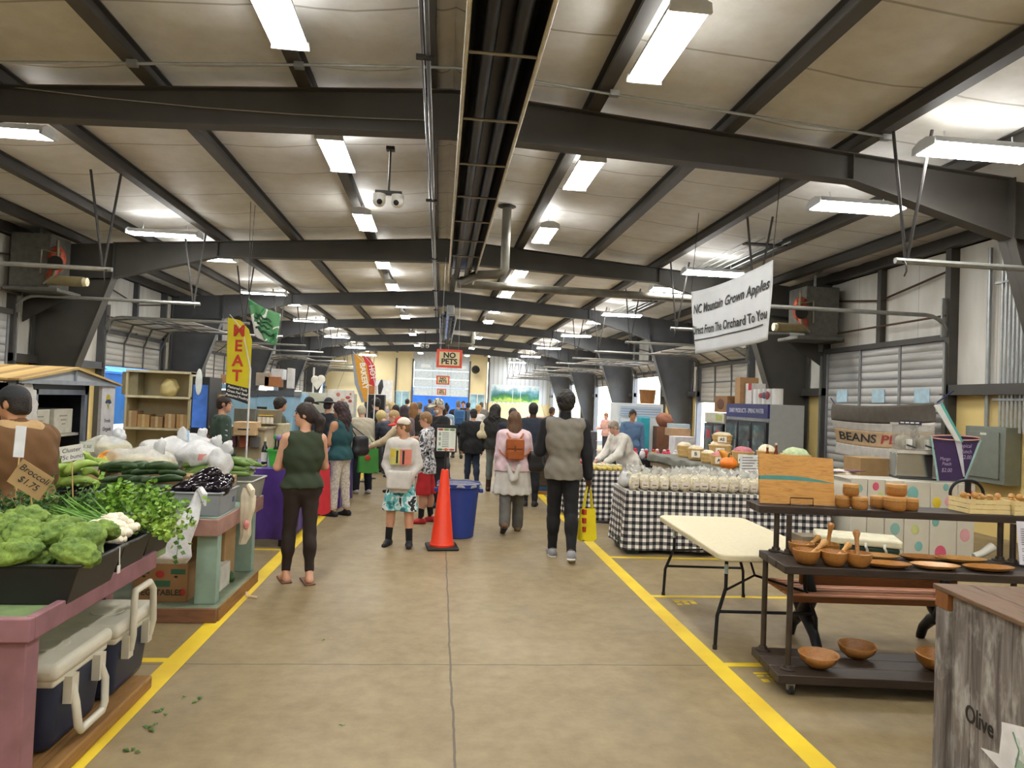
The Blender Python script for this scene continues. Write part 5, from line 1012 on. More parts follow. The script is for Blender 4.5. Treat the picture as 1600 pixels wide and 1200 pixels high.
# folding table
ft = thing('folding_table', 'cream plastic folding table with black metal legs', 'table', (2.56, 5.85, 0), RAD(-3)); BONE = M('#d3c9a9', .55, var=.05, scale=30)
pts = [(x*(.425-.09)+math.cos(a)*.09, y*(.9-.09)+math.sin(a)*.09) for x, y, a0 in ((1, 1, 0), (-1, 1, PI/2), (-1, -1, PI), (1, -1, 3*PI/2)) for a in [a0+PI/2*i/5 for i in range(6)]]
m = MB(); m.prism(pts, 'z', .69, .74); m.build('tabletop', BONE, ft, bevel=.012, seg=3)
for e in (-1, 1):
    y = e*.7
    for s in (-1, 1):
        m = MB(); m.tube([(s*.31, y, .69), (s*.31, y+e*.0, .45), (s*.38, y+e*.03, .25), (s*.39, y+e*.03, .0)], .014, 8); l = m.build('leg', IRON2, ft); m = MB(); m.tube([(s*.39, y+e*.03, .0), (s*.39, y+e*.03, .03)], .018, 8); m.build('foot', BLK, l)
        if s < 0: m = MB(); m.tube([(s*.31, y, .56), (s*.31, y, .63)], .016, 8); m.build('sticker', M('#a9b9be', .5), l)
    m = MB(); m.tube([(-.375, y+e*.025, .28), (.375, y+e*.025, .28)], .012, 8); m.build('cross_bar', IRON2, ft)
    m = MB(); m.tube([(0, y-e*.42, .69), (0, y-e*.22, .5), (-.3, y, .44)], .01, 6); m.build('brace', IRON2, ft); m = MB(); m.tube([(0, y-e*.22, .5), (.3, y, .44)], .01, 6); m.build('brace', IRON2, ft)
# iron and plank display rack
rk = thing('display_rack', 'dark plank and iron pipe display rack on casters', 'rack', (2.2, 4.3, 0), RAD(-6.5))
def shelf(z, x0, x1, y0, y1, th=.05):
    n = 3; d = (y1-y0)/n
    m = MB()
    for k in range(n): m.box(x0, x1, y0+k*d+.003, y0+(k+1)*d-.003, z-th, z)
    return m.build('shelf', DKW, rk, bevel=.004)
shelf(.14, 0, 2.0, -.02, .5, .055); shelf(.82, .03, 2.5, 0, .5, .05); shelf(1.14, 0.0, 2.6, .42, .72, .05)
for x, y, z0, z1 in ((.1, .09, .14, .77), (.06, .44, .14, .77), (1.78, .09, .14, .77), (1.78, .44, .14, .77), (.14, .47, .82, 1.09), (.2, .4, .82, 1.09), (1.7, .47, .82, 1.09), (1.74, .4, .82, 1.09)):
    m = MB(); m.cyl((x, y), .019, z0, z1, 12); m.lathe([(.05, 0), (.05, .008), (.03, .012), (.026, .03)], 16, (x, y, z0)); m.build('post', IRON, rk)
for x, y in ((.1, .04), (.1, .46), (1.8, .04), (1.8, .46)):
    c = MB(); c.prism([(y-.03, .085), (y+.03, .085), (y+.012, .03), (y-.008, .03)], 'x', x-.022, x+.022); w_ = c.build('caster', GALV, rk); m = MB(); m.tube([(x-.012, y+.004, .036), (x+.012, y+.004, .036)], .036, 16); m.build('wheel', BLK, w_)
RM = rk.matrix_basis.copy()
RM = Matrix.Translation((2.2, 4.3, 0)) @ Matrix.Rotation(RAD(-6.5), 4, 'Z'); RZ = RAD(-6.5)
def onrack(x, y, z): return tuple(RM @ Vector((x, y, z)))
# cutting board on wire easel
c = thing('cutting_board', 'large blond wood board with a teal resin river, standing on the rack top', 'cutting board', onrack(.04, .58, 1.141), RZ); tl = Matrix.Translation((0, -.05, 0)) @ Matrix.Rotation(RAD(-9), 4, 'X')
OAK = WOOD('#dca65a', '#a06a2a', 0, 9, .4, 'blond_grain', 9, 2.2); W_, H_ = .53, .36
def yrv(x, up): return .185-.03*x/W_*0+(.014 if up else -.012)+.012*math.sin(x/W_*PI)*(1 if up else .3)-.035*(x/W_)**2*(1 if up else .35)
for nm, lo, hi, mt in (('plank', lambda x: yrv(x, 1), lambda x: H_-.02*(x/W_), OAK), ('resin_river', lambda x: yrv(x, 0), lambda x: yrv(x, 1), M('#4d8f8b', .2, var=.08, name='teal_resin')), ('plank', lambda x: 0.006, lambda x: yrv(x, 0), OAK)):
    m = MB(); m.M = tl; xs = [W_*i/12 for i in range(13)]; m.prism([(x, lo(x)) for x in xs]+[(x, hi(x)) for x in reversed(xs)], 'y', 0, .025 if 'resin' not in nm else .0245); m.build(nm, mt, c)
e = thing('wire_easel', 'small black wire easel holding the cutting board', 'stand', onrack(.04, .58, 1.141), RZ); m = MB(); m.tube([(.2, .03, .004), (.2, -.085, .004), (.2, -.085, .055), (.36, -.085, .055), (.36, -.085, .004), (.36, .03, .004)], .004, 6); m.build('front_frame', IRON2, e); m = MB(); m.tube([(.2, .03, .004), (.24, .06, .2), (.32, .06, .2), (.36, .03, .004)], .004, 6); m.build('back_frame', IRON2, e)
# lidded round boxes
def rbox(label, loc, r, h, grp):
    c = thing('round_wooden_box', label, 'box', loc, U(0, 6), grp); m = MB(); m.lathe([(r*.8, 0), (r*.96, .012), (r, h*.35), (r*.97, h*.7), (r*.95, h*.7)], 24); m.build('bowl', OLIVE, c); m = MB(); m.lathe([(r*.95, h*.71), (r*.98, h*.73), (r*.97, h*.95), (r*.9, h), (0, h)], 24); m.build('lid', OLIVE2, c)
for (x, y, z, r, h, lb) in ((.62, .52, 1.141, .052, .085, 'left of the lower pair in the small stack of three'), (.715, .47, 1.141, .058, .085, 'right of the lower pair in the small stack of three'), (.665, .5, 1.226, .054, .085, 'topmost of the small stack of three'), (.9, .57, 1.141, .06, .085, 'rear left of the larger stack of four'), (.96, .47, 1.141, .075, .095, 'front of the larger stack of four'), (1.09, .53, 1.141, .065, .085, 'right of the larger stack of four'), (1.0, .53, 1.236, .07, .085, 'topmost of the larger stack of four')):
    rbox('round olive wood lidded box, '+lb, onrack(x, y, z), r, h, 'round olive wood boxes')
# slatted crates of small utensils
SLAT = M('#d9c48c', .7, var=.1, scale=12, name='pale_slat')
for k, (x, y) in enumerate(((1.46, .5), (1.77, .5))):
    c = thing('slat_crate', 'pale slatted crate of wooden utensils on the rack top, %s' % ['left', 'right'][k], 'crate', onrack(x, y, 1.141), RZ+.08)
    for z in (0, .034, .068):
        for yy in (-.06, .15): m = MB(); m.box(0, .3, yy, yy+.008, z+.002, z+.032); m.build('slat', SLAT, c)
        for xx in (0, .292): m = MB(); m.box(xx, xx+.008, -.052, .15, z+.002, z+.032); m.build('slat', SLAT, c)
    m = MB(); m.box(.01, .29, -.05, .148, .002, .012); m.build('base', SLAT, c)
    for j in range(7):
        o = thing('wooden_spoon', 'small wooden utensil in the %s slat crate, %s from its left end' % (['left', 'right'][k], CNT[j]), 'utensil', onrack(x+.04+.036*j, y+.04+U(-.03, .03), 1.215), U(0, 6), 'small utensils in the crates')
        m = MB(); a = U(.2, .9); m.tube([(0, 0, -.05), (.02*math.cos(a), 0, .02), (.05*math.cos(a), 0, .04)], [.008, .009, .008], 8); m.build('handle', OLIVE2, o); m = MB(); m.ell((.055*math.cos(a), 0, .045), (.024, .02, .012+.012*(j % 2)), 12, 8); m.build('bowl', OLIVE2, o)
c = thing('metal_trivet', 'black iron looped trivet standing behind the left slat crate', 'trivet', onrack(1.58, .66, 1.141), RZ); m = MB(); m.tube([(.1*math.cos(a)+.02*math.copysign(abs(math.cos(a))**.5, math.cos(a)), 0, .115+.1*math.sin(a)) for a in [2*PI*i/28 for i in range(29)]], .011, 8); m.build('ring', IRON2, c); m = MB(); m.box(-.01, .025, -.01, .01, .02, .22); m.build('bar', IRON2, c)
c = thing('wooden_cup', 'dark brown burl wood cup behind the right slat crate', 'cup', onrack(2.12, .62, 1.141), 0); m = MB(); m.lathe([(.06, 0), (.085, .02), (.09, .13), (.08, .13), (.075, .03), (0, .02)], 20); m.build('cup', WOOD('#7a4a22', '#3d2412', 0, 14, .5, 'burl_wood', 6, 3.), c)
# mortars with pestles
def mortar(label, loc, rz, a, tip):
    c = thing('mortar', label, 'mortar', loc, rz, 'olive wood mortars'); c.scale = (1.3,)*3; m = MB(); m.lathe([(.03, 0), (.045, .006), (.062, .04), (.066, .07), (.06, .072), (.05, .04), (.03, .018), (0, .014)], 24); m.build('bowl', OLIVE, c, angle=60)
    p = thing('pestle', label.replace('mortar', 'pestle resting in mortar'), 'pestle', (loc[0], loc[1], loc[2]+.03), rz, 'olive wood pestles'); p.scale = (1.25,)*3; d = Vector((math.sin(a), 0, math.cos(a))); m = MB(); m.tube([d*q for q in (0, .02, .06, .1, .125, .15, .165)], [.012, .017, .011, .01, .012, .02, .012], 12); m.build('shaft', OLIVE2 if not tip else OLIVE, p, angle=70)
mortar('olive wood mortar at the left front of the middle shelf', onrack(.2, .1, .821), .3, 1.0, 0); mortar('olive wood mortar second along the front of the middle shelf', onrack(.37, .08, .821), .5, 1.1, 0); mortar('olive wood mortar third along the front beside the plates', onrack(.52, .07, .821), 1.2, .35, 1)
mortar('olive wood mortar at the left back of the middle shelf', onrack(.26, .33, .821), .4, 1.1, 0); mortar('olive wood mortar second along the back of the middle shelf', onrack(.44, .35, .821), 0, .15, 1); 
# oval plates
for k, (x, y, lb) in enumerate(((.72, .1, 'front row, nearest the mortars'), (1.04, .11, 'front row, middle'), (1.39, .12, 'front row, beside the price list'), (.78, .35, 'back row, nearest the mortars'), (1.1, .36, 'back row, middle'), (1.36, .36, 'back row, right'), (.56, .36, 'back row, behind the third mortar'))):
    c = thing('oval_plate', 'oval olive wood plate on the middle shelf, '+lb, 'plate', onrack(x, y, .821), RZ+U(-.1, .1), 'oval olive wood plates'); m = MB(); m.lathe([(.05, 0), (.07, .004), (.1, .022), (.104, .03), (.098, .03), (.07, .012), (0, .009)], 32, sx=1.5 if x < 1.3 else 1.65, sy=.8); m.build('plate', OLIVE2 if k % 2 else OLIVE, c, angle=70)
# bowls on the bottom shelf
for (x, y, rz, s, lb) in ((.31, .13, -.35, .9, 'left front of the bottom shelf'), (.66, .34, -.3, .9, 'centre back of the bottom shelf'), (1.1, .2, .15, 1.0, 'right on the bottom shelf by the weathered crate')):
    c = thing('wooden_bowl', 'deep oval olive wood bowl, '+lb, 'bowl', onrack(x, y, .141), rz, 'deep oval bowls'); c.scale = (s,)*3; m = MB(); m.lathe([(.04, 0), (.06, .003), (.1, .045), (.118, .095), (.112, .1), (.1, .09), (.08, .045), (.04, .015), (0, .012)], 36, sx=1.2, sy=.88)
    m.v = [(px_, py_, pz+.007*(px_/.15)**2*(pz > .05)) for px_, py_, pz in m.v]; m.build('bowl', OLIVE, c, angle=70); c.rotation_euler = (RAD(9), 0, rz); c.location.z += .012
# price list on stand, carved plaque
c = thing('price_list', 'white printed price list in a small dark stand on the middle shelf', 'sign', onrack(1.72, .3, .821), RZ); m = MB(); m.M = Matrix.Rotation(RAD(-8), 4, 'X'); m.box(0, .22, 0, .003, .01, .30); m.build('paper', M('#dedce4', .6), c); m = MB(); m.box(.0, .22, -.03, .06, 0, .012); m.build('stand', BLK, c)
text('Olive Wood Prices', .021, INK, c, (.11, -.041+.0, .272), (PI/2-RAD(8)*-1*-1, 0, 0), ext=.0003).rotation_euler = (0, 0, 0)
def listline(k): 
    z = .245-.0135*k; y = z*math.sin(RAD(8))*1
    return z, y
for k in range(15):
    if k in (8, 11): continue
    z = .245-.0145*k; y = z*math.tan(RAD(8))-.004
    m = MB(); m.box(.02, .02+.05+.03*((k*7) % 3), y-.001, y, z, z+.004); m.build('printed_line', M('#5a5864', .7), c); m = MB(); m.box(.175, .2, y-.001, y, z, z+.004); m.build('printed_line', M('#5a5864', .7), c)
c = thing('carved_plaque', 'round carved wooden plaque standing at the right end of the middle shelf', 'plaque', onrack(2.07, .3, .821), RZ-.2); m = MB(); m.lathe([(0, 0), (.15, 0), (.155, .008), (.15, .016), (.12, .016), (.115, .012), (0, .012)], 32); o = m.build('plaque', OLIVE2, c); o.rotation_euler = (RAD(80), 0, 0); o.location = (0, .03, .15); [MB().tube([(-.07, -.0+.0*k, .12+.04*k), (0, -.004, .125+.04*k), (.07, -.0, .118+.04*k)], .004, 5).build('carved_line', M('#6a4322', .7), c) for k in range(3)]
# cast-iron bench
b = thing('park_bench', 'slatted wooden bench with ornate black cast iron legs', 'bench', (2.78, 5.28, 0), RAD(-4)); PINKW = WOOD('#c98f6c', '#a5694a', 0, 7, .55, 'worn_cedar'); BROWNW = WOOD('#7d4a22', '#5e3416', 0, 6, .5, 'stained_cedar')
for k in range(7): y = -.23+.075*k; m = MB(); m.box(-.1, 1.45, y, y+.058, .415-.006*abs(k-3)*0, .435); m.build('seat_slat', PINKW, b, bevel=.004)
m = MB(); m.box(-.1, 1.45, -.245, -.232, .385, .43); m.build('front_rail', BROWNW, b)
m = MB(); m.box(.06, 1.3, -.06, -.02, .47, .6); m.build('backrest', BROWNW, b, bevel=.006)
for x in (.12, 1.2):
    m = MB(); m.M = Matrix.Translation((x, 0, 0)) @ Matrix.Diagonal((1.1, 1, 1, 1))
    m.tube([(0, .24, 0), (0, .23, .03), (0, .2, .1), (0, .1, .19), (0, 0, .235), (0, -.03, .29), (0, -.13, .41)], [.03, .034, .036, .044, .055, .055, .05], 10)
    m.tube([(0, -.26, 0), (0, -.24, .04), (0, -.18, .12), (0, -.08, .2), (0, 0, .25), (0, .06, .3), (0, .17, .41)], [.03, .034, .036, .044, .055, .055, .05], 10)
    m.tube([(0, -.05, .3), (0, -.1, .42), (0, -.06, .5), (0, -.03, .6), (0, -.03, .67)], [.05, .045, .04, .036, .03], 10); m.box(-.02, .02, -.2, .25, .385, .415); m.build('cast_iron_leg', IRON2, b, angle=50)
# weathered Olive crate stand
CR = Matrix.Translation((2.575, 3.36, 0)) @ Matrix.Rotation(RAD(-6), 4, 'Z'); ob = thing('display_crate', 'weathered grey-washed wooden crate stand lettered Olive, near right corner', 'crate', (2.575, 3.36, 0), RAD(-6))
t = NT('weathered_boards'); v = t.co(scale=(9, 9, .8)); n1 = t.noise(v, 2.2, 6., .65, .8); n2 = t.noise(t.co(scale=(3, 3, 1.2)), 3., 4., .6); c1 = t.ramp(n1, [(.3, '#473f3b'), (.5, '#746d69'), (.72, '#9a9592')]); t.col(t.mix(t.ramp(n2, [(.5, (0, 0, 0, 1)), (.68, (.85, .85, .85, 1))]), c1, '#bfbebb')); t.set(Roughness=.75); t.bump(n1, .5, .01); WEA = t.m
TOPW = WOOD('#7a5f48', '#4a3626', 1, 7, .6, 'worn_top'); LB = 1.05; H_ = .95
for y0_, y1_ in ((-.1, -.25), (-.25, -.52), (-.52, -.8), (-.8, -1.05)): m = MB(); m.box(-.0, .018, y1_+.004, y0_, .03, H_-.02); m.build('board', WEA, ob, bevel=.003)
for k in range(6): m = MB(); m.box(.05+.14*k, .05+.14*(k+1)-.004, -.02, -.002, .03, H_-.06); m.build('board', WEA, ob, bevel=.003)
m = MB(); m.box(-.025, .05, -.1, 0, .0, H_-.1); m.build('corner_post', WEA, ob, bevel=.008); m = MB(); m.box(-.027, .052, -.102, .002, H_-.1, H_-.018); m.build('post_cap', WOOD('#8e5a2c', '#6b3d1a', 2, 6, .6, 'raw_brown'), ob, bevel=.004)
for k in range(5):
    m = MB(); m.box(-.03+.18*k, -.03+.18*(k+1)-.003, -LB-.03, .02, H_-.018, H_+.006); m.build('top_board', TOPW, ob, bevel=.004)
m = MB(); m.ell((.42, -.28, H_+.005), (.07, .022, .004), 18, 6); m.build('hand_slot', BLK, ob)
m = MB(); m.box(.02, .85, -LB, -LB+.02, .03, H_-.06); m.build('board', WEA, ob); m = MB(); m.box(.83, .85, -LB, 0, .03, H_-.06); m.build('board', WEA, ob)
IC = CR.inverted()
def oncrate(px, py):
    n_ = CR.to_3x3() @ Vector((-1, 0, 0)); p0 = CR @ Vector((-.001, 0, 0)); r = _ray(px, py); tt = (p0-EYE).dot(n_)/r.dot(n_); return IC @ (EYE+r*tt)
p0, p1 = oncrate(1521, 1128), oncrate(1563, 1146); 
o = text('Olive', .115, INK, ob, (-.003, (p0.y+p1.y)/2+.05, (p0.z+p1.z)/2+.005), FACE_NX, ext=.001, sx=.8, bold=.001)
pl = [oncrate(*q) for q in ((1533, 1168), (1562, 1178), (1566, 1142), (1566, 1128), (1600, 1136), (1640, 1150), (1640, 1230), (1585, 1222), (1560, 1198))]
ck = thing('sticker', 'white leaf shaped paper label with olive sketch on the weathered crate', 'label', (2.575, 3.36, 0), RAD(-6)); m = MB(); m.prism([(q.y, q.z) for q in pl], 'x', -.004, -.002); m.build('paper', M('#e8e8ec', .6), ck)
q = oncrate(1597, 1175)
for k, (dy, dz) in enumerate(((0, 0), (.02, .03), (-.03, .015), (-.015, -.025))): m = MB(); m.ell((-.005, q.y+dy, q.z+dz), (.002, .014, .02), 14, 8); m.build('olive_print', M('#c3cfc6', .6), ck)
m = MB(); m.tube([(-.006, q.y+.05, q.z+.06), (-.006, q.y+.01, q.z), (-.006, q.y+.03, q.z-.08)], .004, 5); m.build('sprig_print', M('#6f8f84', .6), ck)
m = MB(); m.box(-.006, -.004, q.y-.09, q.y+.03, q.z-.12, q.z-.04); m.build('crate_print', M('#9db3a6', .6), ck)

# gingham tables
GN = GINGHAM(1/.088)
def gtable(label, clabel, x0, x1, y0, y1, z, zb, group, rz=0, over=(1, 1, 1, 0), seed=0.):
    cx, cy = (x0+x1)/2, (y0+y1)/2; w, d = (x1-x0)/2, (y1-y0)/2
    t = thing('folding_table', label, 'table', (cx, cy, 0), rz, group); m = MB(); m.box(-w+.02, w-.02, -d+.02, d-.02, z-.04, z-.006); m.build('tabletop', BONE, t)
    for sx in (-1, 1):
        for sy in (-1, 1): m = MB(); m.tube([(sx*(w-.15), sy*(d-.1), 0), (sx*(w-.15), sy*(d-.1), z-.04)], .015, 8); m.build('leg', IRON2, t)
    pts = [(-w, d), (-w, -d), (w, -d), (w, d), (-w, d)]; pts = pts[:2+sum(over[1:])]
    S, L = drape(pts, z, zb, .022, seed, 8.)
    m = MB(); m.grid(S, 160, 12, uv=lambda u, v: (u*L, v*z)); m.grid(lambda u, v: (-w+2*w*u, -d+2*d*v, z), 4, 4, uv=lambda u, v: (2*w*u, 2*d*v))
    c = m.build('gingham_tablecloth', GN, None, angle=60); c.location = (cx, cy, 0); c.rotation_euler = (0, 0, rz); tag(c, clabel, 'tablecloth'); return t
gtable('long table under the near gingham cloth', 'black and white gingham cloth on the bag table, nearest the aisle', 2.32, 4.88, 8.32, 9.08, .77, .06, None, RAD(-3), seed=1.)
gtable('table under the gingham cloth where the white shirt person stands', 'black and white gingham cloth behind the grey sweater', 2.05, 3.05, 10.5, 12.2, .79, .05, None, RAD(6), seed=2.)
p = thing('pallet', 'dark green plastic pallet under the near gingham table', 'pallet', (3.5, 8.75, 0)); m = MB(); m.box(-1.2, 1.2, -.34, .3, .1, .13); m.build('deck', M('#20392e', .6), p)
for x in (-1.15, -.1, 1.0): m = MB(); m.box(x, x+.14, -.34, .3, 0, .1); m.build('block', M('#20392e', .6), p)
bx_ = thing('carton', 'brown carton tucked under the left end of the near gingham table', 'box', (2.55, 9.0, .131)); m = MB(); m.box(-.12, .2, -.15, .15, 0, .38); m.build('carton', CARD, bx_)
# bags of kettle corn
CORN = M('#f3e3c8', .6, var=.25, scale=45, bump=.9, name='popped_corn')
t = NT('thin_film'); n1 = t.noise(t.co(), 18., 4., .6); t.col(t.ramp(n1, [(.3, '#e6e6e0'), (.7, '#fbfbf6')])); t.set(Roughness=.15); t.b.inputs['Alpha'].default_value = .2; t.bump(n1, .8, .02); CLEAR2 = t.m
CORN = CORN; LABEL = M('#e8dfd6', .6)
def bagm(seed):
    c = thing('popcorn_bag', 'bag', 'bag'); r2 = random.Random(seed)
    m = MB(); m.ell((0, 0, .095), (.06, .045, .1), 30, 22, lambda d: (1+.1*math.sin(d.x*23+seed)*math.sin(d.y*19)*math.sin(d.z*21+seed)+.05*math.sin(d.x*41)*math.cos(d.z*37))*(1.12 if abs(d.z) < .75 else 1)); m.build('popcorn', CORN, c, angle=180)
    lump((0, 0, .1), (.066, .052, .112), 100+seed, .08, CLEAR2, 'film', c, 24, 14)
    m = MB(); k = 18; vs = [(0, 0, .185)]+[(.07*math.cos(2*PI*i/k)*r2.uniform(.5, 1.2), .055*math.sin(2*PI*i/k)*r2.uniform(.5, 1.2), .235+r2.uniform(-.03, .04)) for i in range(k)]; m.add(vs, [(0, i+1, (i+1) % k+1) for i in range(k)]); m.build('tied_top', CLEAR, c, angle=180)
    m = MB(); m.grid(lambda u, v: (.074*math.sin((u-.5)*1.1), -.0605*math.cos((u-.5)*1.1), .045+.06*v), 6, 1); l = m.build('label', LABEL, c); m = MB(); m.grid(lambda u, v: (.076*math.sin((u-.5)*.7), -.0625*math.cos((u-.5)*.7), .06+.014*v), 6, 1); m.build('print', M('#8a7f74', .7), c)
    return c
BG = [bagm(i) for i in range(3)]; q = 0
for r_ in range(3):
    for k in range(20):
        x = 2.42+.123*k+U(-.012, .012)+.05*(r_ % 2); y = 8.40+.15*r_+U(-.015, .015)-(x-3.6)*.052; z = .772
        lb = 'clear bag of popped corn in the %s row, %s' % (['front', 'middle', 'back'][r_], 'toward the aisle end' if k < 7 else 'mid table' if k < 14 else 'toward the far end')
        if q < 3: o = BG[q]; o.location = (x, y, z); o['label'] = lb; o['group'] = 'popped corn bags: '+lb[30:]; o.rotation_euler = (0, 0, U(-.3, .3))
        else: o = dup(BG[q % 3], (x, y, z), U(-.4, .4), lb, 'popped corn bags: '+lb[30:], scale=U(.95, 1.15))
        q += 1
c = thing('plastic_bag', 'bluish clear bag hanging over the left end of the bag table', 'bag', (2.36, 8.72, .775)); lump((0, 0, .09), (.08, .09, .1), 31, .12, FILM, 'film', c)
# produce on the second gingham table
AP = [M('#a83a2c', .3, var=.2), M('#c9b25a', .4, var=.2), M('#d8cfae', .4, var=.15)]
def fruit(i):
    c = thing(['apple', 'pear', 'garlic'][i], 'x', 'produce'); m = MB(); m.lathe([(.005, .006), (.02, 0), (.034, .015), (.036, .035), (.028, .055), (.01, .06), (0, .054)], 14); m.build('flesh', AP[i], c, angle=80); m = MB(); m.tube([(0, 0, .054), (.004, 0, .07)], .002, 5); m.build('stem', CALYX, c); return c
FRU = [fruit(i) for i in range(3)]; used = [0, 0, 0]
for i, (cx, cy, nx, ny, nm) in enumerate(((2.35, 11.9, 4, 5, 'red apple on the far end of the second gingham table'), (2.6, 10.75, 7, 4, 'yellow green pear on the near edge of the second gingham table'), (2.75, 11.15, 6, 3, 'pale bulb in the row below the white shirt person'))):
    for a in range(nx):
        for b_ in range(ny):
            loc = (cx+(a-nx/2)*.08+U(-.01, .01), cy+(b_-ny/2)*.08+U(-.01, .01), .792)
            if not used[i]: o = FRU[i]; o.location = loc; o['label'] = nm; o['group'] = nm+'s'; used[i] = 1
            else: dup(FRU[i], loc, U(0, 6), nm, nm+'s', scale=U(.9, 1.1))
# long plank counter with grey blanket, bushel baskets and pumpkin
bc = thing('plank_counter', 'long rough plank counter behind the bag table', 'counter', (4.55, 11.0, 0), RAD(4)); GREYW = WOOD('#8f7f66', '#5f5140', 1, 5, .8, 'grey_plank')
plank(-.35, .5, -1.72, 2.1, .86, .9, GREYW, bc, 'top'); plank(-.38, -.35, -1.72, 2.1, .68, .9, GREYW, bc, 'front_board'); plank(-.37, -.35, -1.72, 2.1, .4, .6, GREYW, bc, 'front_board')
for y in (-1.65, 0, 2.0):
    for x in (-.3, .45): plank(x-.04, x+.04, y-.04, y+.04, 0, .86, GREYW, bc, 'post')
m = MB(); 
def bl_fn(u, v):
    y = -1.74+3.9*u
    if v < .35: return (-.4-.015*math.sin(u*40), y, .78+.125*(v/.35)+.012*math.sin(u*25))
    return (-.4+.85*(v-.35)/.65, y, .905+.008*math.sin(u*30+v*9))
m.grid(bl_fn, 80, 14); o = m.build('moving_blanket', M('#77786f', .95, var=.2, scale=6, bump=.3), None, angle=70, solid=.012); o.location = (4.55, 11.0, 0); o.rotation_euler = (0, 0, RAD(4)); tag(o, 'grey quilted moving blanket spread over the plank counter', 'blanket')
BASK = WOOD('#d6b77e', '#b08a50', 2, 8, .7, 'basket_splint'); HOOP = M('#c9a768', .7)
def bushel(label, loc, r, h, sign, fill, fm):
    c = thing('bushel_basket', label, 'basket', loc, U(-.2, .2), None); m = MB(); m.lathe([(r*.82, 0), (r*.9, h*.45), (r, h), (r*.97, h), (r*.8, .02), (0, .02)], 22); m.build('splints', BASK, c, angle=30)
    for z in (.02, h*.5, h-.025): m = MB(); q_ = r*(.82+.18*z/h); m.lathe([(q_+.0, z), (q_+.008, z+.002), (q_+.008, z+.022), (q_, z+.024)], 22); m.build('hoop', HOOP, c)
    if sign:
        d = (Vector((0, 0, 0))-Vector((loc[0], loc[1], 0))).normalized(); an = math.atan2(d.y, d.x)+PI/2-c.rotation_euler.z; m = MB(); m.M = Matrix.Rotation(an, 4, 'Z'); m.box(-.07, .07, -r-.022, -r-.014, h*.25, h*.85); m.build('card', M('#ece6d4', .6), c)
        o_ = text(sign, h*.42, INK, c, (0, 0, 0), ext=.0005, bold=.002); o_.matrix_local = Matrix.Rotation(an, 4, 'Z') @ Matrix.Translation((0, -r-.024, h*.55)) @ Matrix.Rotation(PI/2, 4, 'X')
    if fill:
        m = MB(); m.ell((0, 0, h*.9), (r*.9, r*.9, h*.4), 24, 12, lambda d: 1+.1*math.sin(d.x*17)*math.cos(d.y*15)); m.build(fill, fm, c, angle=180)
BW = M('#e2d6bb', .6, var=.2, scale=25, bump=.4); RDF = M('#b9707a', .6, var=.3, scale=20, bump=.4); GRF = M('#aab98f', .6, var=.25, scale=20, bump=.4)
for (x, y, z, r, h, sg_, fl, fm, lb) in ((4.45, 12.4, .92, .14, .2, '', 'beans', BW, 'farthest on the plank counter'), (4.42, 11.75, .92, .14, .19, 'B', 'beans', BW, 'second from the far end of the plank counter'), (4.4, 11.15, .92, .12, .16, '', 'beans', BW, 'behind the first lettered basket'), (4.38, 10.6, .92, .15, .17, 'AS', 'red_beans', RDF, 'left of the pumpkin, holding reddish beans'), (4.75, 11.5, .92, .19, .28, 'AS', 'beans', BW, 'taller at the back of the plank counter'), (4.78, 11.5, 1.21, .17, .16, 'AS', 'sack_cloth', M('#d8ccb0', .8), 'stacked on the taller back basket'), (4.75, 10.6, .92, .17, .24, 'AS', 'red_beans', RDF, 'behind the pumpkin, holding reddish beans'), (4.82, 9.95, .92, .14, .3, '', 'beans', BW, 'tall one left of the amber jugs'), (4.95, 9.35, .92, .2, .3, 'AS', 'greens', GRF, 'heaped with pale green gourds')):
    bushel('splint bushel basket '+lb, (x, y, z), r, h, sg_, fl, fm)
c = thing('pumpkin', 'bright orange pumpkin on the plank counter', 'pumpkin', (4.2, 9.85, .92)); m = MB(); m.ell((0, 0, .1), (.13, .13, .1), 40, 18, lambda d: (1-.09*abs(math.sin(math.atan2(d.y, d.x)*4.5)))*(1-.25*max(0, abs(d.z)-.75))); m.build('shell', M('#e67a1c', .4, var=.1), c, angle=180); m = MB(); m.tube([(0, 0, .18), (0, 0, .22), (.02, 0, .25)], [.02, .013, .014], 8); m.build('stem', CALYX, c)
c = thing('gourd', 'small striped orange gourd lying against the pumpkin', 'gourd', (4.3, 10.08, .935)); c.scale = (1.5,)*3; m = MB(); m.tube([(0, 0, 0), (.0, .0, .06), (-.03, 0, .12), (-.08, 0, .16), (-.1, 0, .17)], [.03, .065, .05, .025, .012], 14); m.build('shell', M('#cf8c22', .4, var=.35, scale=8), c, angle=80)
for k, (x, y) in enumerate(((4.72, 9.72), (4.82, 9.66))): c = thing('syrup_jug', 'amber syrup bottle among the baskets, %s' % ['left', 'right and taller'][k], 'bottle', (x, y, .92)); m = MB(); h = .36+.04*k; m.lathe([(.035, 0), (.04, .02), (.038, h*.6), (.016, h*.85), (.016, h)], 14); m.build('glass', M('#6d2f12', .15), c); m = MB(); m.lathe([(.018, 0), (.018, .03), (0, .03)], 10, (0, 0, h)); m.build('cap', M('#d8c9a8', .5), c)
c = thing('price_list', 'white printed price board leaning in front of the pumpkin', 'sign', (4.04, 9.1, .98), RAD(12)); m = MB(); m.box(-.0, .36, -.004, .004, -.08, .22); m.build('board', M('#eeeeea', .5), c)
m = MB(); m.tube([(.18, .01, -.208), (.18, .01, 0)], .012, 6); m.build('stand', BLK, c)
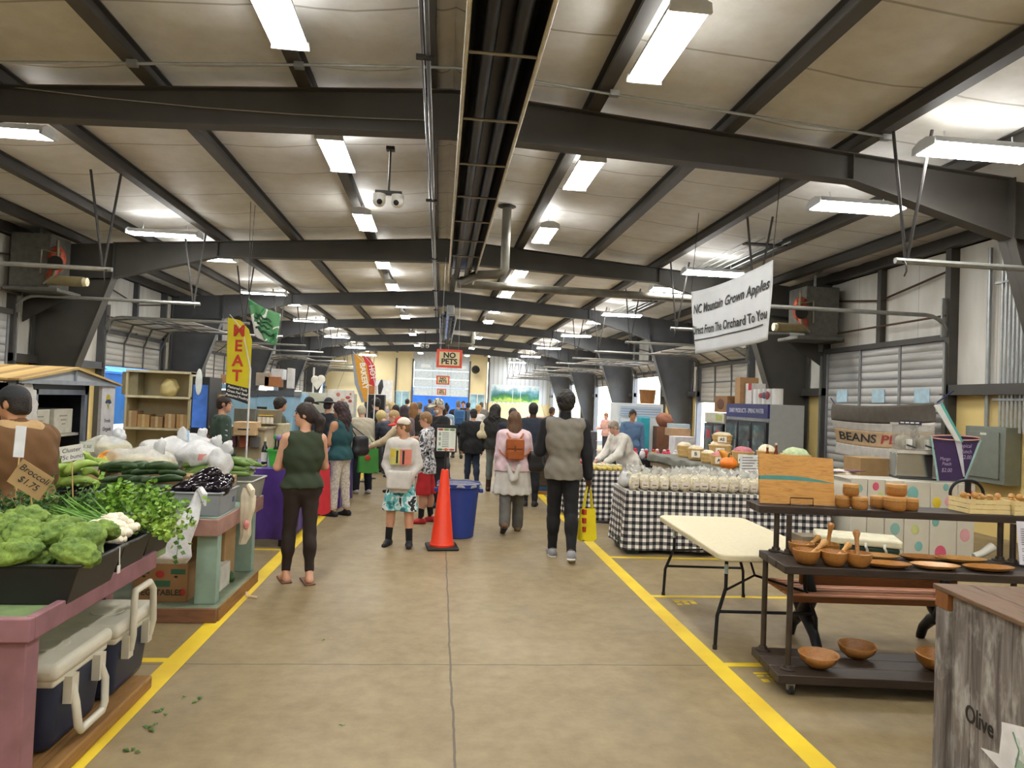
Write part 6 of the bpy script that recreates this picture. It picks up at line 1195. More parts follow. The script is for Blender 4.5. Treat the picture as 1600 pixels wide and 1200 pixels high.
for k in range(7): m = MB(); m.box(.03, .2+.03*(k*5 % 3), -.006, -.004, .18-.037*k, .19-.037*k); m.build('printed_line', M('#55555a', .7), c); m = MB(); m.box(.27, .33, -.006, -.004, .18-.037*k, .19-.037*k); m.build('printed_line', M('#55555a', .7), c)
for k, (x, y, r) in enumerate(((5.35, 8.9, .16), (5.38, 8.92, .15))):
    bushel('round splint basket behind the cutting board, %s' % ['lower of the stacked pair', 'upper of the stacked pair with card'][k], (x, y, .62+.2*k*1.0), r+.04, .19, 'AS' if k else '', 'beans' if k else '', BW)
c = thing('stand', 'grey cloth covered stand under the stacked splint baskets', 'stand', (5.4, 9.0, 0)); m = MB(); m.box(-.3, .3, -.25, .3, 0, .615); m.build('cloth_cover', M('#5d5e5c', .9), c)
for k, z in enumerate((0, .3)): c = thing('carton', 'brown carton right of the splint baskets, %s' % ['lower', 'upper'][k], 'box', (5.95, 9.3, .62+z)); m = MB(); m.box(-.2, .22, -.2, .2, 0, .295); m.build('carton', CARD, c, bevel=.004)
c = thing('stand', 'low support stand under the two brown cartons', 'stand', (5.95, 9.3, 0)); m = MB(); m.box(-.2, .22, -.2, .2, 0, .615); m.build('crate', M('#6a6257', .8), c)
for k in range(3): c = thing('paper_sack', 'folded purple and white paper sack on the stacked baskets, %s' % CNT[k], 'bag', (5.3+.1*k, 8.9-.02*k, 1.03+.012*k), .2*k, 'folded paper sacks'); m = MB(); m.box(-.13, .13, -.1, .1, 0, .01); m.build('sack', M(['#6b5a8a', '#d9d3d8', '#7a5560'][k], .7), c)

# fridges at the right wall
DKB = M('#20242c', .35); t = NT('fridge_glass'); nn = t.noise(t.co(), 3.5, 3.); t.col(t.ramp(nn, [(.3, '#2f3d44'), (.55, '#5b6b6e'), (.7, '#8aa3a8')])); t.set(Roughness=.08); FG = t.m
fg = thing('drinks_fridge', 'three door glass fridge with navy sign and grey side', 'fridge', (6.1, 12.6, 0)); m = MB(); m.box(.04, .72, 0, 1.9, 0, 1.93); m.build('cabinet', M('#a7abab', .45, .1, .04), fg, bevel=.006)
m = MB(); m.box(0, .045, 0, 1.9, 1.66, 1.93); s_ = m.build('sign_panel', M('#2a2f6e', .4), fg); text('DAIRY PRODUCTS - SPRING WATER', .125, M('#cfd4e6', .5), fg, (-.003, .95, 1.79), FACE_NX, bold=.002, sx=.78)
m = MB(); m.box(.01, .045, 0, 1.9, 1.6, 1.66); m.build('trim', M('#9aa0a6', .4), fg)
for k in range(3):
    y = .02+.625*k; m = MB(); m.box(-.015, .04, y, y+.6, .14, 1.58); d = m.build('door', DKB, fg); m = MB(); m.box(-.02, -.014, y+.06, y+.54, .2, 1.52); m.build('glass', FG, d); m = MB(); m.tube([(-.05, y+.03, .7), (-.05, y+.03, 1.2)], .012, 6); m.build('handle', GALV, d)
for y, s_, tx in ((14.62, 'b', 0),):
    f2 = thing('drinks_fridge', 'two door glass fridge with boxes on top, beyond the navy sign fridge', 'fridge', (6.1, 14.62, 0)); m = MB(); m.box(.04, .72, 0, 1.1, 0, 1.72); m.build('cabinet', M('#c9c9c2', .45), f2, bevel=.006); m = MB(); m.box(.0, .045, 0, 1.1, 1.5, 1.72); m.build('sign_panel', M('#d9d8c6', .5), f2)
    m = MB(); m.box(-.004, 0, .1, .45, 1.55, 1.68); m.build('label', M('#b9bf6a', .5), f2)
    for k in range(2):
        y_ = .02+.54*k; m = MB(); m.box(-.015, .04, y_, y_+.52, .1, 1.48); d = m.build('door', DKB, f2); m = MB(); m.box(-.02, -.014, y_+.05, y_+.47, .16, 1.42); m.build('glass', FG, d); m = MB(); m.box(-.024, -.02, y_+.14, y_+.36, 1.15, 1.34); m.build('red_sticker', M('#c23c55', .5), d)
for (nm, lb, x, y, w, d, h, c_) in (('carton', 'brown carton on the two door fridge', 6.4, 14.95, .5, .7, .36, '#8f6a44'), ('carton', 'tan carton standing between the two fridges', 6.4, 14.2, .4, .25, .55, '#a58058'), ('carton', 'white and red carton behind the paper towels', 6.45, 13.9, .3, .3, .42, '#dedad6')):
    c = thing(nm, lb, 'box', (x, y, 1.735 if y > 14.5 else 1.935)); m = MB(); m.box(-w/2, w/2, -d/2, d/2, 0, h); m.build('carton', M(c_, .7), c, bevel=.005)
    if y > 14.5: m = MB(); m.ell((-w/2, .0, h*.5), (.004, .2, .12), 14, 8); m.build('print', M('#5f3a28', .7), c)
    if y == 13.9: m = MB(); m.box(-.153, -.15, -.15, .0, .28, .42); m.build('red_print', M('#b8303c', .6), c)
c = thing('paper_towel_pack', 'wrapped pack of white paper towel rolls on the navy sign fridge', 'package', (6.35, 13.15, 1.932))
for k in range(5): m = MB(); m.cyl((0, -.42+.2*k), .1, 0, .3, 16); m.build('roll', WHT, c)
for k in range(3): m = MB(); m.ell((-.1, -.2+.14*k, .17), (.012, .1, .08-.015*k), 12, 8); m.build('print', M(['#8a2433', '#3d3f52', '#a3323f'][k], .5), c)
c = thing('merchandise_fridge', 'white upright glass door fridge beyond the white shirt person', 'fridge', (4.25, 16.5, 0)); m = MB(); m.box(0, 1.12, 0.03, .75, 0, 1.86); m.build('cabinet', M('#e4eaf0', .4, var=.03), c, bevel=.01); m = MB(); m.box(.08, 1.06, 0, .03, 1.55, 1.78); m.build('grille', STRIPE(['#c9d6e4', '#9fb4cc'], 2, .06), c)
for k in range(2): m = MB(); m.box(.06+.5*k, .54+.5*k, -.01, .03, .1, 1.5); d = m.build('door', M('#eef3f6', .15, var=.04, scale=2), c); m = MB(); m.tube([(.5+.1*k, -.04, .7), (.5+.1*k, -.04, 1.1)], .012, 6); m.build('handle', GALV, d)
c = thing('bushel_basket', 'empty brown splint basket on the white upright fridge', 'basket', (5.05, 16.8, 1.865)); m = MB(); m.lathe([(.17, 0), (.2, .3), (.21, .34), (.19, .34), (.16, .02), (0, .02)], 18); m.build('splints', WOOD('#a3703c', '#7a4e26', 2, 8, .7, 'brown_splint'), c)
# black clothed table with red gift packs, boxes behind
bt_ = thing('folding_table', 'long table under a black cloth with red packages', 'table', (4.15, 13.6, 0)); m = MB(); m.box(-.85, .75, -.35, .35, .74, .77); m.build('tabletop', BONE, bt_)
for x in (-.75, .65):
    for y in (-.28, .28): m = MB(); m.tube([(x, y, 0), (x, y, .74)], .015, 6); m.build('leg', IRON2, bt_)
S, L = drape([(-.87, .37), (-.87, -.37), (.77, -.37), (.77, .37)], .775, .1, .02, 4.); m = MB(); m.grid(S, 90, 8); m.add([(-.87, -.37, .775), (.77, -.37, .775), (.77, .37, .775), (-.87, .37, .775)], [(0, 1, 2, 3)]); o = m.build('black_tablecloth', M('#1c1d21', .8), None, angle=60); o.location = (4.15, 13.6, 0); tag(o, 'plain black cloth on the table of red packages', 'tablecloth')
for k in range(10):
    c = thing('gift_pack', 'bright wrapped package on the black cloth table, %s from the left' % CNT[k], 'package', (3.75+.11*k, 13.4+.12*(k % 2), .778), U(-.3, .3), 'wrapped packages on the black cloth'); lump((0, 0, .08), (.06, .05, .08), 200+k, .12, M(['#c92a3c', '#d2445e', '#e8e4e6', '#b01f2e', '#c9a23c', '#d86a7a'][k % 6], .4), 'wrap', c, 16, 10); m = MB(); m.ell((0, 0, .17), (.035, .03, .025), 10, 6); m.build('bow', M(['#e7c3cf', '#c92a3c', '#f0eef0'][k % 3], .5), c)
for (nm, lb, px0, py0, px1, py1, Y, dep, c_, tf) in (('carton', 'white printed carton in the lower pile by the open right door', 1055, 682, 1086, 706, 14.6, .4, '#e6e2e6', 1), ('carton', 'brown flat carton in the middle of the pile by the open door', 1048, 669, 1079, 682, 14.9, .4, '#b99672', 0), ('carton', 'blue white cooler box at the top of the pile by the open door', 1049, 662, 1078, 670, 15.3, .3, '#bcd5e6', 0)):
    bxat(nm, lb, 'box', px0, py0, px1, py1, Y, dep, M(c_, .6), to_floor=bool(tf))
c = thing('stacked_chair', 'stack of brown folded chairs behind the carton pile', 'chair', (5.2, 15.75, 0)); m = MB(); m.box(-.2, .2, 0, .35, 0, 1.35); m.build('seat_stack', M('#8a5f48', .6), c); lump((0, .1, 1.5), (.2, .15, .16), 77, .12, M('#a86f58', .7), 'cushion', c)
c = thing('plastic_tote', 'teal plastic totes stacked beside the carton pile', 'tote', (4.75, 15.9, 0)); m = MB(); m.box(-.12, .12, 0, .3, 0, 1.55); m.build('tote', M('#2fa3b4', .5, var=.2, scale=3), c, bevel=.03)
# crates beyond the aisle on the right
c = thing('produce_crate', 'dark wooden produce crates stacked beside the pink hoodie person', 'crate', (1.95, 14.0, 0))
for k in range(3): m = MB(); m.box(-.35, .5, -.3, .5, .16+.22*k, .16+.22*k+.21); m.build('crate', WOOD('#5a4a3a', '#3a2f26', 0, 6, .8, 'dark_crate'), c, bevel=.01)
m = MB(); m.box(-.35, .5, -.3, .5, .06, .16); m.build('tote', M('#2f4f78', .5), c); m = MB(); m.box(-.4, .55, -.35, .55, 0, .06); m.build('pallet', WOOD('#a9783c', '#7a5226', 0, 5, .8, 'pallet_wood'), c)
c = thing('produce_crate', 'grey stacked crates beyond the grey sweater person', 'crate', (3.0, 15.6, 0))
for k in range(6): m = MB(); m.box(-.5, .5, -.3, .4, .2*k+.003, .2*k+.195); m.build('crate', M('#5a5960', .6, var=.2), c, bevel=.01)
c = thing('produce_bin', 'pinkish brown bin wall far down the right side', 'bin', (4.2, 26, 0)); m = MB(); m.box(-.9, .7, -.4, .5, 0, 1.25); m.build('bin', M('#b98d7c', .7), c, bevel=.02)

# beans and peas banner in front of the shut door
tl, tr = atx(1304, 631, 8.2), atx(1464, 629, 8.2); bnr = thing('hanging_banner', 'brown and white cloth banner lettered BEANS PEAS across the right door', 'banner', tuple(tl)); bl0, br0 = atx(1308, 702, 8.2), atx(1462, 716, 8.2)
tl, tr, bl0, br0 = [Vector(q)-bnr.location for q in (tl, tr, bl0, br0)]
def S3(u, v): p = tl.lerp(tr, u).lerp(bl0.lerp(br0, u), v); return p+Vector((-.05-.04*math.sin(v*6+u*3), 0, -.2*u*(1-u)))
def strip(nm, v0, v1, mt, off=0.): m = MB(); m.grid(lambda u, v: S3(u, v0+(v1-v0)*v)+Vector((-off, 0, 0)), 30, 8); return m.build(nm, mt, bnr, angle=180, solid=.004)
strip('brown_cloth', 0, .36, M('#5f5850', .8)); strip('white_cloth', .36, .52, M('#c9c4bd', .8)); strip('tan_cloth', .52, .84, M('#bfa27c', .8)); strip('white_cloth', .84, 1.08, M('#c9c4bd', .8))
for tx, u0, u1, mt in (('BEANS', .05, .46, INK), ('PEAS', .52, .86, M('#9a2f28', .7))):
    def wp(p, u0=u0, u1=u1): return S3(u0+(u1-u0)*p.x, .68-p.y*.24)+Vector((-.012, 0, 0))
    cu_ = bpy.data.curves.new('t', 'FONT'); cu_.body = tx; cu_.size = 1; to = bpy.data.objects.new('t', cu_); COL.objects.link(to); bpy.context.view_layer.update(); w = to.dimensions.x; bpy.data.objects.remove(to)
    text(tx, 1, mt, bnr, (0, 0, 0), warp=wp, sx=1/w, bold=.02, ext=0, align='LEFT')
for q, e in ((tl, Vector((0, .15, .12))), (tr, Vector((.1, -.25, .2)))): m = MB(); m.tube([q, q+e], .012, 6); m.build('cord', M('#2f3a6a', .6), bnr)
# polka dot drink counter
DOTW = M('#d6d1c2', .55, var=.05, scale=4); dc = thing('drink_counter', 'white panel drink counter with painted polka dots', 'counter', (4.95, 8.0, 0), RAD(-3)); x = 0; r2 = random.Random(8); DC = ['#8fbcb3', '#d85a78', '#c9d08a', '#e3c93a', '#e0a7ad', '#7fb9b5', '#d8607e', '#b9c66a']
PW = [.2, .22, .24, .32, .34, .22]
dots = [(.1, .92, .05, 0), (.3, .95, .05, 1), (.36, .84, .065, 2), (.28, .62, .05, 3), (.55, .93, .05, 0), (.55, .45, .075, 0), (.76, .88, .09, 5), (.74, .68, .06, 1), (.8, .45, .06, 2), (.85, .25, .06, 5), (1.06, .78, .07, 3), (1.2, .8, .055, 4), (1.17, .97, .045, 5), (1.05, .55, .11, 5), (1.12, .18, .09, 6), (1.42, .4, .08, 4), (1.45, .88, .09, 6), (.2, .35, .05, 2), (.62, .7, .05, 4)]
for i, w in enumerate(PW):
    m = MB(); m.box(x+.004, x+w-.004, 0, .03, .02, 1.04-.005*i); p_ = m.build('panel', DOTW, dc, bevel=.006)
    for dx, dz, r_, ci in dots:
        if x <= dx < x+w:
            r_ = min(r_, dx-x-.012 if dx-x > r_*.6 else r_, x+w-dx-.01 if x+w-dx > r_*.6 else r_); m = MB(); m.ell((dx, -.001, dz), (max(.03, r_*.8), .004, max(.035, r_)), 20, 8); m.build('dot', M(DC[ci], .5, var=.06), p_)
    x += w
m = MB(); m.box(0, x, .03, .6, .98, 1.02); m.build('worktop', M('#bdb9ae', .5), dc)
m = MB(); m.box(0, .03, .03, .6, .02, 1.02); m.build('side_panel', DOTW, dc); m = MB(); m.box(x-.03, x, .03, .6, .02, 1.0); m.build('side_panel', DOTW, dc)
# frozen drink machine
sm = thing('drink_machine', 'chrome frozen drink machine with two clear tanks', 'machine', (5.98, 8.32, 1.022), RAD(-14)); sm.scale = (.78, 1, 1.); CHR = M('#c9c9c4', .18, .9, .05); m = MB(); m.box(-.28, .28, .0, .22, .02, .32); m.build('base', CHR, sm, bevel=.012); m = MB(); m.box(-.28, .28, -.1, .22, 0, .02); m.build('drip_tray', M('#3a3a3a', .4), sm); m = MB(); m.box(-.29, .29, -.08, .22, .32, .36); m.build('deck', M('#d8d4c9', .4), sm)
for s in (-1, 1):
    m = MB(); m.box(s*.14-.125, s*.14+.125, -.06, .2, .36, .68); m.build('tank', M('#cfd0cb', .1, alpha=.35), sm, bevel=.015); m = MB(); m.lathe([(.02, -.12), (.085, -.11), (.085, .11), (.02, .12)], 18); o = m.build('cooling_drum', M('#bdb69a', .35, .3), sm, loc=(s*.14, .07, .46)); o.rotation_euler = (PI/2, 0, 0)
    m = MB(); m.box(s*.14-.03, s*.14+.03, -.13, -.06, .38, .5); m.build('spout', WHT, sm); m = MB(); m.tube([(s*.14-.06, -.14, .43), (s*.14+.07, -.16, .4)], .012, 6); m.build('tap_handle', BLK, sm)
m = MB(); m.box(-.29, .05, -.08, -.06, .68, .73); m.build('brand_strip', M('#2a2c40', .5), sm); m = MB(); m.box(-.29, .29, -.07, .21, .68, .7); m.build('lid', M('#d6d6d2', .4), sm); [MB().box(-.27+.075*k, -.215+.075*k, -.083, -.08, .697, .713).build('printed_mark', WHT, sm) for k in range(4)]
# cup shaped menu board with straw
mc = thing('menu_board', 'purple cup shaped chalkboard menu with a straw', 'sign', (6.35, 8.1, 1.03), RAD(-8)); m = MB(); m.prism([(-.2, 0), (.12, 0), (.3, .52), (.26, .56), (0, .58), (-.24, .54), (-.3, .55)], 'y', 0, .02); m.build('board', M('#3f2c58', .6, var=.1), mc); TEAL = M('#9fc4bf', .5)
for a, b_ in (((-.2, 0), (-.3, .55)), ((.12, 0), (.3, .52))): m = MB(); m.tube([(a[0], -.005, a[1]), (b_[0], -.005, b_[1])], .014, 6); m.build('rim', TEAL, mc)
m = MB(); m.tube([(.3*math.cos(a), -.008, .535+.028*math.sin(a)) for a in [2*PI*i/24 for i in range(25)]], .009, 6); m.build('cup_lip', M('#d8a79a', .5), mc)
m = MB(); m.prism([(-.01, .5), (.07, .48), (-.18, .95), (-.28, .92)], 'y', -.03, -.012); m.build('straw', M('#e6e8e6', .5), mc); m = MB(); m.prism([(-.21, .94), (-.18, .955), (.08, .49), (.06, .48)], 'y', -.034, -.03); m.build('straw_stripe', M('#5fb3ad', .5), mc); m = MB(); m.prism([(-.01, .5), (.07, .48), (.12, .06), (.1, .06)], 'y', -.012, -.008); m.build('straw_lower_line', M('#cfd0dc', .5), mc)  # last piece: pale tapering strip down the cup below the straw
CH = M('#b9a8c9', .8)
for tx, x_, z_, s_ in (('Tropical', .1, .44, .07), ('Punch', .13, .37, .07), ('$2.00', .13, .3, .07), ('Mango', -.12, .27, .06), ('Peach', -.1, .21, .06), ('$2.00', -.1, .13, .07)): text(tx, s_, CH, mc, (x_, -.006, z_), FACE_CAM, ext=.0005, shear=.2, sx=.8)
# green cooler under the rack view
gc = thing('cooler', 'dark green cooler with ivory lid by the polka dot counter', 'cooler', (4.62, 7.35, 0), RAD(-24)); m = MB(); m.frustum((0, 0), (.72, .36), (.8, .42), 0, .4); m.build('body', M('#17352c', .5), gc, bevel=.03, seg=3); m = MB(); m.box(-.42, .42, -.23, .23, .4, .48); m.build('lid', M('#d8d3b8', .5), gc, bevel=.02, seg=3)
for x_ in (.06, .24): m = MB(); m.tube([(x_, -.235, .44), (x_, -.25, .4), (x_+.02, -.22, .36), (x_+.01, -.215, .3)], .014, 6); m.build('hinge', WHT, gc)
c = thing('carton', 'open brown carton flap beside the green cooler', 'box', (4.2, 7.6, 0)); m = MB(); m.box(-.12, .15, -.1, .15, 0, .42); m.build('carton', M('#7d7260', .8), c)
c = thing('scanner', 'white handheld scanner lying at the back of the middle shelf behind the plates', 'device', onrack(1.5, .44, .85)); m = MB(); m.tube([(0, 0, 0), (.06, 0, .02), (.14, .0, .07)], [.02, .024, .032], 10); m.build('body', M('#d5d3c6', .4), c)

c = thing('canopy_tent', 'bright blue canopy standing outside the far overhead door', 'tent', (0, 59, -.16)); m = MB(); m.box(-3, 3, 0, .06, .2, 2.6); m.build('side_wall', M('#3b78c8', .6, var=.25, scale=1.2), c); m = MB(); m.add([(-3.1, -1.5, 2.5), (3.1, -1.5, 2.5), (3.1, 1.5, 2.5), (-3.1, 1.5, 2.5), (0, 0, 3.4)], [(0, 1, 4), (1, 2, 4), (2, 3, 4), (3, 0, 4)]); m.build('canopy', M('#3f86d6', .6, var=.2, scale=2), c)
for x in (-3, 3): m = MB(); m.tube([(x, -1.4, 0), (x, -1.4, 2.5)], .03, 8); m.build('leg', GALV, c)
# ================================================================== PEOPLE
def skinm(h):
    t = NT('skin'); nz = t.noise(t.co(), 9., 3.); c = lin(h); t.col(t.ramp(nz, [(.3, tuple(x*.9 for x in c[:3])+(1,)), (.7, c)])); t.set(Roughness=.5); t.b.inputs['Subsurface Weight'].default_value = 0; return t.m
SK = {'light': skinm('#d9a588'), 'tan': skinm('#c08a66'), 'brown': skinm('#8a5a3e'), 'dark': skinm('#4a2e20'), 'pink': skinm('#dfab95')}
def v3(*a): return np.array(a, float)
def nrm(a): a = np.array(a, float); return a/np.linalg.norm(a)
WRK = lambda a, f=9.: (lambda X, Y, Z: a*np.sin(Z*f*5+X*f*3+np.sin(Y*f*2)*2)*np.sin(X*f*2-Z*f+Y*f*3))
def person(label, loc, rz, h=1.7, lean=0., head=(0, 0), legs=((.0, 0., .0), (.0, .0, .0)), arms=None, fat=1., fem=0, skin='light', hair=('short', '#3a2a20'), top=('#555', 2, .06, .014), bottom=('#222', .96, .012), shoes='#222', hat=None, res=.014, face=1, fingers=0, extra=None, group=None, side=0., coat=0., mats={}, feetbare=0, swf=None):
    P_ = thing('person', label, 'person', (loc[0], loc[1], 0), RAD(rz), group); L = RAD(lean)
    d = v3(math.sin(side), math.sin(L), math.cos(L)); d = nrm(d); fw = nrm(v3(0, math.cos(L), -math.sin(L)))
    P = v3(0, 0, .525*h); hips = [P+v3(s*.047*h, 0, -.012*h) for s in (-1, 1)]; lg = []
    for s, hp, (a, b, sp) in zip((-1, 1), hips, legs):
        a, b = RAD(a), RAD(b); kn = hp+.245*h*nrm(v3(s*sp, math.sin(a), -math.cos(a))); an = kn+.232*h*nrm(v3(s*sp*.6, math.sin(a-b), -math.cos(a-b))); c_ = a-b; lg.append([hp, kn, an, c_])
    # sole height: ankle .04h above the floor, heel lifts when the shin tilts back
    low = min(l[2][2]+min(0, math.sin(l[3]))*.0-.04*h for l in lg)
    sh = v3(0, 0, -low)
    P = P+sh; lg = [[a+sh, b+sh, c+sh, e] for a, b, c, e in lg]
    C = P+d*.19*h; SB = P+d*.288*h; N = P+d*.325*h; sw = (swf or (.098 if fem else .112))*h
    hd = nrm(d+v3(0, .06, .45)); HC = N+hd*.088*h+fw*.01*h; Hm = Matrix.Rotation(RAD(head[0]), 3, 'Z') @ Matrix.Rotation(RAD(head[1]), 3, 'X'); Hn = np.array(Hm); hr = tuple(Hm.to_euler())
    def hp_(x, y, z): return HC+Hn @ v3(x*h, y*h, z*h)
    am = []
    arms = arms or (((.12, .03, -1), (.02, .15, -1)),)*2
    for s, (u, f) in zip((-1, 1), arms):
        S = SB+v3(s*sw, 0, 0)-d*.012*h; u = nrm(v3(s*u[0], u[1], u[2])); f_ = nrm(v3(s*f[0], f[1], f[2])); E = S+u*.168*h; W_ = E+f_*.145*h; am.append((S, E, W_, f_, s))
    bt = Sdf(res, .03)
    def torso(q, t, lo=1.):
        q.cap(P+v3(-.028*h, 0, 0), P+v3(.028*h, 0, 0), (.078 if fem else .07)*h*fat+t, sc=(1.05, .86, 1), k=.04)
        q.cap(P+d*.05*h, P+d*.14*h, (.066 if fem else .071)*h*fat+t, .076*h*fat+t, sc=(1.12, .84, 1), k=.05)
        q.cap(C+v3(-.036*h, 0, 0), C+v3(.036*h, 0, 0), .073*h*fat+t, sc=(1.02, .9, 1.25), k=.05)
        q.cap(SB+v3(-sw*.82, 0, 0)-d*.012*h, SB+v3(sw*.82, 0, 0)-d*.012*h, .036*h+t, sc=(1, 1.1, 1), k=.06)
        if fem:
            for s in (-1, 1): q.ell(C+v3(s*.04*h, 0, 0)+fw*.055*h-d*.0*h, .036*h+t, k=.03)
    def leg(q, l, t, to=1., fl=0.):
        hp, kn, an, c_ = l
        q.cap(hp, kn, .05*h*fat**.7+t, .033*h+t+fl*.3, k=.03)
        if to > .5:
            e = kn+(an-kn)*((to-.5)*2); q.cap(kn, e, .033*h+t+fl*.3, (.033-.012*(to-.5)*2)*h+t+fl, k=.03); 
            if fl < .008 and t > -.005: q.ell(kn+(an-kn)*.3+v3(0, -.012*h, 0), (.034*h+t, .036*h+t, .07*h), k=.03)
    def feet(q, t, sole=0.):
        for l in lg:
            an = l[2]; tl = max(0., -l[3]); ft = nrm(v3((-1 if l is lg[0] else 1)*.15, math.cos(tl*.9), -math.sin(tl*.9))); up = nrm(v3(0, math.sin(tl*.9), math.cos(tl*.9)))
            he = an-up*.02*h-ft*.02*h; q.cap(he, he+ft*.055*h, .019*h+t, .021*h+t, k=.02); q.cap(he+ft*.05*h-up*.004*h, he+ft*.112*h-up*.009*h, .02*h+t, .013*h+t, sc=(1.15, 1, .85), k=.025); q.cap(an+up*.03*h, he, .021*h+t, .022*h+t, k=.02)
    # body, one skin
    torso(bt, 0)
    for l in lg: leg(bt, l, -.007 if bottom[1] > .7 else 0)
    feet(bt, -.001)
    bt.cap(N-d*.05*h, HC-Hn @ v3(0, .012*h, .03*h), .034*h*(.92 if fem else 1.05), .03*h, k=.03)
    bt.ell(HC+Hn @ v3(0, -.004*h, .012*h), (.0425*h, .053*h, .052*h), hr, k=.02); bt.ell(hp_(0, .014, -.03), (.032*h, .036*h, .04*h), hr, k=.025)
    bt.cap(hp_(0, .044, .008), hp_(0, .059, -.013), .004*h, .0065*h, k=.01); bt.ell(hp_(0, .043, -.036), (.014*h, .008*h, .007*h), hr, k=.012); bt.ell(hp_(0, .036, -.058), (.015*h, .012*h, .01*h), hr, k=.015)
    for s in (-1, 1): bt.ell(hp_(s*.0425, -.003, -.006), (.005*h, .012*h, .018*h), hr, k=.006); bt.ell(hp_(s*.019, .05, .007), (.011*h, .008*h, .007*h), hr, k=.004, op=1)
    for S, E, W_, f_, s in am:
        bt.cap(S, E, .029*h*fat**.5, .0225*h, k=.025); bt.cap(E, W_, .0235*h, .0155*h, k=.02)
        pc = W_+f_*.03*h; sd = nrm(np.cross(f_, v3(s, .35, 0.2))); nn_ = nrm(np.cross(f_, sd)); bt.cap(W_, pc+f_*.018*h, .015*h, .019*h, k=.012)
        for i, o in enumerate((-1.5, -.5, .5, 1.5)):
            b0 = pc+f_*.022*h+sd*o*.0085*h; b1 = b0+f_*(.028-.003*abs(o-.3))*h+nn_*.006*h; b2 = b1+f_*.016*h+nn_*.012*h; bt.cap(b0, b1, .0058*h, .0052*h, k=.006); bt.cap(b1, b2, .0052*h, .0045*h, k=.004)
        t0 = W_+f_*.02*h+sd*-.015*h; bt.cap(t0, t0-sd*.017*h+f_*.022*h+nn_*.012*h, .0065*h, .005*h, k=.006)
    body = bt.build('body', SK[skin], P_)
    # clothes
    tc, sl, hem, t_ = top[:4]; tm = mats.get('top') or M(tc, .85, var=.1, scale=14, bump=.15)
    q = Sdf(res, .03); torso(q, t_); hb = P-d*hem*h
    q.cap(P, hb-d*.03*h, (.082 if fem else .078)*h*fat+t_*1.4, (.086 if fem else .08)*h*fat+t_*1.5+coat*.5, sc=(1.16, .95, 1), k=.05)
    q.cut(hb, -d); nk = SB+d*.035*h; q.ell(nk+d*.02*h+fw*.012*h, (.045*h, .045*h, .03*h), k=.01, op=1) if sl != 3 else None
    if sl == 3: q.cap(SB-d*.01*h, N+d*.0*h, .05*h, .044*h, k=.03); q.ell(N+d*.03*h+fw*.01*h, (.038*h, .038*h, .03*h), k=.01, op=1)
    if sl == 0:
        for S, E, W_, f_, s in am: q.ell(S+v3(s*.014*h, 0, 0), (.036*h, .05*h, .062*h), k=.02, op=1)
    q.build('top', tm, P_, WRK(.004 if t_ > .01 else .002))
    if sl:
        q = Sdf(res, .02); f2 = .55 if sl == 1 else 1.
        for S, E, W_, f_, s in am:
            if sl == 1: q.cap(S, S+(E-S)*.62, .033*h+t_, .033*h+t_, k=.02)
            else: q.cap(S, E, .031*h*fat**.5+t_, .026*h+t_, k=.03); q.cap(E, W_, .026*h+t_, .019*h+t_, k=.03)
        q.build('sleeves', mats.get('sleeve') or tm, P_, WRK(.003))
    bc_, bl, bt_ = bottom[:3]; fl = bottom[3] if len(bottom) > 3 else 0.
    if bl > 0:
        q = Sdf(res, .03); q.cap(P+v3(-.03*h, 0, 0), P+v3(.03*h, 0, 0), (.079 if fem else .071)*h*fat+bt_, sc=(1.05, .88, 1), k=.03); q.cap(P, P+d*.07*h, .07*h*fat+bt_, sc=(1.12, .86, 1), k=.03)
        for l in lg:
            if bl < .7: kk = l[0]+(l[1]-l[0])*min(1.08, bl*2); q.cap(l[0], kk, .052*h*fat**.7+bt_, .046*h+bt_+fl, k=.03); q.cut(kk-v3(0, 0, .0), (kk-l[0])) if 0 else None
            else: leg(q, l, bt_, bl, fl)
        if bl < .7: zc_ = min((l[0]+(l[1]-l[0])*min(1.08, bl*2))[2] for l in lg); q.cut(v3(0, 0, zc_), (0, 0, -1))
        q.build('trousers' if bl > .7 else 'shorts', mats.get('bottom') or M(bc_, .85, var=.12, scale=12, bump=.1), P_, WRK(.003))
    if shoes and not feetbare:
        for l_ in (0, 1):
            q = Sdf(min(res, .01), .02); keep = lg; lg2 = [lg[l_]]
            an = lg[l_][2]; tl = max(0., -lg[l_][3]); sx_ = -1 if l_ == 0 else 1; ft = nrm(v3(sx_*.15, math.cos(tl*.9), -math.sin(tl*.9))); up = nrm(v3(0, math.sin(tl*.9), math.cos(tl*.9))); he = an-up*.02*h-ft*.022*h
            q.cap(he, he+ft*.05*h, .024*h, .025*h, k=.02); q.cap(he+ft*.05*h, he+ft*.118*h-up*.006*h, .025*h, .018*h, sc=(1.1, 1, .9), k=.025); q.cap(he, an+up*.005*h, .025*h, .026*h, k=.02); q.cut(an-up*.0385*h, -up)
            so = q.build('shoe', M(shoes, .6, var=.1) if isinstance(shoes, str) else shoes[0], P_)
            q = Sdf(min(res, .01), .01); q.cap(he-up*.018*h, he+ft*.11*h-up*.018*h, .026*h, .022*h, sc=(1, 1, .3), k=.01); q.build('sole', M('#d8d6d0', .6) if not isinstance(shoes, str) else BLK, so)
    # hair
    st, hc = hair; hm = M(hc, .55, var=.35, scale=60, bump=.5, bscale=90.) if st != 'none' else None
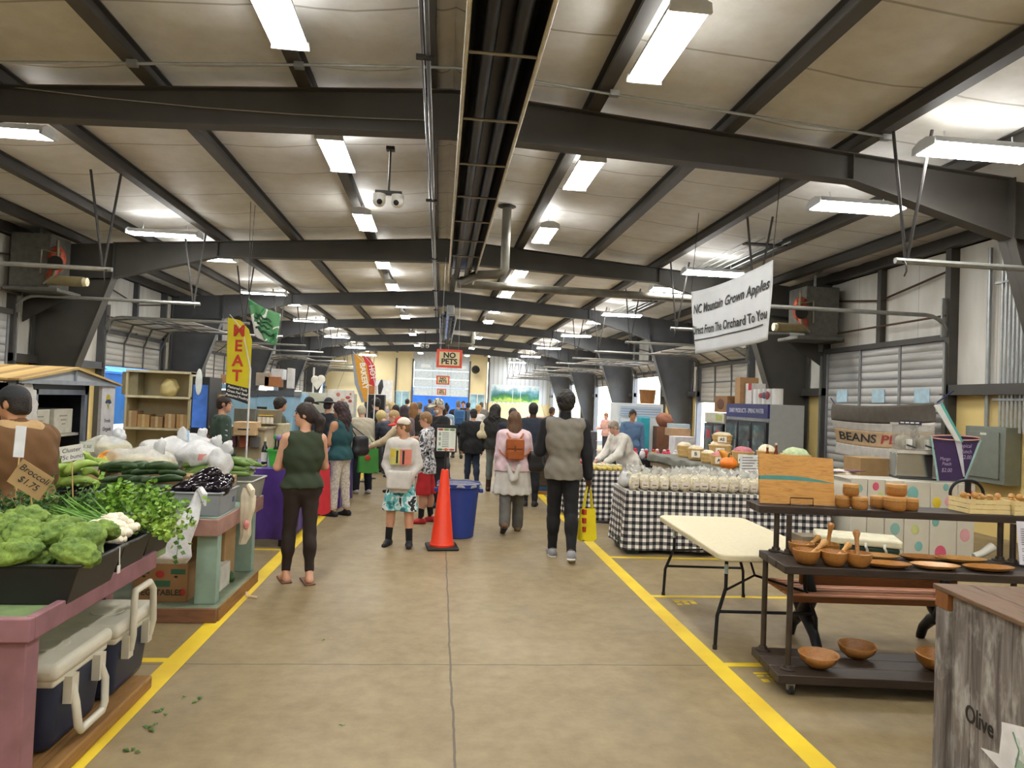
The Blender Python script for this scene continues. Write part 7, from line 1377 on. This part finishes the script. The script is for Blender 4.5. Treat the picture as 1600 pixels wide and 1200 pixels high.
    if st != 'none':
        q = Sdf(min(res, .011), .02); gr = .006*h if st in ('short', 'pony', 'bun', 'crop') else .012*h
        q.ell(HC+Hn @ v3(0, -.006*h, .014*h), (.0425*h+gr, .053*h+gr, .052*h+gr), hr, k=.02)
        if st in ('short', 'curly', 'pony', 'bun', 'crop'): q.ell(hp_(0, -.03, -.02), (.036*h+gr, .026*h+gr, .035*h), hr, k=.02)
        if st == 'curly': q.ell(hp_(0, -.01, .02), (.056*h, .062*h, .06*h), hr, k=.02)
        if st in ('long', 'longcurl'):
            w_ = .05 if st == 'long' else .066
            q.cap(hp_(0, -.03, 0), hp_(0, -.05, -.085), w_*h, (w_-.004)*h, sc=(1, .75, 1), k=.03); q.cap(hp_(0, -.05, -.085), N-d*.10*h-fw*.06*h, (w_-.004)*h, .034*h, sc=(1.1, .6, 1), k=.03)
            for s in (-1, 1): q.cap(hp_(s*.042, -.01, .0), hp_(s*.05, -.02, -.1), .018*h, .02*h, k=.02)
        if st == 'pony': q.cap(hp_(0, -.055, .01), hp_(0, -.085, -.03), .022*h, .028*h, k=.02); q.cap(hp_(0, -.085, -.03), hp_(0, -.075, -.19), .028*h, .018*h, k=.02)
        if st == 'bun': q.ell(hp_(0, -.03, .075), (.024*h, .024*h, .03*h), k=.01)
        if st == 'front': q.cap(hp_(0, 0, .0), hp_(0, .05, -.09), .048*h, .03*h, k=.03)
        q.ell(hp_(0, .062, -.022), (.05*h, .05*h, .05*h), hr, k=.012, op=1)
        if st in ('short', 'crop'): q.ell(hp_(0, .03, -.055), (.07*h, .045*h, .04*h), hr, k=.01, op=1); q.cut(hp_(0, 0, -.045), Hn @ v3(0, 0, -1.)); [q.ell(hp_(s*.047, .0, -.008), (.014*h, .016*h, .02*h), k=.004, op=1) for s in (-1, 1)]
        amp = {'curly': .009, 'longcurl': .008}.get(st, .003); f = 70 if st in ('curly', 'longcurl') else 110
        q.build('hair', hm, P_, lambda X, Y, Z: amp*(np.sin(X*f+np.sin(Z*f*.5))*np.sin(Y*f)*np.sin(Z*f*(1 if amp > .005 else .15))))
    if hat:
        hk, c1, c2 = hat; q = Sdf(min(res, .009), .01); 
        if hk == 'beanie': q.ell(hp_(0, -.004, .025), (.051*h, .06*h, .055*h), hr); q.cut(hp_(0, 0, .012), Hn @ v3(0, .1, -1.))
        elif hk == 'wide': q.ell(hp_(0, 0, .04), (.05*h, .055*h, .05*h), hr); q.ell(hp_(0, 0, .03), (.15*h, .1*h, .012*h), hr); q.cut(hp_(0, 0, .02), Hn @ v3(0, 0, -1.))
        else: q.ell(hp_(0, -.003, .02), (.05*h, .06*h, .055*h), hr); q.cut(hp_(0, 0, .018), Hn @ v3(0, .18, -1.))
        hato = q.build('hat', c1 if not isinstance(c1, str) else M(c1, .7), P_)
        if hk == 'cap':
            q = Sdf(.006, .01); q.ell(hp_(0, .072, .018), (.042*h, .05*h, .012*h), (hr[0]-.12, hr[1], hr[2])); q.ell(hp_(0, .03, .012), (.05*h, .045*h, .03*h), hr, k=.004, op=1); q.build('brim', M(c2, .7), hato)
    if face:
        for s in (-1, 1):
            m = MB(); m.ell(tuple(hp_(s*.019, .0435, .006)), (.0058*h,)*3, 10, 8); e = m.build('eye', M('#2a211d', .2), P_)
            q0, q1 = hp_(s*.01, .052, .017), hp_(s*.03, .045, .017); m = MB(); m.tube([tuple(q0), tuple((q0+q1)/2+Hn @ v3(0, .002*h, .003*h)), tuple(q1)], [.0025*h, .0035*h, .0015*h], 6); m.build('eyebrow', M(hc if st != 'none' else '#6a5a50', .7), P_)
        m = MB(); m.tube([tuple(hp_(-.013, .048, -.036)), tuple(hp_(0, .0525, -.036)), tuple(hp_(.013, .048, -.036))], [.001*h, .0035*h, .001*h], 6); m.build('lips', M('#a8625a', .5), P_)
    P_['_'] = 0; del P_['_']
    return dict(o=P_, P=P, C=C, SB=SB, N=N, HC=HC, am=am, lg=lg, d=d, fw=fw, h=h, hp=hp_, M=Matrix.Translation((loc[0], loc[1], 0)) @ Matrix.Rotation(RAD(rz), 4, 'Z'), res=res)
def wpt(R_, p): return R_['M'] @ Vector(tuple(p))
DOWN = ((.1, .02, -1), (.03, .18, -1))
ARMW = ((.1, -.3, -1), (.05, .1, -1)); ARMF = ((.1, .3, -1), (.05, .6, -1))
HOLD = ((.2, .2, -1), (-.25, 1, -.05)); POCK = ((.35, -.05, -1), (-.45, .55, -.75)); REACH = ((.15, .7, -.8), (-.1, 1, -.45))

# --- left side
b1 = person('person in brown corduroy jacket and black cap behind the broccoli at the left edge', (-2.84, 5.12), 62, 1.75, 4, (18, -4), fat=1.25, arms=(DOWN, HOLD), skin='tan', hair=('crop', '#221a16'), top=('#6a4a28', 3, .08, .04), bottom=('#2b2d33', .96, .012), hat=('cap', '#23262a', '#1d1f22'), res=.01)
q = Sdf(.01, .02); q.cap(b1['N']-b1['d']*.055-b1['fw']*.02+v3(-.09, 0, 0), b1['N']-b1['d']*.055-b1['fw']*.02+v3(.09, 0, 0), .1, k=.03); q.cap(b1['N']-b1['d']*.07+v3(-.1, 0, 0), b1['C']+b1['fw']*.15+b1['d']*.05+v3(-.05, 0, 0), .035, .025); q.cap(b1['N']-b1['d']*.07+v3(.1, 0, 0), b1['C']+b1['fw']*.15+b1['d']*.05+v3(.05, 0, 0), .035, .025); q.ell(b1['N']+b1['d']*.03+b1['fw']*.02, (.085, .09, .12), k=.01, op=1); q.build('collar', M('#b39468', .9, bump=.3, bscale=50.), b1['o'])
m = MB(); m.tube([tuple(b1['hp'](-.045, -.0, .008)), tuple(b1['hp'](-.042, .05, .008)), tuple(b1['hp'](.042, .05, .008)), tuple(b1['hp'](.045, 0, .008))], .003, 6); m.build('glasses', BLK, b1['o'])
gw = person('person in dark green tank top and brown leggings, standing with folded arms', (-1.27, 6.92), 22, 1.69, 1, (72, 0), legs=((3, 3, .05), (-6, 4, .0)), arms=(((.22, .2, -1), (-.8, .75, .05)), ((.2, .25, -1), (-.8, .7, -.05))), fem=1, fat=.98, skin='light', hair=('pony', '#2a1d18'), top=('#2f3a26', 0, .0, .014), bottom=('#2c211d', .93, .004), shoes=None, feetbare=1, res=.009)
for l_ in gw['lg']: m = MB(); a = Vector(tuple(l_[2])); m.box(a.x-.05, a.x+.05, a.y-.08, a.y+.2, .0, .018); m.build('sandal', M('#6d4a3a', .6), gw['o'], bevel=.02, seg=3)
tw = person('person in teal tank top and pale patterned trousers, facing the left stalls', (-1.42, 10.65), 62, 1.67, 3, (15, -5), legs=((4, 4, .02), (-4, 2, .04)), arms=(((.12, .2, -1), (-.05, .8, -.7)), ((.15, .12, -1), (-.05, .7, -.75))), fem=1, fat=1.06, skin='tan', hair=('longcurl', '#2b1517'), top=('#1f4a4e', 0, .03, .022), bottom=('#d9d4c8', .9, .008, .012), shoes='#17171a', res=.012, mats={'bottom': CAMO(['#e2ded4', '#d8d2c6', '#c3b9a8'], 40., 'speckled_cotton')})
tc_ = person('person in long beige coat and navy trousers stooping at the left stalls', (-1.36, 13.2), 25, 1.62, 16, (0, -12), legs=((2, 2, .05), (-4, 2, .05)), arms=(REACH, DOWN), fem=1, fat=1.15, skin='pink', hair=('short', '#b5a98f'), top=('#a8a08d', 2, .1, .03), bottom=('#1f2535', .97, .02, .01), shoes='#d9d6d4', res=.014)
nv = person('person in navy quilted coat bent far over the left stall', (-.72, 13.35), 48, 1.72, 48, (0, -25), legs=((2, 2, .08), (-6, 4, .05)), arms=(((.1, .5, -1), (0, .5, -1)), ((.15, .1, -1), (.05, .1, -1))), fem=1, fat=1.12, skin='pink', hair=('front', '#c7b076'), top=('#2a2e3c', 2, .09, .03), bottom=('#17181c', .97, .015), shoes='#1c1c1e', res=.014, mats={'top': STRIPE(['#2b2f3d', '#343949', '#262a36'], 2, .09, 'quilted_navy')})
person('person in beige sweater bending left behind the white hoodie', (-.5, 12.2), 80, 1.6, 24, (10, -15), arms=(REACH, REACH), skin='pink', hair=('short', '#a58a5e'), top=('#c2b394', 2, .07, .018), bottom=('#35363c', .97, .012), res=.014)
hm_ = person('person in green hooded sweatshirt with white sleeve print behind the left counter', (-3.0, 10.1), -62, 1.7, 2, (-22, 0), arms=(POCK, POCK), skin='light', hair=('short', '#2e1f17'), top=('#33453b', 2, .08, .024), bottom=('#2a2c33', .97, .012), res=.012)
q = Sdf(.012, .02); q.cap(hm_['N']-hm_['d']*.05-hm_['fw']*.05+v3(-.07, 0, 0), hm_['N']-hm_['d']*.05-hm_['fw']*.05+v3(.07, 0, 0), .055, sc=(1, 1, .9)); q.build('hood', M('#33453b', .85), hm_['o'])
S_, E_, W2, f_, s_ = hm_['am'][1]
for k, fr_ in enumerate((.25, .5, .75)): p_ = S_+(E_-S_)*fr_; m = MB(); m.cbox((p_[0]+.066, p_[1]+.01, p_[2]), (.006, .03, .05)); o_ = m.build('sleeve_print', WHT, hm_['o'])
person('person in grey olive shirt behind the cream filing cabinet', (-2.72, 12.4), -75, 1.68, 0, (-5, 0), arms=(DOWN, HOLD), skin='tan', hair=('curly', '#1f1814'), top=('#4a4f45', 2, .06, .02), bottom=('#26262a', .97, .012), res=.014)
person('person in slate shirt and black cap among the left stalls', (-2.55, 14.1), -55, 1.7, 0, (0, -10), arms=(DOWN, HOLD), skin='light', hair=('short', '#2a211c'), top=('#39404a', 2, .06, .02), hat=('cap', '#141416', '#141416'), res=.016)
person('person in a wide black hat beside the apple poster board', (-2.1, 13.6), -40, 1.68, 0, (20, 0), arms=(DOWN, HOLD), skin='light', hair=('short', '#2a211c'), top=('#2a2a30', 2, .06, .02), hat=('wide', '#111114', '#111114'), res=.016)
# --- aisle
boy = person('person in white hoodie, teal patterned shorts and red and white cap, looking left', (-.42, 8.62), 172, 1.53, 0, (-72, -3), legs=((2, 2, .1), (-2, 0, .1)), arms=(((.2, -.12, -1), (-.42, .62, -.78)),)*2, fat=.8, swf=.09, skin='light', hair=('crop', '#7a5a3c'), top=('#d6d3ce', 2, .1, .022), bottom=('#cfe6ea', .48, .01, .034), shoes='#18181b', hat=('cap', '#d9d0c2', '#c7332f'), res=.009, mats={'bottom': CAMO(['#1f2d33', '#dfeef0', '#6fc3c9', '#2f6f78'], 9., 'splash_print')})
o = boy['o']; m = MB()
q = Sdf(.008, .02); q.cap(boy['N']-boy['d']*.045-boy['fw']*.05+v3(-.07, 0, 0), boy['N']-boy['d']*.045-boy['fw']*.05+v3(.07, 0, 0), .05); q.cap(boy['N']-boy['d']*.05+v3(-.075, 0, 0), boy['N']-boy['d']*.075+boy['fw']*.05, .03, .02); q.cap(boy['N']-boy['d']*.05+v3(.075, 0, 0), boy['N']-boy['d']*.075+boy['fw']*.05, .03, .02); q.ell(boy['N']+boy['d']*.03+boy['fw']*.01, (.055, .055, .08), k=.01, op=1); q.build('hood', M('#d6d3ce', .85), o)
q = Sdf(.009, .02); q.bx(boy['P']+boy['fw']*.12+v3(0, 0, .0), (.12, .035, .085), .025); q.build('pouch_pocket', M('#d6d3ce', .85), o)
q = Sdf(.006, .01); q.ell(boy['hp'](0, .025, .03), (.022, .05*1.53*.9, .05*1.53), tuple((Matrix.Rotation(RAD(-72), 3, 'Z')).to_euler())); q.cut(boy['hp'](0, 0, .02), (0, 0, -1)); q.build('cap_panel', M('#c7332f', .7), o)
yf = float((boy['C']+boy['fw']*.16)[1]); zf = float(boy['C'][2])
for x0, x1, z0, z1, c_ in ((-.13, .0, -.11, .075, '#d9806c'), (0, .13, -.11, .08, '#d8d27a'), (-.055, -.03, -.1, .06, '#25262b'), (.02, .045, -.09, .06, '#25262b'), (.06, .115, -.02, .065, '#e0c84a')):
    m = MB(); m.grid(lambda u, v: (x0+(x1-x0)*u, .0, z0+(z1-z0)*v), 4, 3); pr = m.build('chest_print', M(c_, .7), o)
    yb_ = yf
    for vv in pr.data.vertices: vv.co.y = yf-.008+(.003 if c_ == '#25262b' or c_ == '#e0c84a' else 0)-abs(vv.co.x)**2*3.; vv.co.z += zf-.0
for l_ in boy['lg']: q = Sdf(.009, .01); q.cap(l_[2]+v3(0, 0, .0), l_[2]+(l_[1]-l_[2])*.42, .04, .044); q.build('sock', M('#141416', .9), o)
cb = person('person in black and white camouflage hoodie and red shorts beside the blue bin', (-.15, 10.25), 84, 1.58, 2, (8, -8), legs=((4, 3, .05), (-5, 3, .05)), arms=(HOLD, POCK), fat=.85, swf=.095, skin='light', hair=('short', '#8a6a46'), top=('#444', 2, .08, .028), bottom=('#b01f26', .52, .012, .03), shoes='#b3242a', res=.012, mats={'top': CAMO(['#1d1e22', '#8f9297', '#dcdcdc', '#3f4248'], 16., 'winter_camouflage')})
for l_ in cb['lg']: q = Sdf(.01, .01); q.cap(l_[2], l_[2]+(l_[1]-l_[2])*.4, .04, .044); q.build('sock', M('#141416', .9), cb['o'])
q = Sdf(.012, .02); q.cap(cb['N']-cb['d']*.03-cb['fw']*.05+v3(-.06, 0, 0), cb['N']-cb['d']*.03-cb['fw']*.05+v3(.06, 0, 0), .06); q.build('hood', CAMO(['#1d1e22', '#8f9297', '#dcdcdc', '#3f4248'], 16., 'winter_camouflage'), cb['o'])
cm = person('person in tan camouflage cap and black polo shirt', (.0, 11.75), 125, 1.77, 0, (8, -14), arms=(HOLD, HOLD), fat=1.15, skin='light', hair=('crop', '#b7b0a6'), top=('#17181c', 1, .06, .02), bottom=('#1d1d22', .97, .014), hat=('cap', CAMO(['#8f8a74', '#cfc8b0', '#6d6a58'], 20.), '#b9b196'), res=.013)
q = Sdf(.01, .015); q.ell(cm['hp'](0, .035, -.045), (.055, .04, .045)); q.ell(cm['hp'](0, .06, -.018), (.03, .03, .028), op=1); q.build('beard', M('#cfc6ba', .9), cm['o'])
m = MB(); m.grid(lambda u, v: (-.1+.2*u, float(cm['am'][0][2][1])+.06+.02*v, float(cm['P'][2])+.05+.22*v), 2, 2); m.build('paper', WHT, cm['o'], solid=.003) if 0 else None
pk = person('person in pink hoodie with pale sweatshirt tied at the waist, walking away', (1.05, 9.72), -4, 1.64, 3, (0, 0), legs=((-14, 22, .03), (8, 4, .03)), arms=(DOWN, HOLD), fem=1, fat=1.2, skin='pink', hair=('long', '#5d4028'), top=('#d9bfc4', 2, .02, .03), bottom=('#5f5d59', .97, .02, .022), shoes='#7a5a3a', res=.01)
q = Sdf(.012, .04); P_, h_ = pk['P'], pk['h']; q.cap(P_+v3(0, 0, .09), P_-v3(0, 0, .33), .118*h_, .148*h_, sc=(1.12, .9, 1)); q.cut(P_-v3(0, 0, .34), (0, 0, -1)); q.cut(P_+v3(0, 0, .1), (0, 0, 1)); q.build('tied_sweatshirt', M('#cbc8c1', .9, bump=.2), pk['o'], lambda X, Y, Z: .008*np.sin(np.arctan2(Y, X)*11+Z*6)*np.clip((1.-Z)*2, 0, 1))
q = Sdf(.012, .03); y0 = float(P_[1])-.2; q.cap(P_+v3(-.07, -.2, .06), P_+v3(-.02, -.235, -.12), .028, .035); q.cap(P_+v3(.07, -.2, .06), P_+v3(.03, -.235, -.1), .028, .035); q.cap(P_+v3(-.02, -.235, -.12), P_+v3(.03, -.235, -.1), .035); q.build('tied_hood', M('#d6d4cc', .9), pk['o'])
tm_ = person('person in grey sweater with black sleeves and black joggers, walking away', (1.47, 8.12), -6, 1.93, 1, (4, 0), legs=((10, 6, .0), (-8, 16, .02)), arms=(HOLD, ((.16, .05, -1), (.12, .2, -1))), fat=.98, skin='dark', hair=('curly', '#17110e'), top=('#7a756b', 2, .05, .02), bottom=('#121317', .97, .012), shoes=(M('#8f9093', .6, var=.2), 0), res=.009, mats={'sleeve': M('#1a1c22', .85)})
q = Sdf(.01, .02); q.cap(tm_['SB']+tm_['d']*.02, tm_['N']+tm_['d']*.03, .075, .066, sc=(1, 1, 1)); q.build('collar', M('#12141a', .85), tm_['o'])
dw = person('person in black jacket, grey jeans and tall brown boots walking away', (1.12, 13.9), -8, 1.7, 2, (-25, 0), legs=((5, 4, .03), (-8, 12, .03)), arms=(POCK, HOLD), fem=1, skin='brown', hair=('longcurl', '#15100f'), top=('#20201d', 2, .04, .03), bottom=('#6f7474', .95, .006), shoes='#3d241c', res=.013)
for l_ in dw['lg']: q = Sdf(.013, .02); q.cap(l_[2], l_[2]+(l_[1]-l_[2])*.85, .05, .058); q.build('boot_shaft', M('#472c22', .6), dw['o'])
person('person in black coat, black beanie and jeans left of the tall boots', (.72, 14.6), 6, 1.58, 3, (0, 0), legs=((6, 4, .02), (-8, 12, .02)), arms=(DOWN, DOWN), skin='light', hair=('short', '#2a2320'), top=('#18191c', 2, .1, .03), bottom=('#263248', .97, .012), hat=('beanie', '#17181b', 0), res=.015)
person('person in dark navy hooded jacket just behind the pink hoodie', (1.32, 12.6), -5, 1.66, 2, (0, 0), arms=(DOWN, HOLD), skin='light', hair=('short', '#1c1614'), top=('#1b2230', 2, .07, .026), bottom=('#23262c', .97, .012), res=.015)
person('person in blue grey jacket seen between the pink hoodie and grey sweater', (1.62, 12.1), -10, 1.77, 2, (0, 0), arms=(DOWN, HOLD), fat=1.2, skin='dark', hair=('crop', '#14100e'), top=('#232a38', 2, .08, .028), bottom=('#1d1f24', .97, .012), res=.014)
bp = person('person in dark jacket wearing a blue backpack, far down the aisle', (.58, 21.5), 8, 1.74, 2, (0, 0), legs=((10, 6, .02), (-12, 14, .02)), arms=(DOWN, DOWN), skin='light', hair=('crop', '#77726c'), top=('#23272f', 2, .08, .028), bottom=('#14151a', .97, .012), res=.017)
# --- vendors right
wv = person('person in white shirt leaning over the gingham table', (3.2, 11.62), 112, 1.62, 30, (-5, -25), arms=(((.1, .45, -1), (-.25, .75, -.5)), ((.15, .4, -1), (-.25, .8, -.45))), fem=1, fat=1.15, skin='pink', hair=('short', '#a39a8c'), top=('#dedad2', 2, .08, .026), bottom=('#3a3b40', .97, .014), res=.011)
person('person in blue denim shirt standing before the white upright fridge', (4.25, 15.2), 175, 1.7, 0, (10, -5), arms=(DOWN, HOLD), skin='tan', hair=('crop', '#2a1d18'), top=('#5a7596', 2, .07, .02), bottom=('#2a2d36', .97, .012), res=.014)
person('person in pale pink shirt by the bright right doorway', (5.9, 24.5), 120, 1.5, 0, (0, 0), arms=(DOWN, HOLD), skin='pink', hair=('short', '#9a6a4a'), top=('#d9aca0', 2, .07, .02), bottom=('#4a4c55', .97, .012), res=.018)
# --- far crowd
FARP = [(612, 645, 16.5, 10, 'short', '#c7b184', '#b9a9a3', 'in pale grey blouse', 1.66), (620, 652, 15.8, 40, 'short', '#1d1512', '#c2a4a0', 'in dusty pink top', 1.6), (632, 655, 15.0, 20, 'long', '#27171a', '#7b6a6e', 'in mauve grey top', 1.6), (646, 640, 16.0, -10, 'long', '#8a6238', '#2b2724', 'in long black coat', 1.66), (655, 645, 17.5, 0, 'short', '#6a665f', '#5c6355', 'in grey green jacket', 1.68), (686, 642, 24, 150, 'short', '#1d1512', '#3d5f94', 'in blue shirt facing this way', 1.7), (697, 640, 19., -20, 'bun', '#16110f', '#8fa3b5', 'in light denim top', 1.62), (693, 652, 15.5, 30, 'short', '#2a1a14', '#d8d2c8', 'in white cardigan', 1.6), (724, 640, 27, 170, 'short', '#1a1412', '#1f2126', 'in black top facing this way', 1.72), (731, 645, 24, 0, 'crop', '#26201d', '#4a5464', 'in slate jacket with dark cap', 1.68), (746, 645, 19.5, -30, 'short', '#c49a5c', '#d8d6d4', 'in white top left of the tall boots', 1.65), (752, 642, 26, 0, 'short', '#5a4636', '#6d6a66', 'in brown jacket', 1.7), (604, 637, 20, 60, 'short', '#d6c6a0', '#8a8f99', 'in blue grey sweater', 1.7), (636, 633, 25, 0, 'short', '#2a201a', '#35507a', 'in blue sweater', 1.72), (672, 634, 30, 20, 'short', '#31241c', '#51525a', 'in grey coat', 1.74), (590, 640, 16.8, 70, 'curly', '#14100f', '#1c1c20', 'in black top before the black stand', 1.72), (860, 655, 20, -70, 'short', '#3a2c22', '#2f3d52', 'by the crates on the right', 1.66)]
for k, (px, py, Y, rz, hs, hc, tc, ds, hh) in enumerate(FARP):
    p = at(px, py, Y); person('distant person '+ds, (p.x, Y), rz, hh, 3, (0, -5), legs=((6, 4, .03), (-7, 9, .03)), arms=(DOWN, HOLD if k % 2 else DOWN), skin=['light', 'tan', 'pink', 'light', 'light', 'light', 'brown', 'dark', 'light', 'brown'][k % 10], hair=(hs, hc), fem=k in (0, 1, 2, 3, 6, 7, 10), top=(tc, 2, .07, .022), bottom=(['#2a2c33', '#2f3a52', '#1c1c20', '#4d4f55'][k % 4], .97, .012), hat=('cap', '#1c1e22', '#1c1e22') if 'cap' in ds else None, res=.02, face=0)

# --- things people carry
LEA = M('#a3551f', .45, var=.15, scale=10, name='tan_leather')
def strap(pts, r, par, mat, name='strap'): m = MB(); m.tube(pts, r, 6); return m.build(name, mat, par)
p = wpt(pk, pk['C']+v3(.01, -.2, -.02)); c = thing('backpack', 'small tan leather backpack on the person in pink hoodie', 'backpack', tuple(p), RAD(-4)); m = MB(); m.box(-.125, .125, -.085, .035, -.15, .14); m.build('body', LEA, c, bevel=.035, seg=3); m = MB(); m.box(-.115, .115, -.1, -.08, .0, .135); f2 = m.build('flap', LEA, c, bevel=.02, seg=2); m = MB(); m.box(-.1, .1, -.105, -.08, -.14, -.02); m.build('front_pocket', LEA, c, bevel=.015); m = MB(); m.box(-.012, .012, -.108, -.1, -.03, .05); m.build('buckle', M('#6b3714', .5), f2)
for s in (-1, 1): strap([(s*.07, .0, .14), (s*.11, .08, .2), (s*.12, .16, .19)], .014, c, LEA); strap([(s*.1, .0, -.12), (s*.19, .06, -.06), (s*.22, .16, -.0)], .01, c, LEA)
def totebag(label, loc, rz, w, hh, dep, mat, loop, hm2=None, name='tote_bag', low=1.12):
    c = thing(name, label, 'bag', loc, rz); m = MB()
    def S(u, v): a = u*2*PI; k = 1+(low-1)*v; sq = lambda t_: math.copysign(abs(t_)**.45, t_); return (w/2*sq(math.cos(a))*k, dep/2*sq(math.sin(a))*(.35+.9*v), -loop-hh*v+.012*math.sin(a*5)*v)
    m.grid(S, 40, 8); m.add([S(i/12, 1) for i in range(12)], [tuple(range(12))]); m.build('body', mat, c, angle=60)
    for s in (-1, 1): strap([(-w*.3, s*dep*.15, -loop-.01), (-w*.16, s*dep*.08, -loop*.35), (0, 0, 0), (w*.16, s*dep*.08, -loop*.35), (w*.3, s*dep*.15, -loop-.01)], .009, c, hm2 or mat, 'handle')
    return c
S_, E_, W2, f_, s_ = tm_['am'][1]; hp = wpt(tm_, W2+f_*.085); yb = totebag('bright yellow shopping bag with red squares held by the person in grey sweater', (hp.x, hp.y, hp.z), RAD(20), .2, .36, .12, M('#e3d117', .5, var=.08, scale=5), .3, low=1.15)
for k in range(3): m = MB(); m.box(-.095, -.06, -.075, -.02, -.36-.1*k, -.3-.1*k); m.build('red_square', M('#b5381f', .6), yb)
S_, E_, W2, f_, s_ = tc_['am'][1]; hp = wpt(tc_, W2+f_*.08); p = at(577, 683, 12.75); gb = totebag('bright green tote bag with a red apple print beside the beige coat', (p.x, p.y, p.z), RAD(10), .34, .42, .16, M('#3f8f37', .6, var=.1, scale=5), .2, low=1.12)
m = MB(); m.ell((-.02, -.1, -.36), (.05, .012, .05), 14, 8); m.build('apple_print', M('#c4482f', .6), gb)
p = at(505, 690, 7.6); totebag('red tote bag hanging beside the dark green tank top', (p.x, p.y, p.z), RAD(70), .3, .5, .1, M('#c01f2c', .6, var=.1), .25, low=1.05)
S_, E_, W2, f_, s_ = tw['am'][1]
def slouch(label, R_, off, rz, w, hh, dep, mat):
    p = wpt(R_, R_['P']+np.array(off)); c = thing('shoulder_bag', label, 'bag', tuple(p), RAD(rz)); q = Sdf(.014, .03); q.bx((0, 0, 0), (w/2-.075, max(.004, dep/2-.07), hh/2-.09), .07); q.cap((-w*.3, 0, -hh*.25), (w*.3, 0, -hh*.25), dep*.6); q.build('body', mat, c); sp = R_['SB']+v3(np.sign(off[0])*R_['h']*.07, 0, .045); sp = wpt(R_, sp)-p; a_ = Matrix.Rotation(-RAD(rz), 3, 'Z') @ sp
    strap([(-w*.35, 0, hh*.4), tuple(a_+Vector((-.03, -.03, .0))), tuple(a_+Vector((.03, .03, 0.))), (w*.35, 0, hh*.4)], .01, c, mat); return c
slouch('large black shoulder bag on the person in teal top', tw, (.26, -.16, .16), 62, .32, .34, .13, M('#1d1c20', .5)); slouch('black slouchy shoulder bag on the right side of the pink hoodie', pk, (.3, -.02, .12), 10, .24, .32, .12, M('#1b1b1f', .5))
slouch('cream shoulder bag on the person in tall brown boots', dw, (-.24, .0, .3), 0, .14, .36, .14, M('#cfc3a0', .6))
p = wpt(bp, bp['C']+v3(0, -.24, .0)); c = thing('backpack', 'blue backpack on the person in dark jacket far down the aisle', 'backpack', tuple(p), RAD(8)); m = MB(); m.box(-.16, .16, -.1, .09, -.24, .22); m.build('body', M('#2b5f93', .6), c, bevel=.05, seg=3); m = MB(); m.box(-.12, .12, -.14, -.1, -.2, .0); m.build('front_pocket', M('#25527f', .6), c, bevel=.02)
for s in (-1, 1): strap([(s*.09, .08, .2), (s*.11, .2, .22), (s*.12, .32, .12)], .016, c, M('#1f4468', .6))

# ------------------------------------------------------------------ cone, bin
c = thing('traffic_cone', 'tall orange traffic cone on a black base in the middle of the aisle', 'cone', (.1, 8.55, 0), .1); m = MB(); m.box(-.19, .19, -.19, .19, 0, .035); m.build('base', M('#1b1b1c', .6), c, bevel=.02, seg=2); m = MB(); m.lathe([(.15, .035), (.15, .055), (.135, .07), (.045, .93), (.04, .945), (.03, .94)], 32); m.build('cone', M('#ee3f1b', .4, var=.06, scale=4, name='orange_plastic'), c, angle=40)
sg_ = thing('notice_sign', 'white printed notice in a black frame on a pole in the orange cone', 'sign', (.1, 8.55, .9)); m = MB(); m.cyl((0, 0), .016, 0, .3, 10); m.build('pole', BLK, sg_); m = MB(); m.box(-.13, .13, -.01, .015, .25, .58); m.build('frame', BLK, sg_, bevel=.004); m = MB(); m.box(-.112, .112, -.014, -.01, .265, .54); m.build('notice', M('#e3e8e2', .5), sg_)
for k in range(9): m = MB(); w = .05+.02*(k*3 % 3); m.box(-.05, -.05+w+.03, -.016, -.014, .315+.021*k, .323+.021*k); m.build('printed_line', M('#7d8a86', .6), sg_)
for k in range(3): m = MB(); m.box(-.09, -.065, -.016, -.014, .33+.06*k, .37+.06*k); m.build('printed_block', M('#9aa5a2', .6), sg_)
for z, cs in ((.275, ('#4f7f4a', '#d9663c', '#c23f34')), (.515, ('#b5413c', '#6f9f4c', '#5d8f4a'))):
    for k in range(3): m = MB(); m.ell((-.07+.07*k, -.015, z+.008), (.035, .002, .012), 12, 6); m.build('vegetable_print', M(cs[k], .6), sg_)
c = thing('trash_bin', 'round blue plastic trash bin with clear liner behind the cone', 'bin', (.3, 9.3, 0)); BLU = M('#26408f', .45, var=.06, scale=6, name='blue_plastic'); m = MB(); m.lathe([(.2, 0), (.215, .01), (.262, .6), (.262, .64), (.285, .65), (.29, .7), (.275, .705), (.25, .62), (.19, .02), (0, .015)], 36); m.build('tub', BLU, c, angle=30)
for s in (-1, 1): m = MB(); m.box(s*.29-.03, s*.29+.03, -.06, .06, .58, .63); m.build('handle', BLU, c, bevel=.012)
m = MB(); m.grid(lambda u, v: ((.282+.014*math.sin(u*60)*(v > .4)+.01*v)*math.cos(2*PI*u), (.282+.014*math.sin(u*60)*(v > .4)+.01*v)*math.sin(2*PI*u), .715-.05*v+.006*math.sin(u*44)), 96, 3); m.build('liner', CLEAR, c, angle=180)
m = MB(); m.grid(lambda u, v: ((.25-.02*v)*math.cos(2*PI*u), (.25-.02*v)*math.sin(2*PI*u), .7-.2*v), 48, 3); m.build('liner_inside', CLEAR, c, angle=180)
